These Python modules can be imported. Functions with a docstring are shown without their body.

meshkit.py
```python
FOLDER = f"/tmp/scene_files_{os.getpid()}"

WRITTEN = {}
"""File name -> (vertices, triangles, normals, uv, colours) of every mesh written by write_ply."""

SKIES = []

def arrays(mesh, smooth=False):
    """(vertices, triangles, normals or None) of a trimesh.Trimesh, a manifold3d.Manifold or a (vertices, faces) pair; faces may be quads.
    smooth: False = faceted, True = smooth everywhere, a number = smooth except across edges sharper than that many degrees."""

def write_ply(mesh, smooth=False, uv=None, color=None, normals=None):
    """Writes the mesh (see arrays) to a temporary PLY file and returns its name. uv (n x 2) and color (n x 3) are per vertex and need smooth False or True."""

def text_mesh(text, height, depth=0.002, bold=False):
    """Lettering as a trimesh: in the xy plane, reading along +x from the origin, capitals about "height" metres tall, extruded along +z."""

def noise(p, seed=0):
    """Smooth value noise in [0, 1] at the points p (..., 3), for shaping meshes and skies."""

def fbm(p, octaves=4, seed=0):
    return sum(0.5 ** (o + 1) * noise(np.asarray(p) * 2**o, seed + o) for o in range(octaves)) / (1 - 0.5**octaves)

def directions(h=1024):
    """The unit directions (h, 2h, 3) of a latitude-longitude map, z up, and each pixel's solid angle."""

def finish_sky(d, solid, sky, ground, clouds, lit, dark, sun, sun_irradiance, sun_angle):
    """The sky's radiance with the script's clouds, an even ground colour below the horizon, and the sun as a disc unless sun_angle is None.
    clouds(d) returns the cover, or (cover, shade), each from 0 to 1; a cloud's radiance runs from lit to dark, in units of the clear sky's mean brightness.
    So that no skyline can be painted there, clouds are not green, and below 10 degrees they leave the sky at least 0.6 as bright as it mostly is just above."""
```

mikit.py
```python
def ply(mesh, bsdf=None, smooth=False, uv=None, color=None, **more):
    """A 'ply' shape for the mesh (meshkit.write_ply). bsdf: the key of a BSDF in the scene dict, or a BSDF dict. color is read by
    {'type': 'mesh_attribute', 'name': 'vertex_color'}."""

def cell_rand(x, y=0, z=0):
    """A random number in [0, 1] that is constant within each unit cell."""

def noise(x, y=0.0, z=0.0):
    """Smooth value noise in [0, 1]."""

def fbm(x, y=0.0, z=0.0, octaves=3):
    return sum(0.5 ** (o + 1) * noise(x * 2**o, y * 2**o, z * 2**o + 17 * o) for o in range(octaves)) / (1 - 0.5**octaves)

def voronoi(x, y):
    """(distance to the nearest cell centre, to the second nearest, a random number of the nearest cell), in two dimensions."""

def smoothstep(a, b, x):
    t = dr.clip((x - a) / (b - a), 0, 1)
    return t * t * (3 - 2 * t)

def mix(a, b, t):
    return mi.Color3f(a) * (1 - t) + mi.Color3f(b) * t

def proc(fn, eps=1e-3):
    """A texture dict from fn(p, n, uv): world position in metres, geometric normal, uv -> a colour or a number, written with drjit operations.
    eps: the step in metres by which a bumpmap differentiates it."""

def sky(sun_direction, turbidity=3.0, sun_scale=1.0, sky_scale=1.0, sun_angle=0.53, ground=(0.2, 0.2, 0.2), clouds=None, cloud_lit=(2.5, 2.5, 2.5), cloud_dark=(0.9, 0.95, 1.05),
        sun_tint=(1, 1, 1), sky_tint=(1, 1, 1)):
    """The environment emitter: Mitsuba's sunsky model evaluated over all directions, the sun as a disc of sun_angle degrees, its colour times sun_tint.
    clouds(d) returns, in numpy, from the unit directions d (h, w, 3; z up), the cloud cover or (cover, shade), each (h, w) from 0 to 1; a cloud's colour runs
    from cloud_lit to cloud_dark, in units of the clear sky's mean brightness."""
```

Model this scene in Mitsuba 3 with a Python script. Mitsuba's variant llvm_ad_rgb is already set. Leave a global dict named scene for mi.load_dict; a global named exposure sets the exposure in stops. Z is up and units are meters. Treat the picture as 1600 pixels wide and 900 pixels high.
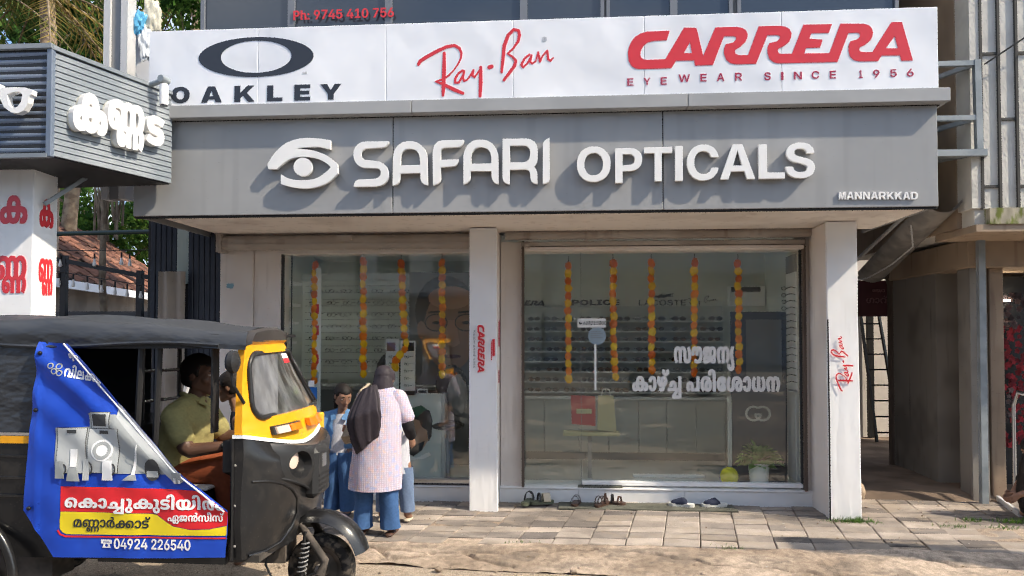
import math, numpy as np, trimesh, mitsuba as mi, drjit as dr, mikit, meshkit
from manifold3d import Manifold, CrossSection, FillRule
from shapely.geometry import Polygon, LineString, Point
from shapely import affinity
from shapely.ops import unary_union
import shapely
from mikit import proc, noise, fbm, voronoi, cell_rand, smoothstep, mix
T = mi.ScalarTransform4f
rng = np.random.default_rng(7)
scene, labels = {}, {}
# ---- camera, sky and sun, exposure ------------------------------------------------------------
exposure = 2.2
PITCH, YAW = math.radians(1.6), math.radians(4.4)
EYE = np.array([0.0, -7.73, 1.65])
FWD = np.array([-math.sin(YAW)*math.cos(PITCH), math.cos(YAW)*math.cos(PITCH), math.sin(PITCH)])
scene['camera'] = {'type': 'perspective', 'fov': math.degrees(2*math.atan(800/1209)), 'fov_axis': 'x', 'near_clip': 0.05, 'far_clip': 600.0,
    'principal_point_offset_y': -0.0457, 'to_world': T().look_at(origin=EYE.tolist(), target=(EYE+FWD).tolist(), up=[0, 0, 1])}
SUN = [1.0, -0.39, 1.0]
def sky_clouds(d):
    q = d / np.maximum(d[..., 2:3], 0.12)
    c = meshkit.fbm(np.stack([q[..., 0]*0.9, q[..., 1]*0.9, d[..., 2]*0+3], -1), 5, 3)
    return np.clip((c-0.5)*4, 0, 1)*0.8, np.clip((0.62-c)*3, 0, 1)*0.3
scene['sky'] = mikit.sky(SUN, turbidity=4.5, sky_scale=1.35, clouds=sky_clouds, sun_angle=1.2, sun_tint=(.93, 1.0, 1.09), sky_tint=(.93, 1.0, 1.10))
# ---- helpers ----------------------------------------------------------------------------------
def free(key):
    if not any(k == key or k.startswith(key+'__') for k in scene) and key not in labels: return key
    n = 1
    while True:
        k = f'{key}_{n:03d}'
        if not any(q == k or q.startswith(k+'__') for q in scene) and k not in labels: return k
        n += 1
_num = {}
def numbered(key):
    n = _num.get(key, -1)+1; _num[key] = n
    return key if n == 0 else f'{key}_{n:03d}'
def lab(key, label=None, cat=None, group=None, kind=None):
    d = labels.setdefault(key, {})
    for a, b in (('label', label), ('category', cat), ('group', group), ('kind', kind)):
        if b: d[a] = b
    return key
def thing(name, label, cat, group=None):
    return lab(numbered(name), label, cat, group)
def put(name, mesh, m, parent=None, smooth=False, label=None, cat=None, group=None, kind=None, uv=None, color=None, **more):
    key = numbered(name if parent is None else parent+'__'+name)
    scene[key] = mikit.ply(mesh, m, smooth=smooth, uv=uv, color=color, **more)
    if label or cat or kind: lab(key, label, cat, group, kind)
    return key
def cat_(ms):
    ms = [m for m in ms if m is not None]
    return trimesh.util.concatenate(ms) if len(ms) > 1 else ms[0]
def tri(v, f): return trimesh.Trimesh(np.asarray(v, float), np.asarray(f, int), process=False)
def man(m):
    q = m.to_mesh(); return tri(q.vert_properties[:, :3], q.tri_verts)
def box(x0, x1, y0, y1, z0, z1):
    v = np.array([[x, y, z] for x in (x0, x1) for y in (y0, y1) for z in (z0, z1)], float)
    return tri(v, [[0,1,3],[0,3,2],[4,6,7],[4,7,5],[0,4,5],[0,5,1],[2,3,7],[2,7,6],[0,2,6],[0,6,4],[1,5,7],[1,7,3]])
def rbox(x0, x1, y0, y1, z0, z1, r=0.006):
    p = []
    for x, sx in ((x0, 1), (x1, -1)):
        for y, sy in ((y0, 1), (y1, -1)):
            for z, sz in ((z0, 1), (z1, -1)):
                p += [[x, y+sy*r, z+sz*r], [x+sx*r, y, z+sz*r], [x+sx*r, y+sy*r, z]]
    return man(Manifold.hull_points(np.array(p)))
def frame_of(d):
    d = np.asarray(d, float); d = d/np.linalg.norm(d)
    a = np.cross(d, [0, 0, 1.0] if abs(d[2]) < 0.9 else [1.0, 0, 0]); a /= np.linalg.norm(a)
    return d, a, np.cross(d, a)
def tube(pts, r, n=8, cap=True):
    P = np.asarray(pts, float); k = len(P); r = np.broadcast_to(np.asarray(r, float), (k,))
    tg = np.gradient(P, axis=0); tg /= np.linalg.norm(tg, axis=1, keepdims=True)
    _, a, _ = frame_of(tg[0]); V = []
    for i in range(k):
        a = a - tg[i]*(a@tg[i]); a /= np.linalg.norm(a); b = np.cross(tg[i], a)
        t = np.arange(n)*2*np.pi/n
        V.append(P[i]+r[i]*(np.cos(t)[:, None]*a+np.sin(t)[:, None]*b))
    V = np.vstack(V); F = []
    for i in range(k-1):
        for j in range(n):
            q = (j+1) % n; F += [[i*n+j, i*n+q, (i+1)*n+q], [i*n+j, (i+1)*n+q, (i+1)*n+j]]
    if cap:
        V = np.vstack([V, P[0], P[-1]]); c0, c1 = len(V)-2, len(V)-1
        for j in range(n):
            q = (j+1) % n; F += [[c0, q, j], [c1, (k-1)*n+j, (k-1)*n+q]]
    return tri(V, F)
def bar(a, b, w, h=None, up=(0, 0, 1)):
    a, b = np.asarray(a, float), np.asarray(b, float); h = h or w
    d = b-a; L = np.linalg.norm(d); d /= L
    s = np.cross(d, up); s = s/np.linalg.norm(s) if np.linalg.norm(s) > 1e-6 else np.array([1.0, 0, 0]); u = np.cross(s, d)
    m = box(0, L, -w/2, w/2, -h/2, h/2); M = np.eye(4); M[:3, 0], M[:3, 1], M[:3, 2], M[:3, 3] = d, s, u, a
    m.apply_transform(M)
    if np.linalg.det(M[:3, :3]) < 0: m.invert()
    return m
def lathe(prof, n=24, axis='z', at=(0, 0, 0)):
    m = trimesh.creation.revolve(np.asarray(prof, float), sections=n)
    if axis == 'y': m.apply_transform(trimesh.transformations.rotation_matrix(-np.pi/2, [1, 0, 0]))
    if axis == 'x': m.apply_transform(trimesh.transformations.rotation_matrix(np.pi/2, [0, 1, 0]))
    m.apply_translation(at); return m
def ball(c, r, sub=2):
    m = trimesh.creation.icosphere(sub, 1.0); m.apply_scale(r if np.ndim(r) == 0 else 1.0)
    if np.ndim(r): m.vertices = m.vertices*np.asarray(r)
    m.apply_translation(c); return m
def xz(cs, y0, y1):
    """An outline in the (x, z) plane (CrossSection) with its front face at y0 and back at y1 > y0."""
    m = man(cs.extrude(y1-y0)); v = m.vertices.copy()
    m.vertices = np.stack([v[:, 0], y1-v[:, 2], v[:, 1]], 1); return m
def place(m, o, ex, ey):
    """mesh in the xy plane, extruded along z, moved so that x runs along ex, y along ey from o"""
    ex, ey = np.asarray(ex, float), np.asarray(ey, float); M = np.eye(4)
    M[:3, 0], M[:3, 1], M[:3, 2], M[:3, 3] = ex, ey, np.cross(ex, ey), o
    m = m.copy(); m.apply_transform(M); return m
def poly(s, k=1.0, rule=FillRule.EvenOdd):
    return CrossSection([np.array(list(map(float, r.split()))).reshape(-1, 2)*k for r in s.split('|')], rule)
def strokes(s, k=0.001):
    """pen strokes: 'x z w ...|...' -> CrossSection"""
    out = []
    for st in s.split('|'):
        p = np.array(list(map(float, st.split()))).reshape(-1, 3)*k
        dots = [CrossSection.circle(w/2, 14).translate((x, z)) for x, z, w in p]
        out += [CrossSection.batch_hull(dots[i:i+2]) for i in range(len(dots)-1)]
    return CrossSection.batch_boolean(out, __import__('manifold3d').OpType.Add)
def fit(g, x0, z0, x1, z1, alpha):
    if g == 'I': return CrossSection.square((x1-x0, z1-z0)).translate((x0, z0))
    c = poly(GL[alpha][g][1]); a, b, u, v = c.bounds()
    return c.translate((-a, -b)).scale(((x1-x0)/(u-a), (z1-z0)/(v-b))).translate((x0, z0))
def word(name, x, z, width, height=None, each=False):
    """glyph outlines of a shaped word: left edge x, baseline z, total width (height: scale of y)"""
    adv, gs = GL[name]; k = width/adv; kz = height/300 if height else k
    cs = [poly(g).scale((k, kz)).translate((x, z)) for g in gs]
    return cs if each else CrossSection.batch_boolean(cs, __import__('manifold3d').OpType.Add)
def line_of(text, alpha, x, z, h, sx=1.0, gap=0.0):
    out, k = [], h/218.0
    for ch in text:
        if ch == ' ': x += 85*k*sx; continue
        adv, g = GL[alpha][ch]
        out.append(poly(g).scale((k*sx, k)).translate((x, z))); x += adv*k*sx+gap
    return CrossSection.batch_boolean(out, __import__('manifold3d').OpType.Add)
def grid_mesh(X, Y, Z):
    n, m = X.shape; i = np.arange(n*m).reshape(n, m)
    f = np.vstack([np.stack([i[:-1, :-1].ravel(), i[1:, :-1].ravel(), i[1:, 1:].ravel()], 1), np.stack([i[:-1, :-1].ravel(), i[1:, 1:].ravel(), i[:-1, 1:].ravel()], 1)])
    return tri(np.stack([X.ravel(), Y.ravel(), Z.ravel()], 1), f)
def loft(rings, closed=True, cap=True):
    R = np.asarray(rings, float); k, n, _ = R.shape; V = R.reshape(-1, 3); F = []
    for i in range(k-1):
        for j in range(n if closed else n-1):
            q = (j+1) % n; F += [[i*n+j, i*n+q, (i+1)*n+q], [i*n+j, (i+1)*n+q, (i+1)*n+j]]
    if cap and closed:
        V = np.vstack([V, R[0].mean(0), R[-1].mean(0)]); c0, c1 = len(V)-2, len(V)-1
        for j in range(n):
            q = (j+1) % n; F += [[c0, q, j], [c1, (k-1)*n+j, (k-1)*n+q]]
    m = tri(V, F)
    if m.volume < 0: m.invert()
    return m
def const_uv(m, u, v=0.0): return np.tile([[u, v]], (len(m.vertices), 1))
# ---- materials --------------------------------------------------------------------------------
def mat(key, d): scene[key] = d; return key
def rgb(*c): return {'type': 'rgb', 'value': list(c)}
def flat(key, c, rough=0.5, spec=0.5, metal=0.0, **k):
    return mat(key, {'type': 'twosided', 'b': {'type': 'principled', 'base_color': c if isinstance(c, dict) else rgb(*c), 'roughness': rough, 'specular': spec, 'metallic': metal, **k}})
def bumped(key, c, fn, scale, rough=0.6, spec=0.4, **k):
    t = proc(fn, 2e-3)
    return mat(key, {'type': 'twosided', 'b': {'type': 'bumpmap', 't': t, 'scale': scale, 'b': {'type': 'principled', 'base_color': c if isinstance(c, dict) else rgb(*c), 'roughness': rough, 'specular': spec, **k}}})
def grain(p, s): return fbm(p.x*s, p.y*s, p.z*s, 3)
def two(c1, c2, s, lo=0.3, hi=0.7, seed=0.0):
    return proc(lambda p, n, uv: mix(c1, c2, smoothstep(lo, hi, fbm(p.x*s+seed, p.y*s, p.z*s, 4))))
# plaster with grime stains and rain streaks
def plaster(c1, c2, seed):
    def fn(p, n, uv):
        a = fbm(p.x*2.3+seed, p.y*2.3, p.z*1.7, 3); st = fbm(p.x*14+seed, p.y*14, p.z*1.1, 3); sp = noise(p.x*60, p.y*60, p.z*60)
        return mix(c1, c2, dr.clip(smoothstep(0.45, 0.75, a)*0.6+smoothstep(0.62, 0.8, st)*0.5+smoothstep(0.86, 0.95, sp)*0.35, 0, 1))
    return proc(fn)
def clad(p, n, uv):
    a = fbm(p.x*1.2, p.y, p.z*1.2, 4); st = smoothstep(.55, .8, fbm(p.x*9, 2.0, p.z*.5, 3)); sp = smoothstep(.86, .97, noise(p.x*55, p.y*55, p.z*55))
    return mix((.285, .288, .290), (.315, .317, .318), smoothstep(.3, .7, a))*(1-.09*st-.12*sp)
flat('m_fascia', proc(clad), .42, .5)
flat('m_ledge', two((.31, .312, .312), (.345, .347, .347), 2.5), .4, .5)
flat('m_gap', (.015, .015, .016), .8)
bumped('m_sign', two((.72, .735, .77), (.80, .81, .835), 1.6), lambda p, n, uv: fbm(p.x*2.2, p.y*2.2, p.z*1.6, 3), .03, .3, .5)
flat('m_black_print', (.024, .028, .038), .35)
flat('m_red_print', (.62, .035, .045), .3)
flat('m_dark_red_print', (.40, .03, .07), .4)
flat('m_letter', (.80, .79, .77), .3, .5)
flat('m_letter_edge', (.30, .29, .28), .35, .5)
flat('m_wall', plaster((.72, .665, .615), (.58, .525, .475), 3.0), .8, .2)
flat('m_soffit', plaster((.72, .665, .61), (.56, .50, .45), 9.0), .8, .2)
flat('m_shutter', plaster((.40, .36, .32), (.24, .19, .16), 5.0), .6, .4)
flat('m_white_tile', two((.72, .72, .71), (.78, .78, .77), 3.0), .25, .5)
flat('m_cloth_white', plaster((.80, .80, .80), (.71, .70, .69), 1.0), .75, .2)
flat('m_alu', (.62, .62, .62), .3, .5, .9)
flat('m_darkmetal', (.03, .032, .036), .45, .5)
flat('m_steel_paint', two((.20, .23, .25), (.28, .31, .33), 6.0), .45, .5)
flat('m_brown_dark', plaster((.11, .085, .07), (.06, .045, .038), 2.0), .8, .2)
flat('m_grey_plaster', plaster((.24, .225, .205), (.13, .12, .11), 8.0), .85, .2)
flat('m_tan_plaster', plaster((.34, .26, .19), (.22, .16, .12), 6.0), .8, .2)
flat('m_white', (.78, .78, .77), .5)
flat('m_white_gloss', (.80, .80, .80), .2)
flat('m_black', (.012, .012, .013), .5)
flat('m_black_gloss', (.010, .010, .011), .12, .5)
flat('m_grey', (.22, .22, .22), .5)
flat('m_light_grey', (.5, .5, .5), .45)
flat('m_yellow', (.85, .62, .05), .35)
mat('m_glass', {'type': 'thindielectric', 'int_ior': 1.5, 'specular_transmittance': rgb(.94, .965, .945)})
def tone(stops):
    """a colour picked by uv.x along stops, with grain"""
    def fn(p, n, uv):
        c = mi.Color3f(stops[0])
        for i in range(1, len(stops)):
            c = dr.select(uv.x > i/len(stops), mi.Color3f(stops[i]), c)
        return c*(0.78+0.44*fbm(p.x*22, p.y*22, p.z*22, 3))
    return proc(fn)
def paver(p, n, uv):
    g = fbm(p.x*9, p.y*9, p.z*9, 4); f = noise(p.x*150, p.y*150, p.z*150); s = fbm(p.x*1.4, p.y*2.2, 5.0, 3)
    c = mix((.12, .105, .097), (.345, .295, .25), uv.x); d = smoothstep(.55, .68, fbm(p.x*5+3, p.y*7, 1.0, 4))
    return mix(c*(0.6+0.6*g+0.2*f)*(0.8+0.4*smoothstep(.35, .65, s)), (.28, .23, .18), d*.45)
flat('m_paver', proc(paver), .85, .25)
def sandy(p, n, uv):
    a = fbm(p.x*1.6, p.y*2.5, 1.0, 4); b = fbm(p.x*28, p.y*28, 2.0, 3); sp = noise(p.x*220, p.y*220, 0)
    c = mix((.265, .205, .155), (.40, .32, .25), smoothstep(.3, .7, a))
    st = smoothstep(.55, .7, fbm(p.x*6+8, p.y*9, 3.0, 4)); c = mix(c, (.17, .14, .115), st*.55)
    return c*(0.55+0.75*b)*(0.78+0.44*sp)
flat('m_sand', proc(sandy), .9, .15)
def tar(p, n, uv):
    a = fbm(p.x*.9, p.y*1.6, 4.0, 4); sp = noise(p.x*170, p.y*170, 0); w = smoothstep(.35, .62, a)
    d = smoothstep(.44, .52, fbm(p.x*1.3, p.y*2.0, 7.0, 4)+.45*smoothstep(-4.2, -2.3, p.y)-.25)
    return mix(mix((.10, .095, .09), (.15, .13, .11), w), (.29, .235, .18), d)*(.62+.5*sp+.3*fbm(p.x*17, p.y*23, 3.0, 3))*(0.75+0.5*sp)
flat('m_road', proc(tar), .9, .2)
mat('m_leaf', {'type': 'principledthin', 'base_color': tone([(.03, .075, .02), (.05, .12, .025), (.08, .16, .03), (.12, .2, .045)]), 'roughness': .5, 'diff_trans': .7, 'spec_trans': 0.0})
mat('m_palm_leaf', {'type': 'principledthin', 'base_color': tone([(.05, .09, .03), (.10, .13, .04), (.20, .19, .06), (.30, .23, .07)]), 'roughness': .5, 'diff_trans': .6, 'spec_trans': 0.0})
flat('m_bark', two((.16, .12, .085), (.30, .24, .17), 9.0), .9, .1)
flat('m_dark_blue', two((.022, .027, .040), (.032, .038, .054), 4.0), .45, .4)
# ---- traced outlines (mm) and letter boxes (m) ----
TR = {'carrera': '922 4169 1022 4164 1075 3933 1174 4164 1350 4162 1390 4152 1418 4132 1432 4099 1427 4066 1413 4037 1373 3999 1329 3972 1328 3956 1337 3939 1359 3930 1433 3928 1520 4162 1692 4160 1733 4152 1764 4131 1780 4096 1774 4062 1760 4028 1722 3997 1674 3974 1668 3957 1677 3937 1697 3930 1781 3930 1873 4164 2096 4162 2072 4091 1935 4092 1919 4048 2024 4038 2002 3974 1892 3974 1879 3930 2075 3926 2164 4163 2343 4157 2382 4146 2406 4121 2417 4085 2412 4053 2396 4021 2356 3986 2314 3968 2308 3947 2317 3932 2340 3927 2410 3925 2560 4163 2642 4161 2722 3850 2635 3849 2623 3893 2481 3895 2453 3851 2308 3853 2262 3866 2235 3896 2224 3945 2227 3987 2240 4017 2292 4032 2317 4056 2312 4078 2295 4086 2225 4086 2137 3853 1673 3854 1634 3865 1602 3894 1587 3943 1589 3989 1603 4021 1662 4034 1688 4060 1685 4078 1667 4085 1588 4086 1496 3856 1340 3855 1292 3866 1260 3895 1241 3945 1242 3986 1255 4022 1317 4035 1340 4062 1338 4078 1322 4087 1242 4088 1151 3855 1010 3854 1001 3897 856 3898 818 3838 559 3837 522 3846 494 3867 472 3909 466 3975 476 4025 500 4074 528 4106 569 4131 626 4146 806 4147 782 4070 674 4067 630 4057 598 4033 575 3997 566 3959 574 3932 594 3917 625 3911 770 3914|969 4047 919 3959 985 3957|2584 4049 2514 3953 2609 3950',
 'sf_eye': '-2574 3110 -2544 3158 -2507 3210 -2458 3255 -2408 3290 -2349 3312 -2291 3324 -2233 3328 -2174 3325 -2100 3317 -2028 3303 -2031 3228 -2082 3240 -2124 3249 -2174 3251 -2224 3251 -2274 3247 -2330 3238 -2274 3234 -2224 3228 -2174 3219 -2124 3203 -2077 3183 -2032 3156 -1996 3127 -1967 3099 -1962 3021 -1986 2997 -2019 2966 -2056 2941 -2097 2922 -2138 2910 -2196 2899 -2254 2897 -2304 2901 -2354 2909 -2405 2922 -2455 2939 -2456 3021 -2419 2997 -2380 2982 -2327 2970 -2272 2967 -2222 2968 -2172 2975 -2125 2992 -2089 3015 -2053 3044 -2023 3074 -2053 3102 -2090 3127 -2130 3146 -2173 3158 -2220 3166 -2265 3168 -2315 3166 -2356 3158 -2393 3142 -2423 3123 -2456 3098 -2493 3065 -2565 3067',
 'sf_pupil': '-2186 3080 -2188 3063 -2194 3046 -2203 3031 -2216 3019 -2231 3010 -2247 3005 -2265 3003 -2283 3005 -2300 3011 -2315 3021 -2328 3033 -2338 3048 -2344 3065 -2346 3083 -2344 3100 -2338 3117 -2329 3131 -2316 3144 -2301 3153 -2284 3158 -2266 3160 -2249 3158 -2232 3151 -2216 3142 -2204 3129 -2194 3114 -2188 3097',
 'sf_S': '-1527 3286 -1534 3265 -1555 3241 -1596 3234 -1727 3228 -1752 3216 -1765 3193 -1763 3164 -1740 3134 -1644 3121 -1603 3114 -1570 3096 -1546 3071 -1529 3033 -1527 2981 -1542 2949 -1570 2924 -1602 2910 -1643 2905 -1827 2905 -1821 2934 -1808 2955 -1783 2966 -1652 2970 -1619 2978 -1598 2999 -1593 3028 -1606 3051 -1624 3059 -1743 3066 -1776 3078 -1800 3096 -1822 3132 -1831 3173 -1826 3214 -1811 3246 -1785 3270 -1757 3283 -1727 3287',
 'sf_A1': '-1493 2908 -1492 3151 -1484 3191 -1468 3227 -1440 3257 -1408 3276 -1375 3282 -1326 3281 -1289 3272 -1249 3245 -1223 3216 -1205 3173 -1199 3122 -1195 2907 -1232 2920 -1248 2937 -1258 2964 -1258 3013 -1428 3012 -1431 2967 -1441 2938 -1455 2922|-1428 3080 -1428 3142 -1422 3174 -1406 3201 -1380 3217 -1350 3221 -1318 3216 -1292 3201 -1272 3175 -1264 3139 -1259 3081',
 'sf_F': '-1151 2906 -1155 3169 -1150 3209 -1139 3246 -1118 3270 -1094 3281 -1066 3285 -891 3285 -899 3258 -911 3239 -928 3226 -1050 3224 -1074 3218 -1085 3203 -1087 3120 -936 3122 -941 3098 -952 3079 -968 3066 -1087 3058 -1086 2958 -1094 2937 -1109 2922',
 'sf_A2': '-896 2912 -896 3148 -888 3189 -870 3228 -843 3257 -812 3276 -780 3283 -727 3282 -690 3273 -652 3247 -623 3211 -607 3167 -603 3111 -602 2909 -631 2919 -650 2939 -659 2968 -661 3019 -835 3022 -836 2970 -844 2942 -863 2924|-831 3083 -832 3144 -822 3179 -803 3205 -779 3219 -748 3223 -716 3217 -690 3203 -672 3177 -663 3141 -661 3083',
 'sf_R': '-568 3287 -375 3286 -335 3278 -303 3258 -284 3230 -276 3193 -276 3124 -281 3093 -291 3070 -308 3052 -291 3032 -281 3006 -278 2906 -312 2914 -329 2931 -337 2955 -340 2998 -350 3019 -370 3029 -507 3029 -511 2906 -539 2915 -559 2932 -568 2958|-507 3230 -391 3229 -364 3222 -345 3203 -338 3174 -340 3138 -350 3110 -370 3093 -391 3088 -507 3090',
 'sf_I': '-179 3290 -177 2947 -185 2927 -202 2913 -234 2905 -233 3240 -224 3259 -205 3275',
 'rb': '-1275 3926 24.5 -1261 3952 29.4 -1217 3981 30.6 -1120 4032 30.6 -1038 4068 26.9 -971 4078 24.5 -930 4052 23.3 -912 4014 18.4 -916 3970 14.7 -941 3918 12.2 -983 3860 11.0 -1023 3821 14.7 -1067 3796 17.1 -1131 3777 8.6|-1057 4015 24.5 -1058 3870 31.8 -1063 3721 31.8 -1067 3658 19.6|-1131 3777 8.6 -1067 3754 26.9 -971 3704 31.8 -899 3673 24.5|-901 3865 17.1 -934 3844 17.1 -963 3800 19.6 -965 3763 17.1 -934 3763 17.1 -901 3821 14.7|-889 3858 19.6 -900 3806 19.6 -889 3776 17.1 -860 3787 12.2 -815 3856 14.7|-811 3863 19.6 -820 3822 19.6 -801 3804 14.7 -756 3869 12.2|-749 3888 24.5 -750 3758 31.8 -755 3647 24.5|-678 3886 31.8 -658 3892 31.8|-575 3842 19.6 -564 3945 26.9 -553 4063 29.4 -520 4151 26.9 -473 4197 24.5 -435 4187 24.5 -426 4148 26.9 -437 4097 22.0 -477 4039 15.9 -525 3996 14.7 -487 3970 17.1 -455 3935 22.0 -467 3891 26.9 -506 3840 26.9 -555 3775 22.0|-345 3983 17.1 -385 3948 18.4 -411 3900 19.6 -397 3877 15.9 -360 3910 14.7 -329 3965 14.7|-326 3975 18.4 -338 3924 18.4 -321 3906 14.7 -291 3926 11.0 -277 3981 12.2|-271 3999 17.1 -256 3922 18.4 -236 3966 12.2 -199 4009 14.7|-195 4009 18.4 -189 3942 19.6 -170 3925 14.7 -146 3951 11.0',
 'oak': '-2176 4026 -2179 4007 -2188 3988 -2203 3970 -2225 3952 -2252 3936 -2284 3920 -2321 3906 -2363 3893 -2408 3882 -2457 3873 -2509 3866 -2563 3861 -2619 3858 -2675 3857 -2731 3858 -2787 3861 -2841 3866 -2894 3874 -2944 3883 -2990 3895 -3033 3907 -3071 3922 -3104 3938 -3132 3955 -3154 3973 -3170 3991 -3180 4010 -3183 4029 -3180 4049 -3171 4068 -3155 4086 -3133 4104 -3106 4121 -3073 4136 -3035 4151 -2993 4163 -2947 4174 -2897 4183 -2845 4190 -2790 4195 -2735 4198 -2678 4199 -2622 4198 -2566 4194 -2512 4189 -2460 4181 -2411 4172 -2365 4160 -2323 4147 -2286 4133 -2253 4117 -2226 4100 -2204 4082 -2189 4064 -2179 4045|-2367 4030 -2369 4014 -2375 3999 -2384 3984 -2397 3970 -2414 3956 -2434 3943 -2457 3932 -2482 3921 -2511 3912 -2541 3905 -2573 3899 -2606 3895 -2641 3892 -2675 3891 -2710 3892 -2744 3895 -2778 3899 -2810 3905 -2841 3913 -2869 3922 -2896 3933 -2919 3944 -2939 3957 -2957 3971 -2970 3986 -2980 4001 -2986 4016 -2988 4032 -2986 4048 -2981 4063 -2971 4078 -2958 4092 -2941 4106 -2921 4119 -2898 4130 -2872 4141 -2843 4150 -2813 4157 -2781 4163 -2747 4167 -2713 4170 -2678 4170 -2643 4169 -2609 4166 -2575 4162 -2543 4156 -2513 4148 -2484 4139 -2458 4128 -2435 4117 -2415 4104 -2398 4090 -2385 4076 -2375 4061 -2369 4045',
 'bn_outline': '-2956 1618 -2862 1611 -2769 1607 -2659 1487 -2553 1364 -2493 1283 -2315 1099 -2138 920 -1999 814 -1858 706 -1863 575 -1873 451 -2349 437 -2849 433 -2940 561 -3028 686 -3005 1029',
 'bn_grey': '-2493 1283 -2315 1099 -2138 920 -2101 858 -2151 843 -2203 891 -2339 1036 -2496 1203',
 'bn_counter': '-2846 1143 -2653 1149 -2655 1226 -2500 1217 -2340 1071 -2166 906 -2174 895 -2842 897',
 'bn_red': '-2809 821 -2483 821 -2163 814 -2008 809 -1929 751 -1856 694 -1864 624 -1959 605 -2066 600 -2161 618 -2212 648 -2263 681 -2545 684 -2810 684',
 'bn_yellow': '-2808 682 -2545 682 -2265 678 -2213 645 -2162 615 -2066 597 -1959 602 -1865 620 -1867 569 -2351 564 -2775 560 -2798 571 -2812 588 -2814 632',
 'bn_border': '-2821 583 -2806 561 -2778 552 -2351 555 -1867 559 -1867 551 -2351 548 -2781 543 -2814 556 -2829 579'}
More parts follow.
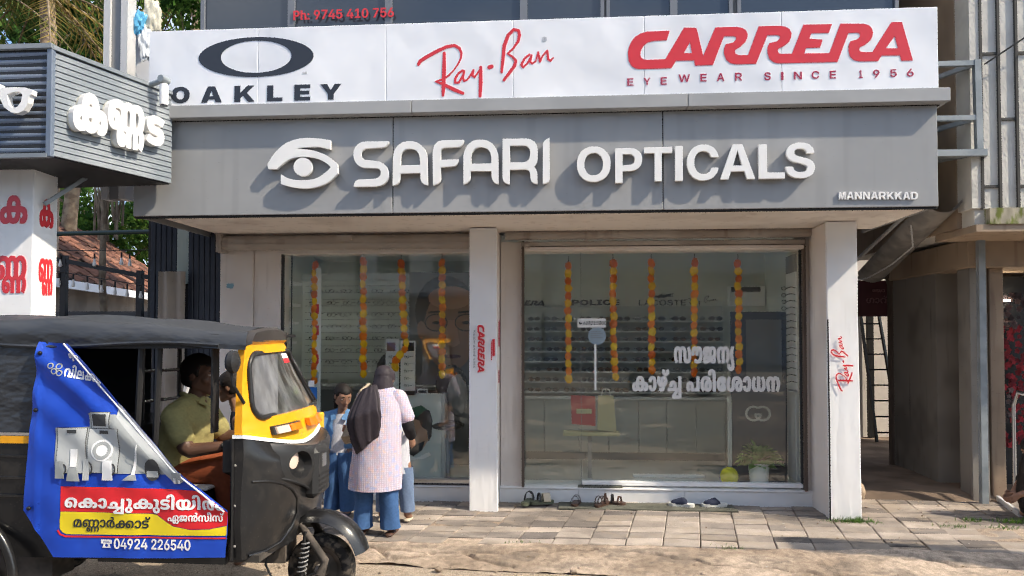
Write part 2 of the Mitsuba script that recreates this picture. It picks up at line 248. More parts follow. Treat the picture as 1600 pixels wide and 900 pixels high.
BX = {'oakley': [('O', -3.424, 3.646, -3.261, 3.787), ('A', -3.158, 3.646, -2.976, 3.784), ('K', -2.864, 3.645, -2.687, 3.783), ('L', -2.577, 3.644, -2.443, 3.78), ('E', -2.34, 3.645, -2.203, 3.78), ('Y', -2.114, 3.647, -1.935, 3.779)],
 'opticals': [('O', 0.047, 2.917, 0.323, 3.209), ('P', 0.36, 2.905, 0.58, 3.191), ('T', 0.596, 2.914, 0.822, 3.194), ('I', 0.846, 2.915, 0.908, 3.2), ('C', 0.942, 2.914, 1.195, 3.208), ('A', 1.207, 2.921, 1.485, 3.205), ('L', 1.514, 2.921, 1.719, 3.201), ('S', 1.726, 2.921, 1.957, 3.211)],
 'since': [('E', 0.461, 3.703, 0.51, 3.763), ('Y', 0.594, 3.703, 0.648, 3.763), ('E', 0.732, 3.705, 0.781, 3.765), ('W', 0.877, 3.723, 0.968, 3.783), ('E', 1.051, 3.723, 1.101, 3.784), ('A', 1.184, 3.723, 1.243, 3.786), ('R', 1.329, 3.723, 1.384, 3.785), ('S', 1.561, 3.72, 1.612, 3.784), ('I', 1.694, 3.72, 1.712, 3.783), ('N', 1.795, 3.721, 1.857, 3.782), ('C', 1.935, 3.722, 1.993, 3.784), ('E', 2.077, 3.721, 2.125, 3.782), ('1', 2.305, 3.719, 2.331, 3.781), ('9', 2.414, 3.719, 2.464, 3.781), ('5', 2.547, 3.721, 2.596, 3.782), ('6', 2.675, 3.721, 2.727, 3.782)],
 'town': [('M', 2.16, 2.754, 2.214, 2.814), ('A', 2.223, 2.753, 2.277, 2.814), ('N', 2.285, 2.752, 2.34, 2.813), ('N', 2.348, 2.751, 2.403, 2.812), ('A', 2.411, 2.751, 2.466, 2.811), ('R', 2.474, 2.75, 2.528, 2.81), ('K', 2.536, 2.749, 2.59, 2.809), ('K', 2.598, 2.748, 2.653, 2.808), ('A', 2.661, 2.747, 2.715, 2.807), ('D', 2.723, 2.746, 2.777, 2.806)],
 'bn': {'kochu': (-2.784, 0.678, -1.873, 0.788), 'agency': (-2.19, 0.631, -1.878, 0.694), 'town': (-2.731, 0.577, -2.294, 0.663), 'phone': (-2.497, 0.486, -2.064, 0.544), 'icon': (-2.574, 0.49, -2.509, 0.537), 'home': (-2.783, 1.509, -2.68, 1.556), 'price': (-2.796, 1.384, -2.565, 1.475), 'swirl': (-2.891, 1.42, -2.803, 1.507), 'dish': (-2.832, 0.894, -2.66, 1.145), 'micro': (-2.641, 1.14, -2.527, 1.233), 'wash': (-2.652, 0.897, -2.476, 1.142), 'mixer': (-2.772, 0.853, -2.691, 1.027), 'jar1': (-2.844, 0.866, -2.762, 0.961), 'jar2': (-2.683, 0.859, -2.626, 0.977), 'kettle': (-2.575, 0.86, -2.479, 0.969), 'iron': (-2.448, 0.862, -2.366, 0.919), 'cooker': (-2.326, 0.859, -2.235, 0.981), 'mop': (-2.38, 0.891, -2.361, 1.059), 'end': (-2.166, 0.848, -2.108, 0.909)}}
GL = {
'free': (1542, ['355 -4 331 -4 308 1 289 10 273 26 264 44 259 67 255 166 244 181 228 186 209 179 200 159 199 0 140 0 138 163 129 180 113 186 97 181 86 170 78 153 74 127 75 103 80 76 90 49 105 22 58 -5 31 40 16 90 15 143 18 162 28 187 38 201 56 217 87 229 113 231 137 226 153 219 170 205 188 220 210 229 245 230 272 223 296 206 312 178 317 150 318 76 321 56 332 44 349 41 364 47 373 59 379 78 382 106 380 130 374 157 350 204 397 231 421 194 436 153 442 113 439 73 426 39 411 19 382 1', '628 -4 577 -2 531 14 554 55 586 44 610 41 635 45 652 57 663 78 668 106 667 144 661 172 652 183 646 186 636 185 629 178 625 161 625 107 566 107 563 175 555 184 541 185 531 177 526 163 526 139 531 115 474 103 466 147 470 180 484 208 504 223 525 230 554 230 575 224 595 210 610 223 624 228 663 229 691 218 702 208 715 189 726 155 728 125 725 86 716 54 701 28 679 10 661 2', '1018 -4 993 -4 971 3 956 15 948 32 892 8 846 -3 801 -4 780 2 768 9 757 23 753 49 759 69 776 85 795 92 815 95 951 95 985 99 1002 105 1013 115 1019 128 1022 145 1019 164 1008 180 994 186 977 186 965 179 959 165 957 106 903 106 901 157 893 176 883 185 869 191 835 191 857 185 870 173 877 152 873 127 864 113 848 103 824 98 800 100 785 105 772 113 763 124 757 139 757 170 763 189 771 200 780 210 799 221 843 231 890 227 912 219 928 208 954 224 985 231 1020 228 1048 214 1066 193 1077 160 1078 135 1073 116 1065 99 1051 83 1065 66 1069 37 1062 18 1054 8 1042 1|814 133 805 139 802 155 803 167 815 169 826 165 830 151 826 136|1015 32 998 33 993 39 993 57 1002 62 1011 62 1020 54 1021 41|822 34 813 36 808 42 808 50 815 56 922 59 851 38', '1407 53 1375 -5 1328 22 1343 49 1353 75 1358 102 1359 127 1355 153 1347 170 1336 181 1319 186 1302 179 1294 161 1292 0 1233 0 1231 162 1223 180 1206 186 1190 181 1179 171 1170 154 1166 128 1167 103 1172 75 1182 48 1197 22 1150 -5 1120 47 1107 97 1108 151 1116 177 1130 199 1156 221 1191 230 1230 227 1246 219 1262 206 1289 224 1319 231 1354 227 1383 212 1400 194 1412 170 1418 143 1419 114 1416 81', '1471 -108 1444 -107 1420 -103 1395 -89 1383 -75 1377 -58 1376 -19 1435 -24 1436 -49 1447 -62 1465 -63 1477 -55 1481 -41 1479 -19 1456 61 1448 99 1447 133 1450 161 1460 195 1473 226 1534 226 1513 174 1507 126 1511 89 1538 -11 1540 -37 1538 -59 1531 -77 1520 -91 1504 -100']),
'test': (3533, ['327 -4 284 0 294 42 318 42 329 54 330 67 327 78 320 86 309 93 294 95 284 48 264 18 236 1 200 -5 170 -1 146 10 124 0 97 -4 73 -4 44 3 30 14 16 36 11 65 13 85 24 106 46 125 71 135 105 140 110 165 121 191 137 210 147 218 185 230 230 227 254 217 272 199 285 176 293 140 323 136 346 129 369 113 382 95 387 64 385 43 379 26 361 7 345 0|164 140 168 163 178 179 188 184 203 186 217 181 225 173 235 140|195 40 181 45 173 54 166 71 163 96 235 96 232 71 225 53 214 43|103 41 80 42 72 48 67 58 68 73 78 88 105 95 110 66 116 46', '502 -5 465 -2 435 13 417 36 405 74 465 84 473 56 484 42 502 41 514 51 522 79 524 122 520 159 510 181 495 186 481 181 472 165 466 142 406 153 418 186 436 210 458 224 490 231 527 227 545 219 559 207 570 192 577 174 585 130 582 72 569 33 558 18 543 7 525 -1', '724 -5 683 -2 651 7 669 48 691 41 712 41 723 47 727 63 693 66 665 75 642 89 625 109 615 133 612 167 617 196 633 231 683 210 672 175 675 139 687 117 699 109 713 105 698 147 697 176 705 200 722 219 739 226 759 230 795 228 809 223 825 212 842 188 847 171 847 150 842 124 836 109 814 85 783 69 782 40 778 26 770 14 752 1|769 113 757 144 753 167 758 183 771 189 779 187 784 182 789 161 784 131 777 119', '824 239 784 243 767 250 754 261 746 276 742 292 741 313 747 334 798 326 795 307 797 292 805 283 816 281 828 283 835 292 838 307 835 326 885 334 889 298 886 281 880 266 859 247', '1183 -115 987 -115 962 -74 1056 1 867 0 867 45 997 45 1004 56 1009 74 1008 96 1003 107 993 112 980 111 971 102 968 88 969 69 911 64 909 87 911 107 918 124 929 138 945 149 976 156 1010 155 1032 148 1054 130 1064 107 1066 74 1055 45 1123 45 1123 226 1183 226|1030 -74 1122 0 1125 0 1125 -73', '1389 16 1341 -5 1324 24 1315 56 1315 86 1321 105 1336 126 1359 140 1381 146 1406 146 1431 142 1455 128 1473 102 1479 72 1473 45 1556 45 1556 226 1615 226 1615 0 1430 0 1410 26 1420 55 1419 85 1411 98 1402 102 1384 98 1378 91 1374 78 1375 48', '1744 22 1699 -5 1670 34 1656 68 1650 108 1652 139 1663 173 1675 191 1691 206 1711 218 1736 227 1765 231 1797 230 1817 226 1842 217 1864 203 1881 185 1894 163 1902 139 1907 113 1908 83 1904 54 1895 31 1886 19 1870 5 1856 0 1833 -5 1806 -4 1792 0 1779 7 1764 20 1754 38 1748 66 1747 94 1754 126 1770 148 1785 158 1814 163 1835 160 1822 172 1808 180 1792 185 1772 185 1752 182 1731 170 1721 157 1713 135 1711 103 1716 75 1726 50|1824 40 1814 44 1808 55 1805 94 1813 115 1821 121 1832 122 1849 113 1849 75 1841 46 1833 41', '2002 0 1943 0 1942 241 1939 270 1933 286 1922 295 1907 295 1899 289 1894 281 1895 255 1837 248 1834 273 1838 300 1852 320 1873 333 1908 341 1947 336 1976 320 1985 310 1994 293 1999 272 2002 237', '2169 -5 2118 0 2083 14 2066 28 2053 46 2039 85 2037 115 2039 142 2046 166 2057 186 2073 202 2091 215 2113 224 2137 229 2182 230 2211 223 2233 205 2243 181 2243 159 2236 140 2223 127 2200 117 2163 118 2139 128 2131 138 2125 151 2123 168 2125 183 2113 172 2102 153 2095 121 2097 87 2107 59 2122 44 2121 66 2128 87 2141 100 2155 107 2181 111 2203 108 2224 97 2236 82 2240 67 2241 50 2238 35 2230 21 2207 3|2178 153 2171 157 2167 164 2166 178 2170 190 2186 186 2193 175 2191 158|2167 36 2164 51 2166 66 2174 73 2185 72 2191 62 2189 46 2180 38', '2562 -5 2528 -2 2508 7 2490 26 2479 52 2476 74 2478 106 2484 126 2493 142 2507 154 2524 161 2544 163 2566 159 2543 178 2515 185 2481 181 2470 174 2462 164 2454 139 2452 77 2447 49 2437 26 2421 11 2391 -2 2355 -4 2328 1 2300 19 2284 39 2274 64 2270 93 2270 121 2281 174 2294 200 2314 231 2361 204 2337 157 2331 130 2329 106 2332 78 2338 59 2347 47 2361 41 2378 44 2388 57 2391 75 2393 138 2398 166 2413 194 2433 213 2455 224 2474 229 2526 230 2562 221 2598 198 2618 172 2631 141 2637 104 2635 63 2627 38 2611 14 2593 2|2553 40 2543 44 2537 55 2534 94 2542 115 2550 121 2561 122 2571 119 2578 112 2578 75 2575 57 2570 46 2562 41', '2754 -5 2717 -2 2687 13 2669 36 2657 74 2717 84 2725 56 2736 42 2754 41 2766 51 2774 79 2776 122 2772 159 2762 181 2747 186 2733 181 2724 165 2718 142 2658 153 2670 186 2688 210 2710 224 2742 231 2779 227 2797 219 2811 207 2822 192 2829 174 2837 130 2834 72 2821 33 2810 18 2795 7 2777 -1', '3093 -4 3055 -1 3038 8 3022 21 3006 7 2984 -2 2965 -5 2940 -3 2915 5 2890 26 2876 48 2868 74 2867 129 2880 180 2910 231 2957 204 2942 178 2932 152 2926 124 2926 99 2929 73 2938 56 2949 45 2965 40 2983 47 2991 65 2992 226 3052 226 3053 64 3061 46 3079 40 3094 45 3106 55 3115 73 3119 98 3118 123 3113 151 3103 178 3088 204 3135 231 3158 193 3172 159 3179 113 3176 75 3164 41 3149 20 3121 2', '3508 53 3475 -5 3428 22 3443 49 3453 75 3459 102 3459 127 3456 153 3447 170 3436 181 3420 186 3402 179 3394 161 3392 0 3333 0 3332 162 3323 180 3306 186 3291 181 3279 171 3270 154 3266 128 3267 103 3272 75 3282 48 3297 22 3250 -5 3221 47 3207 97 3209 151 3217 177 3230 199 3256 221 3291 230 3330 227 3347 219 3363 206 3389 224 3420 231 3454 227 3484 212 3500 194 3512 170 3519 143 3520 114 3516 81']),
'kannada': (1191, ['350 -4 303 -1 314 47 336 46 346 57 344 78 338 85 327 90 314 92 303 48 289 25 276 13 252 1 212 -5 178 -1 153 10 129 0 104 -4 78 -4 47 4 31 14 16 36 11 55 13 86 23 108 45 127 74 138 110 142 115 166 127 192 144 212 155 219 195 232 245 229 272 218 291 201 305 177 313 143 351 138 374 130 394 117 407 98 413 65 411 44 404 26 386 7 369 0|178 145 187 171 195 178 212 183 226 179 235 173 241 162 246 143|208 45 194 50 186 58 180 75 177 93 247 93 242 70 235 55 223 47|96 45 85 47 78 53 75 63 76 75 86 87 110 93 121 50', '938 -95 915 -135 870 -114 885 -81 892 -41 890 -23 885 -10 878 -2 869 0 858 -5 853 -18 852 -132 796 -132 795 -19 789 -5 777 0 764 -5 758 -19 757 -132 701 -132 701 -50 698 -27 687 -8 677 -2 663 0 646 -2 632 -8 620 -18 615 -28 631 -24 652 -25 665 -30 674 -39 681 -49 686 -70 685 -94 680 -108 666 -124 645 -133 616 -134 590 -126 577 -114 568 -99 563 -80 561 -48 567 -19 580 4 597 22 623 35 622 130 616 160 610 170 598 178 565 182 535 173 512 151 504 137 529 143 550 142 568 137 582 127 592 114 599 98 601 65 593 31 586 20 572 8 546 -3 506 -4 485 2 466 14 452 31 442 55 437 86 439 126 444 151 461 182 475 198 503 217 536 229 560 232 593 231 619 226 635 220 655 206 680 224 712 232 751 228 767 220 783 206 806 223 836 232 871 231 905 218 918 207 934 187 945 161 950 132 950 105 945 75 935 48 923 23 936 6 944 -14 948 -36 947 -61|725 21 691 38 693 160 702 176 720 182 733 180 743 171 748 157 749 134 749 36|823 25 817 30 819 161 829 178 838 182 849 182 866 172 877 153 881 128 879 93 871 67 860 41 841 36|518 43 509 47 503 55 498 88 508 95 518 97 531 90 536 69 532 49 526 44|625 -97 618 -94 614 -88 611 -67 625 -61 635 -66 639 -79 636 -92', '1087 -5 1027 -1 1000 6 968 19 996 64 1031 51 1067 45 1098 49 1106 55 1110 62 1110 76 1102 86 1089 89 1039 92 1013 99 993 111 979 131 974 149 974 166 977 179 985 197 994 207 1012 219 1045 230 1077 232 1119 229 1154 220 1184 209 1156 164 1119 177 1086 182 1058 179 1045 168 1045 153 1055 144 1116 138 1148 128 1170 108 1180 86 1181 70 1178 50 1170 32 1161 21 1143 8 1128 2']),
'kochu': (3848, ['289 22 262 -5 207 28 227 55 240 82 244 107 242 132 234 154 222 166 200 177 179 181 145 178 123 170 105 158 90 138 118 143 150 141 169 134 187 119 199 98 202 72 198 43 189 25 175 11 162 4 121 -5 77 0 48 14 31 32 22 47 14 86 18 135 37 174 55 194 78 210 106 222 139 230 176 232 214 230 245 222 277 205 295 189 311 163 319 135 321 105 316 74 305 46|107 43 97 46 89 54 84 68 81 87 94 94 107 96 116 94 124 89 130 69 125 49 117 44', '734 -4 684 -1 695 48 723 48 734 58 736 69 733 79 725 86 714 90 695 92 683 50 673 33 652 14 614 -1 578 -5 540 -1 507 12 479 0 452 -4 422 -4 387 4 362 21 352 37 347 56 348 86 362 111 387 129 416 139 462 143 467 164 480 191 500 211 512 219 542 229 559 232 592 232 617 229 647 218 669 200 684 176 694 143 735 140 763 133 785 121 802 99 807 81 807 55 798 27 776 8 757 0|536 144 544 163 552 173 564 179 583 181 596 178 607 170 614 160 620 144|573 47 560 50 546 61 539 73 534 92 621 92 616 73 606 57 592 48|456 47 429 48 421 54 417 63 418 76 432 88 461 92 473 53', '946 -5 899 -2 862 14 839 37 825 74 902 87 911 60 924 49 936 46 948 48 962 61 971 88 972 133 964 163 952 177 934 181 920 176 911 164 903 140 826 154 841 187 859 207 884 223 913 231 939 232 968 230 985 226 1006 215 1022 201 1034 184 1047 144 1049 115 1047 84 1040 56 1030 37 1016 21 998 8 975 -1', '1462 -117 1227 -117 1202 -71 1305 1 1071 0 1071 51 1237 51 1247 69 1247 89 1240 104 1227 109 1216 108 1205 101 1199 88 1200 69 1126 65 1128 107 1142 133 1158 146 1180 155 1223 160 1249 158 1271 153 1292 142 1306 129 1315 113 1319 90 1316 69 1307 51 1388 51 1388 228 1462 228|1285 -69 1383 0 1390 0 1390 -69', '1584 -96 1547 -94 1525 -87 1500 -68 1487 -42 1484 -14 1489 6 1508 33 1525 44 1545 51 1556 93 1563 133 1562 160 1554 176 1539 180 1519 178 1509 227 1555 232 1593 228 1621 211 1631 196 1637 179 1639 150 1636 120 1615 48 1635 37 1654 18 1664 -7 1664 -36 1655 -61 1636 -80 1609 -92|1571 -48 1561 -45 1553 -38 1549 -29 1549 -13 1553 -3 1561 4 1582 6 1591 2 1598 -6 1600 -29 1591 -43', '2061 -4 2010 -1 2022 48 2050 48 2061 58 2062 69 2059 79 2052 86 2040 90 2021 92 2010 50 1999 33 1979 14 1941 -1 1905 -5 1867 -1 1834 12 1806 0 1779 -4 1748 -4 1714 4 1689 21 1679 37 1673 56 1675 86 1688 111 1713 129 1743 139 1789 143 1794 164 1807 191 1827 211 1839 219 1869 229 1886 232 1919 232 1943 229 1974 218 1996 200 2011 176 2021 143 2062 140 2090 133 2112 121 2129 99 2134 81 2134 55 2124 27 2103 8 2084 0|1863 144 1870 163 1879 173 1890 179 1910 181 1923 178 1933 170 1941 160 1947 144|1900 47 1886 50 1873 61 1866 73 1861 92 1948 92 1943 73 1933 57 1919 48|1783 47 1756 48 1748 54 1744 63 1745 76 1759 88 1788 92 1800 53', '2228 -96 2192 -94 2169 -87 2145 -68 2131 -42 2129 -14 2133 6 2152 33 2170 44 2189 51 2201 93 2207 133 2206 160 2198 176 2183 180 2163 178 2153 227 2200 232 2238 228 2265 211 2275 196 2281 179 2283 150 2280 120 2259 48 2280 37 2299 18 2308 -7 2308 -36 2299 -61 2281 -80 2254 -92|2215 -48 2205 -45 2198 -38 2194 -29 2194 -13 2198 -3 2205 4 2226 6 2236 2 2242 -6 2244 -29 2235 -43', '2452 -5 2414 -4 2380 0 2349 8 2312 24 2340 71 2383 53 2422 47 2463 51 2472 56 2478 66 2476 79 2466 87 2399 90 2368 95 2344 106 2327 122 2320 139 2318 154 2323 185 2340 207 2368 223 2408 231 2472 230 2516 220 2558 204 2529 158 2485 175 2454 180 2415 179 2404 175 2396 167 2396 153 2407 144 2485 139 2518 130 2539 114 2551 95 2555 75 2554 55 2547 36 2539 25 2521 12 2505 5', '2664 0 2589 0 2588 237 2585 266 2578 282 2566 289 2550 289 2542 285 2537 277 2538 256 2465 247 2461 270 2467 298 2477 314 2500 330 2540 340 2571 341 2593 337 2612 330 2630 319 2651 291 2659 266 2663 235', '3004 -4 2961 -3 2924 5 2881 -4 2833 -4 2788 5 2752 22 2738 34 2720 54 2702 95 2698 123 2699 152 2706 176 2714 191 2732 209 2747 219 2784 231 2826 231 2865 218 2887 228 2919 232 2956 230 2982 221 3003 207 3018 188 3030 149 3030 121 3022 87 3012 67 2992 44 3005 45 3026 51 3044 61 3058 76 3067 96 3071 120 3070 150 3063 173 3049 200 3108 232 3131 197 3146 154 3147 111 3138 72 3115 38 3086 15 3044 0|2859 44 2827 50 2806 61 2790 76 2779 95 2774 118 2774 148 2780 166 2795 179 2814 181 2828 174 2821 146 2822 109 2836 73|2925 63 2902 96 2895 134 2897 154 2902 168 2913 178 2926 181 2938 178 2949 168 2954 154 2956 135 2953 111 2946 90 2934 72', '3260 0 3185 0 3184 237 3181 266 3174 282 3162 289 3146 289 3138 285 3133 277 3134 256 3061 247 3057 270 3063 298 3073 314 3096 330 3136 340 3167 341 3189 337 3208 330 3226 319 3247 291 3255 266 3259 235', '3751 -4 3712 -4 3677 7 3657 20 3640 46 3633 80 3636 117 3648 147 3673 177 3631 181 3584 178 3603 157 3616 128 3620 90 3615 52 3604 30 3588 13 3566 2 3528 -5 3487 -2 3462 6 3436 25 3420 53 3415 89 3421 128 3440 160 3464 182 3434 182 3411 177 3394 167 3382 154 3372 126 3373 92 3385 60 3408 27 3354 -5 3319 34 3303 67 3297 89 3296 114 3303 154 3317 181 3340 204 3374 222 3406 230 3472 231 3526 219 3578 230 3637 232 3681 229 3717 221 3732 239 3735 250 3734 261 3728 267 3720 270 3687 267 3675 313 3730 321 3754 320 3775 315 3790 306 3800 295 3806 282 3808 264 3806 242 3800 230 3773 197 3804 172 3825 141 3835 104 3835 76 3829 51 3812 21 3792 6 3780 2|3515 47 3504 51 3495 61 3491 76 3490 98 3498 127 3523 154 3541 122 3545 81 3541 64 3535 54 3527 48|3730 47 3721 49 3712 57 3708 68 3706 88 3713 122 3730 153 3742 140 3753 122 3760 86 3758 68 3753 56 3745 49']),
'agency': (2676, ['482 -91 437 -88 443 -43 465 -45 482 -41 493 -30 497 -15 496 3 486 21 471 30 451 33 451 78 470 86 482 95 490 108 493 125 492 144 486 157 476 168 462 177 443 182 420 184 395 182 375 177 357 168 343 155 331 140 319 112 313 80 312 46 364 46 364 154 430 154 430 -12 428 -41 420 -60 409 -74 394 -83 375 -89 330 -89 311 -84 294 -75 280 -62 268 -46 258 -26 251 0 153 0 130 25 141 49 143 70 135 90 121 100 107 101 94 98 85 90 80 80 78 51 94 18 43 -5 23 23 14 47 12 76 17 97 34 121 66 140 101 146 141 144 172 131 193 111 206 81 207 65 204 46 246 46 249 95 261 138 283 175 315 203 356 222 407 231 457 229 503 217 523 205 539 191 550 176 557 159 560 128 554 100 541 78 520 59 542 44 556 27 563 6 564 -19 556 -50 539 -72 514 -85|356 -45 337 -43 327 -34 319 -19 315 0 364 0 362 -38', '904 -4 876 -4 849 3 832 15 822 33 766 12 703 -2 648 -4 624 0 609 6 592 24 588 51 596 72 613 86 632 93 656 95 828 96 871 100 890 106 903 116 910 130 911 148 904 168 891 180 870 185 850 184 838 177 829 163 826 107 767 107 764 150 761 164 753 175 728 189 690 191 711 183 725 169 730 147 724 123 711 110 691 101 670 98 641 100 624 105 610 113 595 131 591 147 591 164 600 190 614 206 634 219 681 230 721 230 748 227 775 219 796 207 826 224 864 231 906 228 939 214 960 194 973 162 974 137 970 117 959 97 945 83 959 67 964 52 963 38 959 24 946 8 932 1|658 134 648 137 643 143 640 156 642 167 667 168 678 158 679 150 676 140 668 135|888 32 874 39 870 56 888 62 906 58 911 50 909 39 900 33|664 35 648 40 646 47 649 53 665 57 781 58 705 39', '1376 -4 1340 -4 1306 6 1288 20 1271 46 1264 81 1265 109 1272 133 1281 150 1312 185 1298 186 1273 184 1254 177 1241 166 1233 152 1226 114 1226 0 1159 0 1159 134 1156 162 1147 176 1132 183 1114 183 1094 175 1081 161 1074 146 1071 108 1081 68 1108 27 1059 -5 1025 39 1008 80 1004 129 1007 149 1017 176 1027 192 1047 211 1074 224 1094 229 1124 231 1154 227 1174 218 1197 201 1225 219 1259 228 1311 231 1351 225 1364 243 1366 255 1364 265 1350 274 1316 271 1305 313 1331 318 1363 321 1387 318 1405 312 1424 295 1431 265 1429 244 1423 231 1401 202 1428 177 1446 149 1456 118 1457 78 1447 40 1434 21 1415 7|1357 42 1344 46 1336 55 1330 72 1329 94 1339 132 1362 165 1375 148 1385 128 1390 106 1391 81 1388 62 1381 49 1370 43', '1901 -4 1872 -4 1843 2 1821 13 1805 27 1793 46 1786 71 1783 142 1779 163 1766 179 1745 184 1732 182 1721 177 1714 168 1709 155 1707 0 1640 0 1639 155 1628 176 1617 182 1604 184 1587 181 1572 172 1561 155 1554 131 1555 101 1560 77 1572 53 1591 27 1542 -5 1508 39 1491 80 1487 130 1496 168 1510 192 1529 211 1555 224 1575 229 1606 231 1636 226 1654 218 1675 202 1700 220 1726 229 1759 231 1792 225 1823 207 1834 193 1843 177 1850 147 1852 84 1858 60 1873 45 1898 43 1916 51 1927 65 1934 87 1935 109 1933 135 1927 154 1914 179 1899 200 1946 231 1977 194 1994 161 2002 115 1999 75 1989 48 1965 20 1932 1', '2107 0 2041 0 2040 221 2037 256 2030 281 2025 288 2023 271 2016 254 2006 244 1993 236 1961 231 1926 237 1914 245 1905 255 1899 268 1897 284 1900 299 1906 313 1926 331 1945 337 1969 341 2002 340 2029 335 2067 316 2082 302 2092 286 2102 257 2107 219|1959 270 1948 277 1948 293 1958 302 1975 304 1980 292 1977 277 1971 271', '2560 -4 2531 -4 2502 2 2479 13 2464 27 2452 46 2445 71 2441 142 2437 163 2425 179 2404 184 2390 182 2380 177 2373 168 2368 155 2365 0 2299 0 2297 155 2286 176 2276 182 2263 184 2246 181 2231 172 2219 155 2213 131 2213 101 2219 77 2231 53 2249 27 2201 -5 2167 39 2150 80 2146 130 2154 168 2168 192 2188 211 2214 224 2234 229 2265 231 2294 226 2313 218 2334 202 2358 220 2385 229 2418 231 2451 225 2482 207 2493 193 2502 177 2509 147 2511 84 2516 60 2532 45 2557 43 2575 51 2586 65 2593 87 2594 109 2591 135 2586 154 2573 179 2557 200 2605 231 2636 194 2652 161 2661 115 2658 75 2648 48 2624 20 2591 1', '2636 239 2590 243 2570 250 2555 262 2545 276 2540 293 2539 314 2544 334 2601 324 2599 305 2603 293 2612 285 2627 282 2641 285 2652 293 2655 305 2653 324 2709 334 2714 299 2710 282 2702 266 2677 247']),
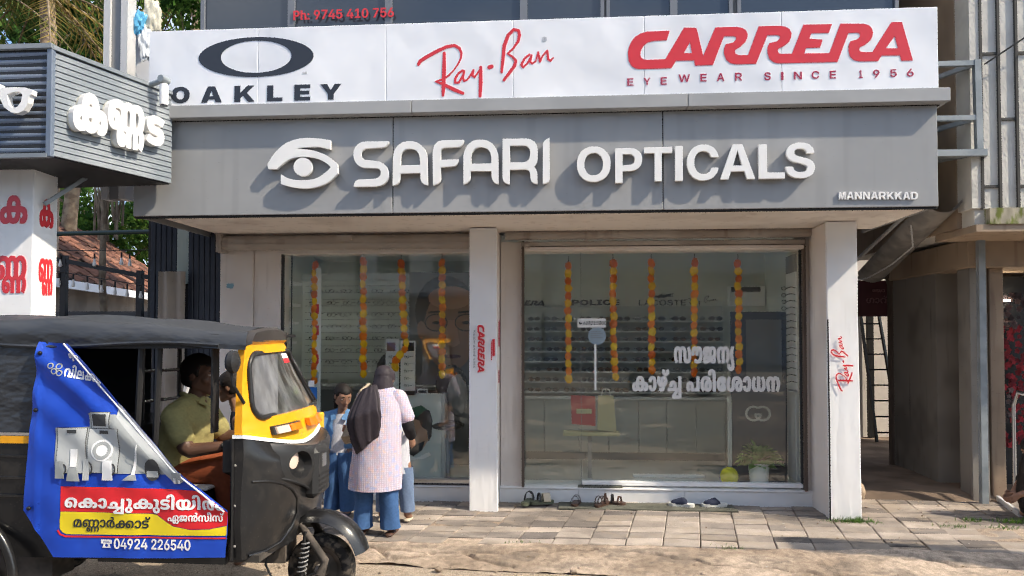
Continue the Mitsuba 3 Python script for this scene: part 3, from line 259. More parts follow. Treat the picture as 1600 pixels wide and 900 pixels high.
'town': (2522, ['289 0 23 0 25 132 31 160 43 184 63 203 82 215 104 223 131 228 194 225 220 218 248 203 271 180 285 145 289 111|138 37 174 77 197 117 202 138 202 161 199 174 190 191 217 175 227 162 234 146 239 110 239 37|73 106 77 145 83 161 92 176 106 186 118 190 133 191 145 185 151 175 154 158 145 121 116 77 73 34', '860 -97 833 -135 802 -113 816 -95 823 -79 827 -40 825 -26 817 -12 804 -3 790 0 771 -6 762 -21 760 -133 718 -133 716 -24 706 -6 689 0 669 -4 661 -11 656 -21 654 -133 611 -133 611 -56 606 -27 592 -8 578 -2 563 0 541 -2 524 -8 509 -20 499 -37 519 -30 538 -30 559 -36 570 -44 577 -55 583 -74 581 -97 577 -109 563 -125 542 -133 514 -134 488 -126 475 -115 465 -100 459 -82 458 -51 464 -26 477 -4 502 17 529 28 529 130 521 164 511 177 496 186 480 190 455 191 439 188 417 180 404 171 389 154 376 124 393 132 414 136 435 135 453 130 468 121 479 109 489 82 488 47 474 19 449 1 414 -5 385 0 365 9 348 25 336 46 329 74 328 111 332 136 346 169 359 187 385 208 417 222 452 228 506 224 530 214 554 197 566 209 584 220 618 228 642 227 662 222 679 213 696 197 721 217 754 228 791 227 826 214 840 203 856 183 867 157 873 129 872 102 866 71 854 44 838 20 853 5 864 -12 870 -34 869 -67|629 8 605 24 579 31 579 129 582 157 588 172 596 181 609 189 625 191 646 188 661 176 669 158 672 125 672 31 650 24|738 10 721 24 724 158 731 174 743 185 759 191 776 190 799 179 815 156 822 124 819 87 807 57 789 32 765 28|410 31 396 35 384 45 377 62 373 87 391 97 410 100 424 98 434 91 440 80 442 65 440 49 433 38 422 32|521 -105 510 -101 503 -94 496 -68 511 -61 529 -60 543 -70 545 -89 537 -101', '1000 -5 962 -2 930 13 909 36 896 71 946 80 962 45 974 35 986 32 1012 36 1029 54 1039 90 1039 134 1032 165 1016 185 992 192 973 187 957 170 947 144 897 153 910 184 930 208 954 222 987 228 1028 224 1047 216 1063 203 1074 188 1083 170 1091 128 1091 97 1087 68 1070 31 1057 16 1039 5', '1332 -4 1300 -4 1270 6 1248 25 1235 53 1231 89 1237 126 1252 157 1281 190 1251 192 1220 185 1201 174 1184 153 1174 119 1177 82 1190 53 1217 24 1185 -4 1158 20 1141 43 1129 70 1124 94 1124 127 1131 157 1146 182 1168 204 1190 216 1216 224 1266 228 1312 221 1323 233 1329 245 1331 257 1325 275 1308 282 1275 278 1266 312 1288 317 1325 319 1346 315 1361 307 1373 294 1381 270 1378 246 1369 227 1349 203 1370 186 1390 160 1400 138 1407 107 1405 63 1392 29 1367 6|1315 32 1298 38 1289 49 1283 65 1281 93 1284 115 1292 137 1305 159 1319 174 1336 157 1347 137 1354 115 1357 88 1355 63 1347 46 1335 35', '1875 -4 1854 -5 1831 0 1811 9 1800 17 1787 35 1781 49 1777 75 1777 99 1749 99 1741 58 1733 40 1716 19 1685 1 1657 -4 1616 -1 1583 14 1563 3 1538 -3 1501 -4 1479 0 1462 8 1444 27 1435 53 1436 75 1447 101 1468 119 1498 131 1544 136 1555 174 1570 197 1591 215 1616 225 1646 228 1669 227 1688 222 1705 213 1719 202 1734 181 1748 136 1783 136 1798 170 1817 192 1841 210 1870 222 1902 228 1941 227 1970 222 1994 212 2014 198 2029 182 2040 163 2047 142 2050 112 2048 86 2042 64 2032 43 2015 20 1987 -4 1955 24 1981 51 1995 80 1998 118 1992 146 1977 169 1955 184 1926 191 1888 187 1870 180 1853 169 1840 154 1830 136 1879 133 1898 128 1913 120 1926 107 1933 95 1939 76 1939 55 1930 28 1920 14 1904 4|1593 136 1601 164 1610 178 1622 187 1646 192 1667 188 1683 176 1694 157 1699 136|1640 32 1620 38 1605 52 1596 74 1592 99 1700 99 1694 68 1683 48 1667 36|1858 31 1841 36 1828 49 1822 72 1822 99 1868 96 1881 89 1888 79 1891 57 1886 41 1874 32|1516 32 1500 35 1489 44 1483 57 1485 75 1491 85 1503 93 1543 99 1547 71 1558 43 1539 34', '2177 -5 2139 -2 2107 13 2087 36 2073 71 2123 80 2139 45 2151 35 2163 32 2189 36 2206 54 2216 90 2216 134 2209 165 2193 185 2170 192 2150 187 2134 170 2124 144 2074 153 2088 184 2107 208 2132 222 2164 228 2205 224 2224 216 2240 203 2252 188 2260 170 2268 128 2268 97 2264 68 2248 31 2234 16 2217 5', '2418 -5 2383 -4 2352 0 2325 8 2291 23 2313 57 2359 38 2404 33 2440 38 2452 46 2458 56 2457 77 2445 89 2426 93 2378 95 2344 100 2319 112 2306 126 2297 152 2297 166 2302 184 2312 200 2322 209 2349 222 2387 228 2434 226 2474 218 2513 202 2491 168 2451 184 2410 190 2370 187 2357 180 2350 171 2349 152 2360 139 2379 134 2436 132 2468 126 2489 114 2506 91 2509 73 2508 52 2502 34 2494 24 2478 11 2464 4', '2485 238 2445 241 2426 249 2412 260 2403 274 2398 291 2397 311 2401 330 2445 323 2442 301 2447 286 2457 277 2477 273 2495 276 2508 286 2512 301 2510 323 2552 330 2556 297 2553 279 2545 264 2521 246']),
'home': (1413, ['333 54 299 -5 244 24 270 76 276 121 274 148 268 166 258 177 244 182 228 179 218 167 210 58 202 36 186 16 157 0 116 -5 76 1 46 20 29 40 19 66 14 95 14 122 26 173 60 233 114 204 89 151 83 107 85 80 91 62 100 51 114 46 130 48 141 61 144 78 148 165 157 192 173 212 202 227 243 232 282 226 313 208 324 195 337 171 344 143 345 113 341 82', '392 -134 345 -130 318 -115 307 -101 303 -89 300 -69 302 -52 309 -38 319 -25 342 -13 373 -8 406 -14 375 92 373 134 378 172 400 228 470 228 448 175 441 128 447 85 475 -15 477 -47 474 -75 465 -98 444 -119 424 -128|392 -85 371 -83 365 -77 364 -66 368 -59 377 -55 389 -55 410 -63 401 -80', '632 -5 576 0 539 14 511 39 495 76 491 105 491 134 503 174 517 193 534 208 554 220 579 227 625 232 671 226 698 210 711 187 712 165 707 145 695 130 671 119 631 117 603 126 593 135 586 147 583 164 583 178 572 166 564 152 558 122 560 88 566 67 581 50 582 71 588 88 601 101 616 108 644 112 674 107 692 98 704 82 709 67 710 50 706 35 699 21 674 4|642 158 635 160 631 166 631 179 634 190 649 186 656 176 653 161|631 39 628 54 631 65 638 70 649 69 654 59 651 47 643 40', '1162 29 1135 -5 1082 23 1097 48 1108 72 1115 99 1115 122 1111 145 1102 164 1088 176 1075 181 1054 181 1036 174 1022 161 1015 147 1010 122 1013 89 1022 61 1038 31 1012 0 859 0 837 29 847 56 846 83 839 95 826 99 816 97 809 92 803 74 806 45 818 17 764 -5 749 17 738 42 735 70 737 93 750 118 777 139 816 149 854 146 882 133 901 114 912 85 910 50 959 50 943 88 941 125 949 164 967 194 990 214 1021 228 1063 232 1104 228 1136 215 1159 196 1174 172 1184 138 1185 100 1177 62', '1310 -5 1269 -2 1236 13 1217 37 1204 74 1273 87 1282 58 1292 47 1302 45 1311 47 1322 59 1328 87 1329 135 1323 165 1314 179 1300 182 1289 178 1280 163 1274 141 1205 154 1218 187 1234 208 1256 224 1288 232 1313 232 1337 228 1367 212 1380 198 1389 180 1398 138 1399 106 1396 73 1391 52 1382 34 1370 18 1354 7 1334 -1']),
'price': (1853, ['117 23 63 -5 41 22 24 54 15 91 15 137 28 176 50 205 86 225 125 232 168 230 186 225 209 215 227 201 240 185 250 166 255 145 258 118 256 91 239 50 294 50 294 228 363 228 363 0 187 0 160 31 174 55 185 83 189 110 186 140 178 160 169 171 157 178 142 182 122 180 105 171 92 156 85 135 84 104 89 77 99 52', '472 0 404 0 403 239 400 268 394 283 382 291 368 290 361 285 357 278 358 255 291 247 288 271 293 299 307 320 330 333 368 341 411 337 429 329 445 317 462 290 468 267 472 232', '813 0 511 0 512 141 517 167 528 192 540 207 554 218 591 231 637 231 657 226 674 218 696 197 708 173 714 141 715 84 579 84 579 50 745 50 745 228 813 228|579 133 583 162 590 175 598 180 623 181 632 177 641 167 646 151 647 133', '1415 34 1385 -5 1332 23 1350 52 1360 77 1365 103 1365 127 1359 150 1351 164 1334 176 1317 181 1293 181 1268 174 1251 161 1238 143 1275 138 1300 128 1320 110 1330 88 1331 56 1322 28 1303 8 1276 -3 1253 -5 1228 -2 1207 6 1195 14 1181 30 1174 43 1168 67 1167 93 1147 93 1137 48 1117 19 1095 4 1057 -4 1020 -3 987 10 962 0 938 -4 912 -4 881 4 865 14 849 36 845 55 845 80 854 103 874 124 903 136 944 142 954 180 968 203 988 219 1014 229 1057 232 1097 222 1112 213 1130 194 1141 168 1147 143 1174 143 1184 167 1196 185 1217 205 1236 217 1281 231 1307 232 1341 230 1377 218 1403 200 1421 177 1433 143 1436 107 1429 68|1012 145 1021 171 1029 178 1045 183 1060 179 1068 173 1074 162 1079 143|1041 45 1028 50 1020 58 1013 75 1010 93 1080 93 1076 70 1068 55 1057 47|1249 45 1238 48 1231 59 1227 93 1252 90 1264 78 1266 66 1264 52 1257 46|930 45 919 47 912 53 908 63 909 75 920 87 943 93 954 50', '1512 -96 1479 -94 1450 -82 1432 -60 1423 -32 1424 -7 1429 12 1447 37 1476 51 1489 111 1492 152 1489 170 1478 181 1453 180 1443 227 1465 231 1507 231 1532 223 1552 202 1561 173 1559 121 1540 48 1558 38 1575 18 1583 -7 1583 -36 1575 -61 1559 -80 1535 -92|1500 -49 1492 -46 1486 -39 1483 -12 1490 3 1507 7 1515 4 1520 -2 1524 -30 1517 -44', '1822 41 1789 -5 1736 24 1752 48 1763 73 1769 99 1770 122 1766 145 1757 164 1743 176 1724 182 1703 180 1686 171 1674 156 1666 135 1665 110 1669 82 1680 53 1698 24 1645 -5 1626 17 1611 41 1601 68 1596 91 1595 123 1599 150 1606 170 1621 194 1638 210 1659 222 1685 230 1739 231 1759 228 1783 219 1803 206 1818 190 1829 172 1837 145 1840 116 1838 91 1833 69']),
'lane1': (914, ['163 -5 109 0 69 14 38 40 25 60 19 76 15 123 17 141 26 165 39 185 57 201 78 213 101 222 145 228 189 225 219 212 229 200 236 186 237 160 230 141 216 128 192 119 154 119 138 125 126 133 118 144 113 161 116 190 89 175 70 148 64 113 70 77 88 50 111 36 113 35 110 59 114 76 124 91 140 102 166 107 190 106 214 96 227 83 234 69 236 52 233 37 227 24 216 12 200 3|169 149 158 154 152 164 151 179 156 194 183 190 194 178 194 164 190 155 180 150|177 32 154 30 149 44 152 65 164 74 184 73 192 60 190 42', '548 -5 510 -3 475 5 435 -4 390 -4 350 5 318 22 289 54 277 77 270 104 268 134 271 160 279 183 287 196 304 212 319 220 354 228 387 226 421 212 452 226 491 228 516 222 536 211 558 185 569 148 569 121 562 88 546 59 521 32 545 31 562 34 585 42 603 57 617 75 626 107 627 139 619 173 601 205 639 228 661 196 676 153 677 109 667 68 651 40 625 18 591 2|405 31 378 37 356 49 338 67 326 89 319 114 319 150 328 173 346 189 372 191 393 179 384 144 388 99 402 64 429 31|475 44 458 60 445 81 436 106 434 133 436 156 445 177 458 187 477 192 494 188 509 175 516 158 519 133 516 104 506 79 493 59', '807 -5 768 -2 736 13 716 36 702 71 752 80 768 45 780 35 793 32 818 36 836 54 846 90 846 134 838 165 823 185 799 192 779 187 763 170 754 144 703 153 717 184 737 208 761 222 794 228 834 224 853 216 869 203 881 188 889 170 897 128 897 97 893 68 877 31 863 16 846 5']),
'lane2': (885, ['128 -5 90 -1 57 13 33 39 21 64 15 105 20 146 34 181 62 217 74 229 107 200 88 178 74 153 67 126 66 99 70 72 80 51 95 39 113 33 141 37 156 53 162 78 164 140 168 163 177 187 196 210 228 225 270 228 306 219 335 199 350 177 357 160 363 130 362 102 359 79 348 51 337 31 317 7 305 -4 271 24 291 47 304 71 312 99 312 132 306 157 294 176 278 187 255 191 233 183 220 164 215 140 212 69 199 31 188 17 168 4 150 -2', '491 -5 452 -2 420 13 400 36 386 71 436 80 452 45 464 35 477 32 502 36 520 54 530 90 530 134 522 165 507 185 483 192 463 187 447 170 438 144 387 153 401 184 421 208 445 222 478 228 518 224 537 216 553 203 565 188 573 170 581 128 581 97 577 68 561 31 547 16 530 5', '848 38 807 -4 775 24 800 51 813 75 818 104 814 140 806 158 793 173 777 184 757 190 727 190 701 181 681 164 669 140 664 111 670 76 684 48 708 24 676 -4 640 31 624 56 617 78 613 103 614 127 618 148 627 169 639 187 656 203 677 215 702 224 732 228 764 227 808 216 828 203 845 188 857 169 866 142 870 112 868 87 862 64', '848 238 807 241 789 249 775 260 765 274 760 291 760 311 764 330 807 323 805 301 809 286 819 277 839 273 857 276 870 286 874 301 872 323 915 330 919 297 915 279 907 264 884 246']),
'bold': {'O': (227, '123 -3 95 -2 77 3 61 10 47 21 29 41 21 58 15 76 12 98 12 120 15 142 21 161 35 185 47 198 61 208 86 218 104 221 132 220 150 216 166 208 180 198 198 177 207 161 213 142 216 120 216 98 213 76 207 57 193 33 180 20 166 10 141 0|108 37 93 40 84 45 69 60 58 88 57 117 62 143 76 167 93 178 119 182 130 180 143 173 158 159 169 131 170 101 166 75 151 51 134 40'), 'P': (192, '63 0 18 0 18 218 112 218 133 214 157 202 166 194 176 178 182 153 181 132 178 119 173 108 161 93 139 80 111 74 63 73|63 181 106 180 117 178 127 171 134 162 137 149 136 133 130 122 120 115 110 112 63 110'), 'T': (195, '120 0 75 0 75 180 9 180 9 218 186 218 186 180 120 180'), 'I': (129, '119 0 10 0 10 37 42 37 42 181 10 181 10 218 119 218 119 181 87 181 87 37 119 37'), 'C': (220, '120 -3 95 -2 77 3 61 10 47 20 29 41 21 57 15 76 12 98 12 120 15 142 21 161 35 185 47 198 61 208 86 218 104 221 126 221 144 218 174 204 189 189 198 175 205 160 209 142 164 142 159 157 149 170 138 177 121 181 109 182 93 178 80 170 69 158 58 130 57 109 58 88 69 60 76 52 88 42 109 37 130 38 142 44 153 52 160 64 164 76 209 76 199 44 179 19 166 10 150 3'), 'A': (218, '53 0 4 0 80 218 138 218 214 0 165 0 149 49 69 49|81 85 98 142 109 180 137 85'), 'L': (168, '160 0 18 0 18 218 63 218 63 38 160 38'), 'S': (196, '108 -3 66 0 40 12 26 25 19 36 12 62 11 70 55 70 58 56 65 45 76 38 95 34 121 37 131 43 138 52 140 66 137 73 131 79 113 87 59 101 44 108 27 122 18 141 17 168 21 180 30 195 44 207 56 213 83 221 122 219 147 210 158 203 170 189 176 179 180 160 181 153 138 153 136 162 130 173 119 181 104 184 79 181 70 175 64 167 63 151 71 141 84 135 133 122 154 113 173 99 183 79 185 63 184 50 180 39 171 23 162 15 145 5 132 0'), 'M': (273, '62 0 18 0 18 218 85 218 121 117 137 58 153 117 188 218 255 218 255 0 211 0 212 173 192 103 155 0 118 0 81 103 61 171'), 'N': (223, '63 0 18 0 18 218 66 218 139 102 161 61 159 218 205 218 205 0 156 0 89 107 61 157'), 'R': (196, '63 0 18 0 18 218 112 218 141 212 152 206 167 195 177 179 181 167 183 140 176 115 162 96 144 85 189 0 141 0 101 77 63 77|63 181 107 181 126 174 134 165 138 154 137 137 132 126 123 119 111 114 63 113'), 'K': (210, '63 0 18 0 18 218 63 218 62 113 149 218 204 218 122 124 206 0 153 0 92 94 63 61'), 'D': (213, '116 1 18 0 18 218 106 218 135 212 152 205 167 195 184 175 193 159 199 141 202 120 200 88 196 68 189 51 179 36 167 23 152 13 135 6|63 180 100 180 118 177 137 166 150 149 157 117 154 81 147 65 141 56 123 44 99 38 63 38'), '0': (194, '106 -3 88 -3 71 0 57 6 44 15 34 27 25 41 16 67 13 87 12 120 15 142 19 161 29 185 44 203 57 212 71 218 88 221 106 221 122 218 137 212 149 203 160 191 168 177 177 151 180 131 181 98 179 76 172 49 164 33 149 15 137 6 122 0|92 34 77 39 64 57 57 80 55 117 60 150 68 169 81 181 97 185 113 181 120 176 128 165 136 138 138 101 134 68 125 49 113 37 105 34'), '1': (194, '173 0 27 0 27 36 83 36 83 178 31 144 31 184 83 218 126 218 126 36 173 36'), '2': (194, '175 0 20 0 20 33 113 117 126 133 131 146 130 162 123 175 112 183 96 186 83 183 70 175 62 161 60 147 19 147 21 168 28 186 40 201 55 212 82 220 118 219 131 216 147 207 160 195 167 185 172 168 173 151 170 133 164 121 143 95 81 36 175 36'), '3': (194, '103 -3 72 -1 58 3 40 13 31 21 20 37 16 48 13 67 57 67 58 57 64 47 73 39 85 34 109 35 125 44 131 55 133 68 131 81 124 91 113 98 103 102 63 103 63 131 114 182 25 182 25 218 168 218 168 184 108 128 128 126 141 122 152 116 165 105 171 95 177 78 178 59 175 47 167 30 150 12 125 1'), '4': (194, '157 0 115 0 115 43 8 43 8 78 98 218 142 218 53 79 115 79 115 136 157 136 157 79 185 79 185 43 157 43'), '5': (194, '104 -3 74 -1 50 8 31 24 19 46 16 64 59 64 63 50 72 39 86 33 103 33 116 37 125 46 132 58 134 68 133 83 127 96 118 105 107 111 92 112 77 109 66 101 60 93 20 96 28 218 164 218 164 182 66 182 62 128 77 140 93 145 111 146 130 142 146 134 159 122 169 107 175 88 176 59 172 46 163 28 149 14 138 7 119 -1'), '6': (194, '105 -3 83 -2 69 1 57 6 40 17 28 32 22 44 18 64 18 83 22 100 34 124 97 218 144 218 88 137 103 141 126 138 143 132 157 122 168 108 174 91 176 71 175 57 166 33 149 13 126 1|93 32 81 36 68 46 61 60 60 75 63 88 73 101 87 108 100 109 113 106 126 96 133 81 134 67 131 54 121 41 107 33'), '7': (194, '82 0 36 0 127 181 21 181 21 218 173 218 173 181'), '8': (194, '105 -3 74 -1 60 2 42 11 28 22 21 31 14 53 15 72 25 92 42 106 64 113 41 123 26 140 21 163 25 184 34 197 52 211 69 218 89 221 118 220 136 214 155 201 166 189 170 179 172 163 167 140 152 123 130 113 148 108 166 95 176 81 180 63 179 47 175 36 162 18 146 7 134 2|94 129 80 132 70 141 65 150 65 164 70 176 80 184 91 187 106 187 116 183 125 174 129 164 129 153 125 143 116 133 106 129|93 30 77 34 66 43 60 53 60 68 66 82 77 91 90 95 107 94 119 89 129 79 134 68 134 56 130 45 119 35 107 31'), '9': (194, '97 0 50 0 106 81 90 78 73 79 56 84 41 93 29 105 23 116 19 127 17 147 22 174 27 186 39 201 55 212 68 217 96 221 124 217 137 212 153 201 166 186 172 174 176 147 173 124 163 100|93 109 80 112 68 122 61 137 60 151 63 164 72 177 87 185 100 186 113 183 125 173 133 158 134 144 131 130 121 117 107 110'), 'h': (181, '60 0 17 0 17 218 60 218 60 132 70 146 84 156 102 161 119 161 133 156 149 145 157 133 162 118 164 0 120 0 119 102 117 110 110 119 100 124 91 124 73 119 66 112 62 104 60 90'), ':': (81, '44 103 34 103 25 108 19 115 16 124 16 134 21 143 28 149 37 152 47 152 56 147 62 140 65 131 65 121 61 112 53 106|44 -3 34 -2 25 2 19 10 16 19 16 29 21 38 28 44 37 47 47 46 56 42 62 35 65 26 65 16 61 7 53 1')},
'medium': {'E': (179, '166 0 21 0 21 218 166 218 166 187 57 187 57 126 158 126 158 95 57 95 57 31 166 31'), 'Y': (205, '121 0 85 0 85 86 4 218 46 218 103 119 159 218 201 218 121 86'), 'W': (297, '105 0 64 0 4 218 42 218 74 93 85 37 97 93 129 218 168 218 212 38 254 218 293 218 233 0 192 0 157 133 148 173 140 133'), 'A': (210, '43 0 4 0 82 218 127 218 205 0 166 0 147 55 62 55|72 85 93 148 105 188 137 85'), 'R': (194, '57 0 21 0 21 218 111 218 139 212 150 207 164 195 173 180 177 169 179 142 173 118 159 100 139 87 185 0 145 0 102 81 57 81|57 188 109 187 130 179 139 170 143 157 143 138 137 126 127 117 113 112 57 111'), 'S': (192, '105 -3 66 0 41 11 27 24 20 35 13 60 13 67 48 67 51 52 60 40 72 32 88 28 106 28 121 31 133 38 141 48 143 66 140 73 133 81 119 88 69 101 45 112 28 125 19 143 19 170 22 181 31 196 40 204 56 214 89 221 118 219 131 216 148 207 161 195 168 185 174 162 175 156 140 156 136 170 131 178 118 187 102 190 88 190 74 187 63 180 56 171 54 154 62 141 79 133 129 119 149 111 167 97 177 78 179 66 178 49 175 38 166 23 157 14 141 5 121 -1'), 'I': (122, '111 0 11 0 11 30 43 30 43 188 11 188 11 218 111 218 111 188 79 188 79 30 111 30'), 'N': (221, '57 0 21 0 21 218 61 218 143 88 165 48 164 218 200 218 200 0 160 0 87 116 55 170'), 'C': (219, '120 -3 95 -2 78 3 62 10 48 21 31 41 22 58 16 77 14 98 16 141 22 160 36 184 48 197 70 212 86 218 105 221 126 221 142 218 171 204 187 190 196 177 202 162 206 145 170 145 164 161 153 176 140 184 121 189 102 188 85 182 71 172 60 157 53 139 50 125 51 86 55 72 64 55 71 46 85 36 108 29 134 32 148 39 157 47 166 60 170 73 206 73 196 42 176 18 148 2'), '1': (194, '170 0 30 0 30 30 86 30 86 185 33 149 33 183 85 218 122 218 122 30 170 30'), '9': (194, '91 0 53 0 112 84 97 79 77 80 60 85 45 94 33 107 25 123 22 141 22 155 28 181 35 192 47 205 63 215 76 219 104 221 130 215 141 209 155 196 168 174 171 162 172 142 167 119 155 94|93 106 79 109 65 120 57 137 56 153 59 167 70 182 86 191 101 192 115 188 129 177 137 160 138 144 134 130 124 115 108 107'), '5': (194, '103 -3 76 -1 52 8 34 24 23 44 20 62 55 62 59 46 70 35 85 28 104 27 118 32 129 42 136 55 138 67 137 84 131 98 121 109 108 115 92 116 76 113 63 105 56 96 23 99 32 218 161 218 161 188 63 188 58 128 74 139 90 144 108 145 127 142 143 133 156 121 166 106 172 87 172 58 169 45 160 28 147 14 136 7 124 1'), '6': (194, '105 -3 83 -2 70 1 58 6 43 17 31 32 26 44 22 64 22 82 27 99 39 124 103 218 141 218 82 134 97 139 117 138 134 133 149 124 161 111 169 95 172 77 171 56 163 32 147 13 124 1|93 26 79 30 65 41 57 58 56 74 59 89 70 103 86 111 101 113 115 109 129 98 137 82 138 66 135 51 124 36 108 28'), 'L': (166, '157 0 21 0 21 218 57 218 57 31 157 31'), 'O': (227, '123 -3 104 -3 86 0 70 6 48 21 31 41 22 58 17 77 14 98 17 141 22 160 36 184 48 197 70 212 86 218 104 221 123 221 141 218 157 212 179 197 196 177 205 160 211 141 213 120 211 77 205 58 191 34 179 21 157 6 141 0|108 29 91 33 81 38 64 55 55 72 51 85 50 117 55 146 61 158 72 173 91 185 102 188 120 189 136 185 146 180 163 164 172 147 176 133 178 101 172 72 166 60 155 46 136 33 125 30'), 'T': (191, '114 0 78 0 78 187 9 187 9 218 182 218 182 187 114 187')},
'black': {'O': (228, '124 -3 95 -2 77 3 60 10 45 20 27 40 18 57 12 76 9 97 9 121 12 143 18 162 33 186 45 199 60 209 86 218 104 221 133 220 151 216 167 209 182 199 200 179 210 162 216 143 219 121 219 97 216 76 210 56 195 32 182 20 167 10 151 3|109 48 92 53 77 67 69 91 68 121 73 142 86 161 100 169 119 170 135 166 150 151 159 127 159 97 155 76 142 57 128 49'), 'A': (232, '68 0 3 0 76 218 155 218 229 0 163 0 151 40 80 40|93 84 104 123 115 168 138 84'), 'K': (221, '72 0 13 0 13 218 72 218 71 120 146 218 214 218 138 124 218 0 150 0 99 85 72 53'), 'L': (171, '164 0 13 0 13 218 72 218 72 49 164 49'), 'E': (186, '176 0 13 0 13 218 176 218 176 170 72 170 72 133 168 133 168 86 72 86 72 49 176 49'), 'Y': (224, '142 0 84 0 84 76 3 218 71 218 113 131 153 218 221 218 142 76'), 'P': (195, '72 0 13 0 13 218 114 218 136 214 156 206 171 193 181 176 186 164 189 142 186 120 178 102 166 87 149 75 129 69 72 66|72 171 104 170 121 163 127 155 130 145 129 134 123 123 107 114 72 113'), 'I': (139, '131 0 8 0 8 47 40 47 40 172 8 172 8 218 131 218 131 172 99 172 99 47 131 47'), 'C': (221, '121 -3 94 -2 76 3 60 10 45 20 27 40 18 57 12 76 9 97 9 121 12 143 18 162 33 186 45 199 60 209 85 218 104 221 127 221 145 217 162 211 177 202 194 187 203 173 210 156 213 138 154 138 151 149 143 160 132 168 120 170 97 167 86 161 77 151 69 127 69 91 77 67 93 53 115 48 134 52 147 63 154 80 213 80 210 64 204 48 195 34 184 22 170 11 153 3')}}
# ==== setting: road, pavement ====================================================================
put('road', box(-150, 150, -150, 150, -.6, -.055), 'm_road', kind='structure')
pv = lab('pavement', 'grey and tan square paved footpath with painted shadow stripes in front of the shop', kind='structure')
put('bedding', box(-9, 12, -1.62, 9, -.054, -.016), 'm_sand', pv)
TW, TD = .292, .195
def tile_mesh(i, j, top):
    y0 = -1.56+j*TD; g = .004
    xs = -4.6+i*TW+.155*(y0)
    v0 = np.array([[xs+g, y0+g], [xs+TW-g, y0+g], [xs+TW-g+.155*TD, y0+TD-g], [xs+g+.155*TD, y0+TD-g]])+rng.normal(0, .0015, (4, 2))
    b = .006; c = v0.mean(0); v1 = c+(v0-c)*(1-2*b/TW)
    w = (rng.random(4)-.5)*.006+ top
    tilt = (v0[:, 1]-c[1])*rng.normal(0, .03)+(v0[:, 0]-c[0])*rng.normal(0, .016)
    z1 = w+tilt
    V = np.vstack([np.c_[v0, np.full(4, -.03)], np.c_[v0, z1-.004], np.c_[v1, z1]])
    F = []
    for k in range(4):
        q = (k+1) % 4
        F += [[k, q, 4+q], [k, 4+q, 4+k], [4+k, 4+q, 8+q], [4+k, 8+q, 8+k]]
    F += [[8, 9, 10], [8, 10, 11]]
    return tri(V, F)
swell = lambda x: .018*math.sin(x*1.1+.5)+.010*math.sin(x*2.7)
row_shade = [.6, .3, .75, .3, .65, .25, .6, .3, .5, .35, .5, .4]  # light and dark rows painted in place of shadow stripes on the tiles
ntile = 0
for i in range(40):
    for j in range(10):
        xc = -4.6+(i+.5)*TW+.155*(-1.56+j*TD); yc = -1.56+(j+.5)*TD
        if xc < -2.75: continue
        if yc > -.02 and xc < 2.75: continue
        if xc > 4.9 or ntile >= 299: continue
        if j == 0 and rng.random() < .1: continue
        m = tile_mesh(i, j, swell(xc)*max(0, 1-abs(yc+.9)/1.2)*.8+rng.normal(0, .0025))
        t = float(np.clip(row_shade[j]+rng.normal(0, .2)+(.18 if (i*7+j*3) % 5 == 0 else 0), 0.02, .98))
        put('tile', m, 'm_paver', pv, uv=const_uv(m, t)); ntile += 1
# broken concrete apron along the road edge, with cracks
nx, ny = 330, 46
gx = np.linspace(-4.8, 5.5, nx); gv = np.linspace(0, 1, ny)
X, V = np.meshgrid(gx, gv, indexing='ij')
inner = -1.575+.02*np.sin(X*3)+0*X; outer = -2.02-.10*np.sin(X*.8+1)-.05*meshkit.noise(np.stack([X*2.2, X*0, X*0], -1), 5)-.14*(X > 0)*np.clip(X/2, 0, 1)
Y = inner+(outer-inner)*V
P3 = np.stack([X, Y, X*0], -1)
H = .004-.050*V**1.5+.030*(meshkit.fbm(P3*3.1, 4, 2)-.5)+.022*(meshkit.fbm(P3*11, 4, 4)-.5)
pts2 = np.array([[-1.9, -1.62], [-1.45, -1.72], [-1.05, -1.78], [-.55, -1.80], [-.1, -1.72], [.2, -1.66]])
cr = [pts2, np.array([[-.85, -1.79], [-.7, -1.92], [-.45, -2.05]]), np.array([[.3, -1.64], [.72, -1.78], [1.0, -1.93], [1.35, -1.98], [1.75, -2.08], [2.3, -2.2]]), np.array([[-1.5, -1.71], [-1.42, -1.9], [-1.6, -2.0]]), np.array([[-1.05, -1.78], [-1.25, -1.93], [-1.5, -1.97]]), np.array([[2.4, -1.6], [2.8, -1.85], [3.5, -1.95], [4.1, -2.2]])]
wob = np.stack([meshkit.noise(P3*9, 21), meshkit.noise(P3*9, 22)], -1)-.5
Q = shapely.points(X+wob[..., 0]*.07, Y+wob[..., 1]*.07)
D = np.min([shapely.distance(Q, LineString(c)) for c in cr], 0)
H = H-.045*np.exp(-(D/.013)**2)
step_ = np.where(meshkit.noise(P3*np.array([1.3, 3.0, 1]), 9) > .55, .008, 0)
put('apron', grid_mesh(X, Y, H+step_), 'm_sand', pv, label='cracked sandy concrete strip between paving and road', smooth=35)
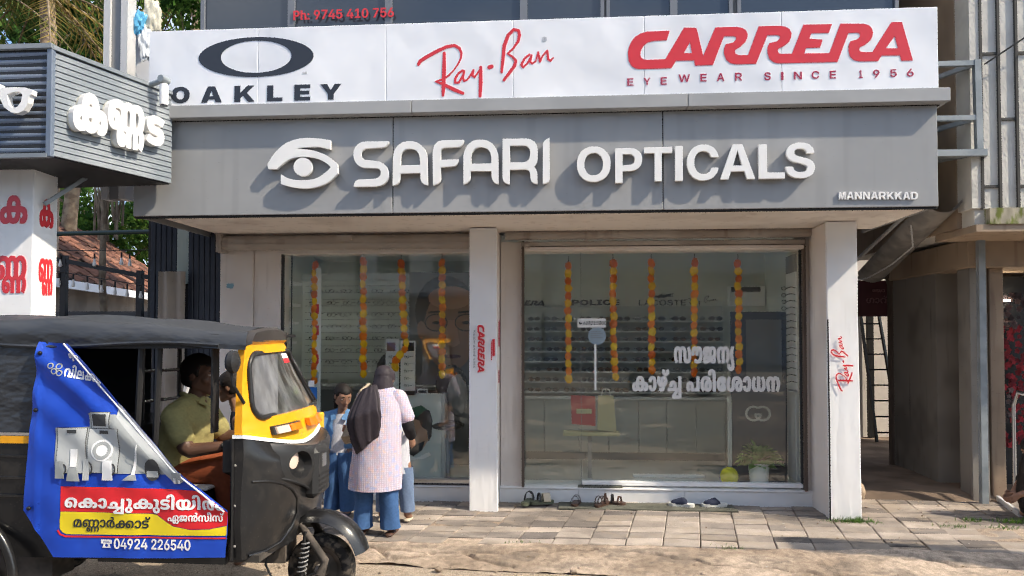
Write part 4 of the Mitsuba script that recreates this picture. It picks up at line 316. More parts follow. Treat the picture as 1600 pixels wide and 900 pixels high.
# small stones and grit along the edge
def pebbles(n, x0, x1, y0, y1, s0, s1, z=-.045):
    ms = []
    for _ in range(n):
        b = trimesh.creation.icosphere(1, 1.0); s = rng.uniform(s0, s1)
        b.vertices = b.vertices*(rng.uniform(.6, 1.2, 3)*[1, 1, .6])*s*(1+.2*(rng.random((len(b.vertices), 1))-.5))
        b.apply_translation([rng.uniform(x0, x1), rng.uniform(y0, y1), z]); ms.append(b)
    return cat_(ms)
put('gravel', cat_([pebbles(26, -1.3, 4.5, -2.5, -1.7, .015, .035, -.03), pebbles(900, -4, 5, -2.6, -1.65, .003, .007, -.03), pebbles(260, -4, 5, -2.6, -2.05, .004, .013), pebbles(120, -4, 5, -2.0, -1.6, .003, .008, -.012), pebbles(60, 2.7, 5, -.2, .4, .004, .012, .004)]), 'm_sand', kind='stuff', label='loose grit and small stones along the road edge', cat='gravel')

# ==== optical shop ===============================================================================
shop = thing('shop_building', 'optical shop with grey fascia, plastered piers and two tall glass fronts', 'shop')
FZ0, FZ1 = 2.69, 3.51
put('soffit', box(-3.62, 2.93, -1.28, .05, 2.695, 2.76), 'm_soffit', shop)
put('soffit_lip', box(-3.80, 2.94, -1.283, -1.24, 2.675, 2.695), 'm_gap', shop)
for a, b in ((-3.80, -1.513), (-1.505, .752), (.760, 2.94)):
    put('fascia_panel', rbox(a, b, -1.30, -1.27, FZ0, FZ1, .004), 'm_fascia', shop)
put('fascia_core', box(-3.78, 2.92, -1.268, .6, 2.76, 3.50), 'm_gap', shop)
put('fascia_return', box(2.921, 2.94, -1.27, .3, FZ0, FZ1), 'm_fascia', shop)
put('fascia_return', box(-3.80, -3.781, -1.27, .3, FZ0, FZ1), 'm_fascia', shop)
for a, b in ((-3.60, -1.332), (-1.326, .945), (.951, 3.0)):
    put('ledge', rbox(a, b, -1.40, -1.0, FZ1+.004, 3.622, .004), 'm_ledge', shop)
put('ledge_core', box(-3.6, 2.96, -1.30, 0, 3.505, 3.60), 'm_gap', shop)
# piers, walls round the openings
put('wall', rbox(-3.635, -3.285, .03, .30, 0.14, 2.695, .004), 'm_wall', shop)
put('wall', rbox(-3.28, -3.0, .05, .30, 0.14, 2.695, .004), 'm_wall', shop)
put('wall', rbox(-.715, -.492, .05, .30, 0.14, 2.60, .004), 'm_wall', shop)
put('wall', rbox(2.262, 2.62, .05, .30, 0.14, 2.695, .004), 'm_wall', shop)
put('lintel', box(-3.0, -1.0, .05, .30, 2.497, 2.69), 'm_wall', shop)
put('lintel', box(-.492, 2.262, .04, .30, 2.50, 2.60), 'm_wall', shop)
put('column', rbox(-.965, -.725, -.37, .20, -.02, 2.69, .008), 'm_wall', shop)
put('column', rbox(2.32, 2.565, -.52, .05, -.02, 2.69, .008), 'm_wall', shop)
put('party_wall', box(2.40, 2.60, .30, 6.0, -.02, 4.6), 'm_grey_plaster', shop)
put('party_wall', box(-3.63, -3.45, .30, 5.0, -.02, 4.6), 'm_grey_plaster', shop)
# rolled shutters above both openings
put('roller_shutter', cat_([tube([[-3.58, -.06, 2.60], [-.99, -.06, 2.60]], .075, 20), box(-3.60, -3.55, -.15, .03, 2.50, 2.69)]), 'm_shutter', shop, smooth=40, label='rolled up shutter drum above the left window')
put('shutter_slat', cat_([tube([[-3.5, -.135, 2.58+k*.03], [-1.0, -.135, 2.58+k*.03]], .006, 6) for k in range(1)]+[box(-2.35, -2.2, -.15, -.12, 2.60, 2.66)]), 'm_shutter', shop)
put('roller_shutter', cat_([tube([[-.66, -.03, 2.655], [2.40, -.03, 2.655]], .045, 20), box(-.50, 2.262, -.045, -.01, 2.545, 2.585)]), 'm_shutter', shop, smooth=40)
put('shutter_bar', rbox(-.47, 2.25, -.05, .03, 2.50, 2.535, .004), 'm_wall', shop)
for k, xx in enumerate((-.485, 2.262)): put('shutter_rail', box(xx-.012, xx+.012, -.02, .045, .15, 2.6), 'm_brown_dark', shop)
put('bracket', cat_([ball((-.44, -.06, 2.56), .03, 2), box(-.47, -.41, -.05, .0, 2.52, 2.56)]), 'm_shutter', shop)
# step in front, glazed tiles
for a, b in ((-3.62, -2.2), (-2.197, -.97), (-.722, .062), (.065, 1.10), (1.103, 2.32)):
    put('step_tile', rbox(a, b, 0.0, .06, -.03, .130, .003), 'm_white_tile', shop)
put('sill', rbox(-3.62, -.97, -.012, .40, .132, .148, .004), 'm_white_tile', shop)
put('sill', rbox(-.722, 2.45, -.012, .40, .132, .148, .004), 'm_white_tile', shop)
# paving inside, ceiling, inner walls
flat('m_room_floor', two((.40, .40, .38), (.46, .46, .44), 2.0), .15, .5)
flat('m_room_wall', (.58, .60, .56), .6)
flat('m_room_ceiling', (.72, .72, .70), .7)
put('room_floor', box(-3.45, 2.40, .40, 3.3, .10, .146), 'm_room_floor', shop)
put('room_ceiling', box(-3.45, 2.40, .30, 3.3, 2.70, 2.76), 'm_room_ceiling', shop)
put('room_wall', box(-3.45, 2.40, 3.0, 3.1, .14, 2.70), 'm_room_wall', shop)
put('room_wall', box(-3.46, -3.44, .30, 3.0, .146, 2.70), 'm_room_wall', shop)
put('room_wall', box(2.38, 2.41, .30, 3.0, .146, 2.70), 'm_room_wall', shop)
# glass fronts
wf = put('window', box(-2.99, -1.0, .098, .104, .215, 2.495), 'm_glass', shop, label='tall left display window')
put('frame', cat_([box(-3.0, -2.985, .07, .13, .205, 2.497), box(-3.0, -.97, .07, .13, .150, .205), box(-2.905, -2.895, .10, .112, .215, 2.495)]), 'm_darkmetal', wf)
put('sill_strip', rbox(-3.0, -.97, .0, .10, .17, .212, .006), 'm_alu', wf)
def lean(m): m.vertices[:, 1] += (1.3-m.vertices[:, 2])*.021; return m      # the tall panes lean out a little at the top
df = put('door', lean(box(-.488, .093, .098, .104, .165, 2.49)), 'm_glass', shop, label='frameless glass door left of the fixed pane')
put('pane', lean(box(.097, 2.255, .098, .104, .205, 2.49)), 'm_glass', df)
put('seam', lean(box(.093, .097, .10, .106, .165, 2.49)), 'm_grey', df)
put('sill_strip', rbox(.10, 2.25, .05, .13, .165, .205, .006), 'm_white_gloss', df)
put('frame', cat_([box(-.492, -.480, .09, .12, .15, 2.50), box(2.243, 2.258, .08, .12, .15, 2.50)]), 'm_darkmetal', df)
put('handle', cat_([tube([[.235, .05, 1.11], [.235, .05, 1.57]], .012, 10), tube([[.235, .05, 1.16], [.235, .10, 1.16]], .008, 8), tube([[.235, .05, 1.52], [.235, .10, 1.52]], .008, 8)]), 'm_white_gloss', df, smooth=40)
# upper storey: dark glazed windows above the sign board
put('storey_wall', box(-3.6, 2.9, .3, .5, 3.6, 4.35), 'm_grey', shop)
flat('m_ufra', (.16, .17, .19), .4)
flat('m_uglass', (.035, .045, .06), .06, .8)
UY = -.75
put('window_sill', box(-3.55, 2.9, UY-.05, 0.3, 4.10, 4.20), 'm_ufra', shop)
uw = [(-3.45, -2.62), (-2.58, -1.70), (-1.66, -.45), (-.41, .28), (.34, .90), (.94, 1.42), (1.50, 2.85)]
for a, b in uw:
    w = put('window', rbox(a, b, UY, UY+.02, 4.2, 6.2, .002), 'm_uglass', shop)
    put('frame', cat_([box(a-.02, a+.012, UY-.03, UY+.03, 4.2, 6.2), box(b-.012, b+.02, UY-.03, UY+.03, 4.2, 6.2), box(a, b, UY-.03, UY-.001, 4.2, 4.235)]), 'm_ufra', w)
put('storey_block', box(-3.5, 2.88, UY+.02, 3.0, 4.2, 9.5), 'm_grey', shop)
put('parapet', box(-3.5, 2.88, UY-.02, UY+.02, 6.2, 9.5), 'm_grey_plaster', shop)

# phone lettering behind the upstairs glass
t = thing('window_lettering', 'red phone number lettering on the upstairs window above the sign', 'lettering')
put('print', xz(line_of('Ph: 9745 410 756', 'bold', -2.58, 4.585, .088, .90), UY-.045, UY-.038), 'm_red_print', t)

# ---- white sign board -----------------------------------------------------------------------------
sb = thing('sign_board', 'long white sign board with black and red lettering above the grey fascia', 'sign')
seams = [-3.63, -2.66, -1.55, -.48, .60, 1.70, 2.92]
for a, b in zip(seams[:-1], seams[1:]):
    put('panel', rbox(a+.0015, b-.0015, -1.38, -1.345, 3.625, 4.278, .003), 'm_sign', sb)
put('backing', box(-3.61, 2.90, -1.343, -1.0, 3.63, 4.27), 'm_grey', sb)
put('logo_ring', xz(poly(TR['oak'], .001), -1.3845, -1.3802), 'm_black_print', sb, label='black flattened oval ring')
for c, x0, z0, x1, z1 in BX['oakley']: put('letter', xz(fit(c, x0, z0, x1, z1, 'black'), -1.3845, -1.3802), 'm_black_print', sb)
put('script_lettering', xz(strokes(TR['rb']), -1.3845, -1.3802), 'm_red_print', sb, label='red handwritten style lettering')
put('block_lettering', xz(poly(TR['carrera'], .001), -1.3845, -1.3802), 'm_red_print', sb, label='large red slanted block lettering')
for c, x0, z0, x1, z1 in BX['since']: put('small_letter', xz(fit(c, x0, z0, x1, z1, 'medium'), -1.3845, -1.3802), 'm_dark_red_print', sb)
def rmark(x, z, r):
    c = CrossSection.circle(r, 20)-CrossSection.circle(r*.82, 20)
    return (c+fit('R', -r*.35, -r*.5, r*.4, r*.5, 'medium')).translate((x, z))
put('mark', xz(rmark(-.218, 4.108, .021), -1.384, -1.3802), 'm_light_grey', sb)
put('mark', xz(line_of('OR', 'medium', -2.27, 3.87, .02), -1.384, -1.3802), 'm_light_grey', sb)

# ---- raised letters on the fascia -------------------------------------------------------------------
rl = thing('raised_lettering', 'raised white shop name letters with eye emblem on grey fascia', 'sign')
def raised(name, cs, lb=None):
    k = put(name, xz(cs, -1.372, -1.340), 'm_letter', rl, label=lb)
    put('edge', xz(cs.offset(-.004, __import__('manifold3d').JoinType.Round), -1.339, -1.302), 'm_letter_edge', k)
raised('eye_emblem', poly(TR['sf_eye'], .001), 'white eye shaped emblem')
raised('pupil', poly(TR['sf_pupil'], .001))
for c in ('S', 'A1', 'F', 'A2', 'R', 'I'): raised('letter', poly(TR['sf_'+c], .001))
for c, x0, z0, x1, z1 in BX['opticals']: raised('letter', fit(c, x0, z0, x1, z1, 'bold'))
tl = thing('town_lettering', 'small white raised town name at the lower right of the fascia', 'sign')
for c, x0, z0, x1, z1 in BX['town']: put('letter', xz(fit(c, x0, z0, x1-.002, z1, 'bold'), -1.318, -1.301), 'm_letter', tl)

# weeds at the paving joints
def tufts(spots):
    V, F, U = [], [], []
    for x, y, n, h in spots:
        for _ in range(n):
            b = np.array([x+rng.normal(0, .07), y+rng.normal(0, .03), .0]); d = np.array([rng.normal(0, .5), rng.normal(0, .5), 1]); d *= h*rng.uniform(.4, 1.2)/np.linalg.norm(d); s = np.array([-d[1], d[0], 0])+1e-6; s = s/np.linalg.norm(s)*.0035; i = len(V)
            V += [b-s, b+s, b+d*.6+s*.7+[0, 0, .004], b+d]; F += [[i, i+1, i+2], [i, i+2, i+3]]; U += [[rng.uniform(.3, .99), 0]]*4
    return tri(V, F), np.array(U)
tm, tu = tufts([(2.40, -.62, 60, .05), (2.52, -.60, 90, .06), (2.62, -.63, 50, .04), (3.55, -.50, 70, .05), (3.9, -.52, 110, .05), (3.3, -.72, 40, .035), (3.7, -.75, 50, .04), (1.2, -1.57, 30, .03), (-.4, -1.56, 25, .03)])
put('grass', tm, 'm_leaf', kind='stuff', uv=tu, label='small green weeds in the paving joints by the right column', cat='grass')

k = thing('wall_sticker', 'small torn blue sticker on the plastered wall left of the window', 'sticker'); put('paper', xz(CrossSection([np.array([(-3.565, 2.15), (-3.50, 2.14), (-3.485, 2.17), (-3.49, 2.195), (-3.56, 2.19)])], FillRule.NonZero), .0265, .0295), flat('m_torn_blue', (.20, .34, .42), .6), k)
# dry leaves and scraps on the road edge
V, F, U = [], [], []
for _ in range(120):
    x, y = rng.uniform(-1.3, 4.6), rng.uniform(-2.3, -.1); a = rng.uniform(0, 6.28); l = rng.uniform(.012, .035); d = np.array([math.cos(a), math.sin(a), 0]); s_ = np.array([-d[1], d[0], 0]); c = np.array([x, y, .012 if y > -1.5 else -.012]); i = len(V)
    V += [c, c+d*l*.5+s_*l*.25+[0, 0, .006], c+d*l+[0, 0, .003], c+d*l*.5-s_*l*.25+[0, 0, .008]]; F += [[i, i+1, i+2], [i, i+2, i+3]]; U += [[rng.random(), 0]]*4
put('litter', tri(V, F), flat('m_litter', tone([(.16, .10, .05), (.24, .17, .09), (.10, .065, .04), (.42, .40, .36)]), .9, .1), kind='stuff', uv=np.array(U), label='dry leaves and scraps scattered over the paving', cat='litter')
# ==== neighbouring shop on the left: corner sign box, pillar ======================================
flat('m_corr_blue', two((.13, .165, .225), (.17, .205, .265), 3.0), .35, .5)
flat('m_corr_grey', two((.18, .207, .235), (.235, .26, .285), 3.0), .45, .4)
flat('m_letter_cream', two((.78, .76, .70), (.66, .62, .50), 8.0), .4)
nb = thing('corner_sign', 'grey slatted corner sign box with chunky white letters on the neighbouring shop', 'sign')
CP = np.array([-3.82, -2.36]); CE = np.array([.3665, .9304]); CN = np.array([.9304, -.3665])
def cw(u, w, z): q = CP+CE*u+CN*w; return [q[0], q[1], z]
put('box', tri([cw(0, -.02, 2.97), [-6.6, -2.33, 2.97], [-6.6, -1.0, 2.97], cw(1.07, -.02, 2.95), cw(0, -.02, 3.77), [-6.6, -2.33, 3.77], [-6.6, -1.0, 3.77], cw(1.07, -.02, 3.73)],
    [[0,2,1],[0,3,2],[4,5,6],[4,6,7],[0,1,5],[0,5,4],[3,0,4],[3,4,7],[2,3,7],[2,7,6],[1,2,6],[1,6,5]]), 'm_black', nb)
for k in range(14):
    z0 = 2.995+k*.0548
    pf = np.array([[0, 0], [.006, 0], [.012, .010], [.016, .022], [.016, .034], [.010, .046], [0, .0540]])
    R = [[[x, -2.336-p[0]*1.2, z0+p[1]] for p in pf] for x in (-6.5, -3.85)]
    put('rib', loft(R), 'm_corr_blue', nb)
for k in range(17):
    z0 = 2.975+k*.0455
    a = [cw(.02, .0, z0), cw(.02, .014, z0+.002), cw(.02, .006, z0+.0435), cw(.02, .0, z0+.0435)]
    b = [cw(1.065, .0, z0-.018-.0007*k), cw(1.065, .014, z0-.016-.0007*k), cw(1.065, .006, z0+.0255-.0007*k), cw(1.065, .0, z0+.0255-.0007*k)]
    put('slat', loft([a, b]), 'm_corr_grey', nb)
put('corner_trim', rbox(-3.845, -3.80, -2.375, -2.33, 2.965, 3.775, .005), 'm_corr_blue', nb)
put('cap', loft([[[-6.5, -2.38, 3.765], [-6.5, -2.38, 3.80], [-6.5, -2.25, 3.80], [-6.5, -2.25, 3.765]], [[-3.80, -2.39, 3.765], [-3.80, -2.39, 3.80], [-3.80, -2.25, 3.80], [-3.80, -2.25, 3.765]]]), 'm_corr_grey', nb)
put('cap', bar(cw(0, 0, 3.775), cw(1.07, 0, 3.735), .05, .03), 'm_corr_grey', nb)
put('trim', bar([-6.5, -2.36, 2.975], [-3.83, -2.36, 2.975], .04, .03), 'm_corr_grey', nb)
def onface(cs, d0, d1, tilt=-.018):
    m = man(cs.extrude(d1-d0)); v = m.vertices.copy()
    q = CP+CE*v[:, :1]+CN*(d0+v[:, 2:3]); m.vertices = np.c_[q, v[:, 1]+tilt*v[:, 0]]; return m
def fitbox(cs, x0, z0, x1, z1):
    a, b, u, v = cs.bounds(); return cs.translate((-a, -b)).scale(((x1-x0)/(u-a), (z1-z0)/(v-b))).translate((x0, z0))
KG = [poly(g).offset(9, __import__('manifold3d').JoinType.Round) for g in GL['kannada'][1]]
for g, (u0, z0, u1, z1) in zip(KG, ((.12, 3.19, .405, 3.50), (.405, 3.145, .735, 3.515), (.755, 3.225, .93, 3.475))):
    k = put('letter', onface(fitbox(g, u0, z0, u1, z1), .03, .085, 0), 'm_letter', nb)
    put('edge', onface(fitbox(g, u0+.002, z0+.002, u1-.002, z1-.002), .005, .029, 0), 'm_letter_cream', k)
sg = [(62, 80), (100, 68), (200, 65), (290, 72), (348, 90), (345, 130), (325, 140), (315, 200), (280, 260), (230, 285), (170, 275), (110, 230), (75, 160), (60, 120)]
sh = [(135, 125), (190, 105), (240, 105), (265, 130), (255, 190), (225, 230), (180, 240), (150, 210), (138, 165)]
conv = lambda L: np.array([[-4.213+x*.1778*.00505, 3.517-(y-0)*.1778*.00495] for x, y in L])
lens = CrossSection([conv(sg), conv(sh)], FillRule.EvenOdd)
xm = -4.2
spec = lens+lens.mirror((1, 0)).translate((2*xm+.0, 0))+CrossSection.square((.10, .03)).translate((xm-.05, 3.455))
put('spectacles_emblem', xz(spec, -2.445, -2.39), 'm_letter', nb, label='white spectacles shaped emblem')
put('strut', bar([-4.18, -1.9, 2.70], [-4.02, -1.6, 2.98], .03), 'm_steel_paint', nb)
pl = thing('pillar', 'white square pillar with red letters under the corner sign', 'pillar')
put('shaft', rbox(-4.86, -4.238, -1.95, -1.66, -.05, 3.02, .006), 'm_cloth_white', pl)
ka, nna, tta = [poly(g) for g in GL['kannada'][1]]
for cs, z0, z1 in ((ka, 2.535, 2.765), (nna, 1.985, 2.285), (tta, 1.5, 1.72)):
    put('letter', xz(fitbox(cs, -4.515 if cs is not nna else -4.55, z0, -4.285, z1), -1.956, -1.951), 'm_red_print', pl)
    m = man(fitbox(cs, 0, z0-.01, .165, z1-.01).extrude(.005)); v = m.vertices.copy()
    m.vertices = np.stack([-4.2375+v[:, 2], -1.88+v[:, 0], v[:, 1]], 1); put('letter', m, 'm_red_print', pl)
cc = thing('security_camera', 'white security camera hanging from a grey pipe arm beside the sign board', 'camera')
put('arm', tube([[-3.75, -1.52, 3.70], [-3.37, -1.62, 3.765]], .022, 12), 'm_steel_paint', cc, smooth=40)
put('arm_cap', tube([[-3.375, -1.65, 3.775], [-3.36, -1.56, 3.775]], .03, 12), 'm_steel_paint', cc, smooth=40)
put('camera_body', cat_([lathe([[0, 0], [.032, 0], [.036, .02], [.036, .15], [.03, .175], [0, .18]], 18, at=(-3.37, -1.60, 3.565))]), 'm_white_gloss', cc, smooth=40)
put('lens', lathe([[0, 0], [.03, 0], [.03, .01], [0, .012]], 18, at=(-3.37, -1.60, 3.555)), 'm_black_gloss', cc)
po = thing('steel_post', 'tall grey steel post behind the corner sign', 'post')
put('flange', box(-4.285, -4.225, -1.0, -.86, 2.9, 6.2), 'm_light_grey', po); put('flange', box(-4.12, -4.055, -1.0, -.86, 2.9, 6.2), 'm_light_grey', po)
put('web', box(-4.225, -4.12, -.97, -.88, 2.9, 6.2), 'm_grey', po)
put('blank_panel', rbox(-4.19, -4.0, -.72, -.60, 3.3, 4.60, .004), 'm_sign', label='white blank end panel behind the steel post by the sign board', cat='panel')
put('tie_beam', box(-4.1, -3.45, -.9, -.6, 3.5, 3.6), 'm_grey', shop)
bag = thing('plastic_bags', 'bundle of crumpled white and blue plastic bags caught on the end of the sign board', 'plastic bag')
def crumple(c, r, seed, amp=.35):
    m = trimesh.creation.icosphere(3, 1.0); v = m.vertices
    n = meshkit.fbm(v*2.6+seed, 3, seed)-.5; m.vertices = v*np.asarray(r)*(1+2*amp*n[:, None])+c; return m
flat('m_bag_white', (.72, .74, .76), .3); flat('m_bag_blue', (.10, .38, .62), .3); flat('m_bag_cream', (.55, .52, .42), .25)
put('bag', crumple([-3.94, -.80, 4.62], [.095, .06, .19], 3, .6), 'm_bag_cream', bag, smooth=50)
put('bag', crumple([-4.03, -.86, 4.58], [.065, .05, .12], 5, .6), 'm_bag_blue', bag, smooth=50)
put('bag', crumple([-3.97, -.84, 4.38], [.065, .05, .16], 8, .6), 'm_bag_white', bag, smooth=50)
put('bag', crumple([-4.08, -.83, 4.50], [.035, .04, .07], 11), 'm_bag_white', bag, smooth=50)

# ---- dark ribbed cladding and oddments between the two shops -----------------------------------------
dk = thing('cladding_wall', 'dark blue vertically ribbed cladding wall between the two shops', 'wall')
def ribs(x0, x1, y, z0, z1, n):
    for k in range(n):
        a = x0+(x1-x0)*k/n; b = x0+(x1-x0)*(k+1)/n
        put('panel_rib', rbox(a+.003, b-.003, y, y+.03, z0, z1, .006), 'm_dark_blue', dk)
ribs(-4.46, -4.165, .15, 0, 2.95, 5); ribs(-4.02, -3.66, .10, 0, 2.95, 6)
put('backing', box(-4.5, -3.66, .18, .25, 0, 3.0), 'm_black', dk)
put('filler_strip', box(-4.16, -4.03, .14, .17, 2.2, 2.93), flat('m_pale_green', (.38, .44, .40), .5), dk, label='pale green strip')
asb = thing('asbestos_sheet', 'weathered brown corrugated cement sheet standing by the dark cladding', 'sheet')
flat('m_asb', plaster((.33, .29, .25), (.17, .14, .115), 12.0), .9, .1)
xs = np.linspace(-4.285, -4.0, 40); zz = np.array([0, 2.31+.0, 2.33])
prof = .022*np.sin((xs+4.285)/.142*2*np.pi)
Xg, Zg = np.meshgrid(xs, np.linspace(0, 2.32, 12), indexing='ij'); Yg = .0+prof[:, None]+0*Zg
s1 = grid_mesh(Xg, Yg, Zg); s2 = grid_mesh(Xg, Yg+.012, Zg)
put('sheet', cat_([s1, s2]), 'm_asb', asb, smooth=True)
fr = thing('gate_frame', 'black metal pipe frame in front of the tiled roof house', 'frame')
put('post', bar([-6.0, 1.0, -.05], [-6.0, 1.0, 2.60], .065), 'm_black', fr); put('post', bar([-5.06, 1.0, -.05], [-5.06, 1.0, 2.42], .065), 'm_black', fr)
put('rail', bar([-6.4, 1.0, 2.62], [-4.5, 1.0, 2.25], .05), 'm_black', fr)
put('pipe', tube([[-6.4, 1.0, 2.86], [-4.5, 1.0, 2.885]], .027, 10), flat('m_pipe_green', (.02, .045, .04), .4), fr, smooth=40)
put('shade_sheet', box(-9.5, -4.5, 1.3, 1.36, -.05, 1.95), flat('m_shade_sheet', (.06, .064, .072), .5), fr)  # dark sheet standing in for the shade below the eave
mat('m_bulb', {'type': 'twosided', 'b': {'type': 'principled', 'base_color': rgb(.8, .8, .78), 'roughness': .2, 'specular': .6}})
bl = [(-6.036, 2.417), (-5.861, 2.401), (-5.685, 2.369), (-5.511, 2.33), (-5.344, 2.307), (-5.195, 2.283), (-5.029, 2.26), (-4.896, 2.236), (-4.763, 2.206), (-6.024, 2.638), (-5.602, 2.642), (-5.271, 2.654), (-5.168, 2.638), (-4.745, 2.635)]
bulb = lathe([[0, -.045], [.018, -.04], [.022, -.02], [.014, .012], [.011, .03], [.011, .045], [0, .048]], 10)
ORDN = ['first', 'second', 'third', 'fourth', 'fifth', 'sixth', 'seventh', 'eighth', 'ninth', 'tenth', 'eleventh', 'twelfth', 'thirteenth', 'fourteenth', 'fifteenth']
for q_, (x, z) in enumerate(bl):
    b = thing('hanging_bulb', f'small white bulb {ORDN[q_ if q_ < 9 else q_-9]} from the left on the {"lower" if q_ < 9 else "upper"} wire before the tiled roof', 'light bulb', 'bulbs strung in front of the roof')
    scene[b+'__glass'] = {**mikit.ply(bulb, 'm_bulb', smooth=50), 'to_world': T().translate([x, .96, z-.13])}
    scene[b+'__holder'] = {**mikit.ply(tube([[0, 0, .04], [0, 0, .11]], .010, 6), 'm_black'), 'to_world': T().translate([x, .96, z-.13])}
for n_, (a, bb) in enumerate((([-6.4, .96, 2.47], [-4.5, .96, 2.16]), ([-6.4, .96, 2.66], [-4.5, .96, 2.655]))):
    t = np.linspace(0, 1, 12)[:, None]; p = np.array(a)*(1-t)+np.array(bb)*t
    put('light_wire', tube(p, .005, 5), 'm_black', label=('lower' if n_ == 0 else 'upper')+' black wire carrying small white bulbs', cat='wire')

# ---- house with tiled roof ------------------------------------------------------------------------------
hs = thing('tiled_roof_house', 'low house with weathered red clay tile roof behind the left pillar', 'house')
E0, E1, R0, R1 = np.array([-7.0, 0, 2.5]), np.array([-9.3, 11, 2.5]), np.array([-10.0, .6, 4.3]), np.array([-12.4, 11.5, 4.3])
put('wall', loft([[E0+[-.5, 0, -2.6], E1+[-.5, 0, -2.6], R1+[0, 0, -4.4], R0+[0, 0, -4.4]], [E0+[-.5, 0, -.05], E1+[-.5, 0, -.05], R1+[0, 0, -.15], R0+[0, 0, -.15]]]), 'm_grey_plaster', hs)
flat('m_roof_tile', tone([(.12, .066, .05), (.19, .09, .062), (.26, .13, .09), (.155, .075, .055)]), .85, .2)
put('gutter', bar(E0+[.05, 0, -.06], E1+[.05, 0, -.06], .06, .13), 'm_sign', hs)
NR, NC = 10, 26; wv = np.linspace(0, 1, 7)
for i in range(NR):
    for j in range(NC):
        f0, f1 = i/NR, (i+1.12)/NR; g0, g1 = j/NC, (j+.97)/NC
        if rng.random() < .01: continue
        off = rng.normal(0, .008); pts = []
        for ff, lift in ((f0, .05), (f1, .012)):
            a = E0*(1-ff)+R0*ff; b = E1*(1-ff)+R1*ff
            pts.append([a*(1-(g0+(g1-g0)*w))+b*(g0+(g1-g0)*w)+np.array([.006, 0, 1.0])*(lift+off+.022*math.cos(w*2*math.pi)) for w in wv])
        P = np.array(pts); k = len(wv)
        lowv = P[0]-[0, 0, .025]
        V = np.vstack([P[0], P[1], lowv]); F = []
        for q in range(k-1):
            F += [[q, k+q+1, k+q], [q, q+1, k+q+1], [2*k+q, q+1, q], [2*k+q, 2*k+q+1, q+1]]
        m = tri(V, F); put('roof_tile', m, 'm_roof_tile', hs, uv=const_uv(m, rng.random()))

# ==== trees and palms ====================================================================================
def leaves(centres, radii, n, size, drop=.2):
    C = np.asarray(centres, float); k = len(C); w = np.array([np.prod(r)**(2/3) for r in radii]); w /= w.sum()
    ci = rng.choice(k, n, p=w)
    d = rng.normal(size=(n, 3)); d /= np.linalg.norm(d, axis=1, keepdims=True)
    rr = rng.uniform(.55, 1.05, (n, 1))
    P = C[ci]+d*np.asarray(radii)[ci]*rr
    a = rng.normal(size=(n, 3)); a[:, 2] -= drop; a /= np.linalg.norm(a, axis=1, keepdims=True)
    b = np.cross(a, d+rng.normal(size=(n, 3))*.5); b /= np.linalg.norm(b, axis=1, keepdims=True)
    s = size*rng.uniform(.6, 1.3, (n, 1))
    nn = np.cross(a, b)
    v = np.stack([P, P+a*s*.5+b*s*.27+nn*s*.06, P+a*s, P+a*s*.5-b*s*.27+nn*s*.06], 1).reshape(-1, 3)
    i = np.arange(n)*4
    f = np.vstack([np.stack([i, i+1, i+2], 1), np.stack([i, i+2, i+3], 1)])
    tonev = np.clip(.5+.32*rng.normal(size=n)*.8+.25*rng.normal(size=k)[ci], 0.01, .99)
    return tri(v, f), np.repeat(np.c_[tonev, np.zeros(n)], 4, 0)
def clumpy(c, R, n, r):
    d = rng.normal(size=(n, 3)); d /= np.linalg.norm(d, axis=1, keepdims=True)
    cs = np.asarray(c)+d*np.asarray(R)*rng.uniform(.35, 1, (n, 1))
    return cs, [np.array([1, 1, .7])*r*rng.uniform(.6, 1.25) for _ in range(n)]
def tree(name, label, base, h, crown_c, crown_R, nclump, rclump, nleaf, lsize, r0=.18, group=None):
    t = thing(name, label, 'tree', group)
    b = np.asarray(base, float); c = np.asarray(crown_c, float)
    mid = (b+c)/2+rng.normal(0, .15, 3)*[1, 1, 0]
    parts = [tube([b, mid, c], [r0, r0*.75, r0*.4], 9)]
    cs, rs = clumpy(c, crown_R, nclump, rclump)
    for q in cs[:min(nclump, 14)]:
        o = b*.35+c*.65+rng.normal(0, .1, 3); parts.append(tube([o, (o+q)/2+[0, 0, .12], q], [r0*.3, r0*.18, r0*.06], 6))
    put('trunk', cat_(parts), 'm_bark', t, smooth=50)
    m, uv = leaves(cs, rs, nleaf, lsize); put('crown', m, 'm_leaf', t, uv=uv); return t
tree('leafy_tree', 'broad green tree standing behind the tiled roof house', [-13.2, 12.5, 0], 6, [-12.6, 12.5, 4.6], [2.6, 1.8, 1.7], 34, .62, 9000, .17)
tree('leafy_tree', 'tree with a thick bare trunk rising behind the left pillar', [-13.6, 12.0, 0], 9, [-13.6, 12.2, 8.0], [2.8, 1.6, 1.6], 26, .7, 6000, .20, .24)
tree('leafy_tree', 'bright green leafy shrub tree behind the corner sign next to the steel post', [-6.3, 2.5, 0], 5, [-6.45, 2.5, 4.85], [.75, .6, .75], 16, .28, 2600, .11, .06)
tree('leafy_tree', 'dark dense tree filling the background above the corner sign', [-11.5, 9, 0], 8, [-11.0, 9, 8.4], [3.6, 1.6, 2.4], 40, .8, 9000, .22, .22)
tree('leafy_tree', 'green tree showing between the steel post and the white end panel', [-6.3, 5, 0], 7, [-6.1, 5, 6.6], [.9, .8, 1.6], 18, .4, 3000, .14, .09)
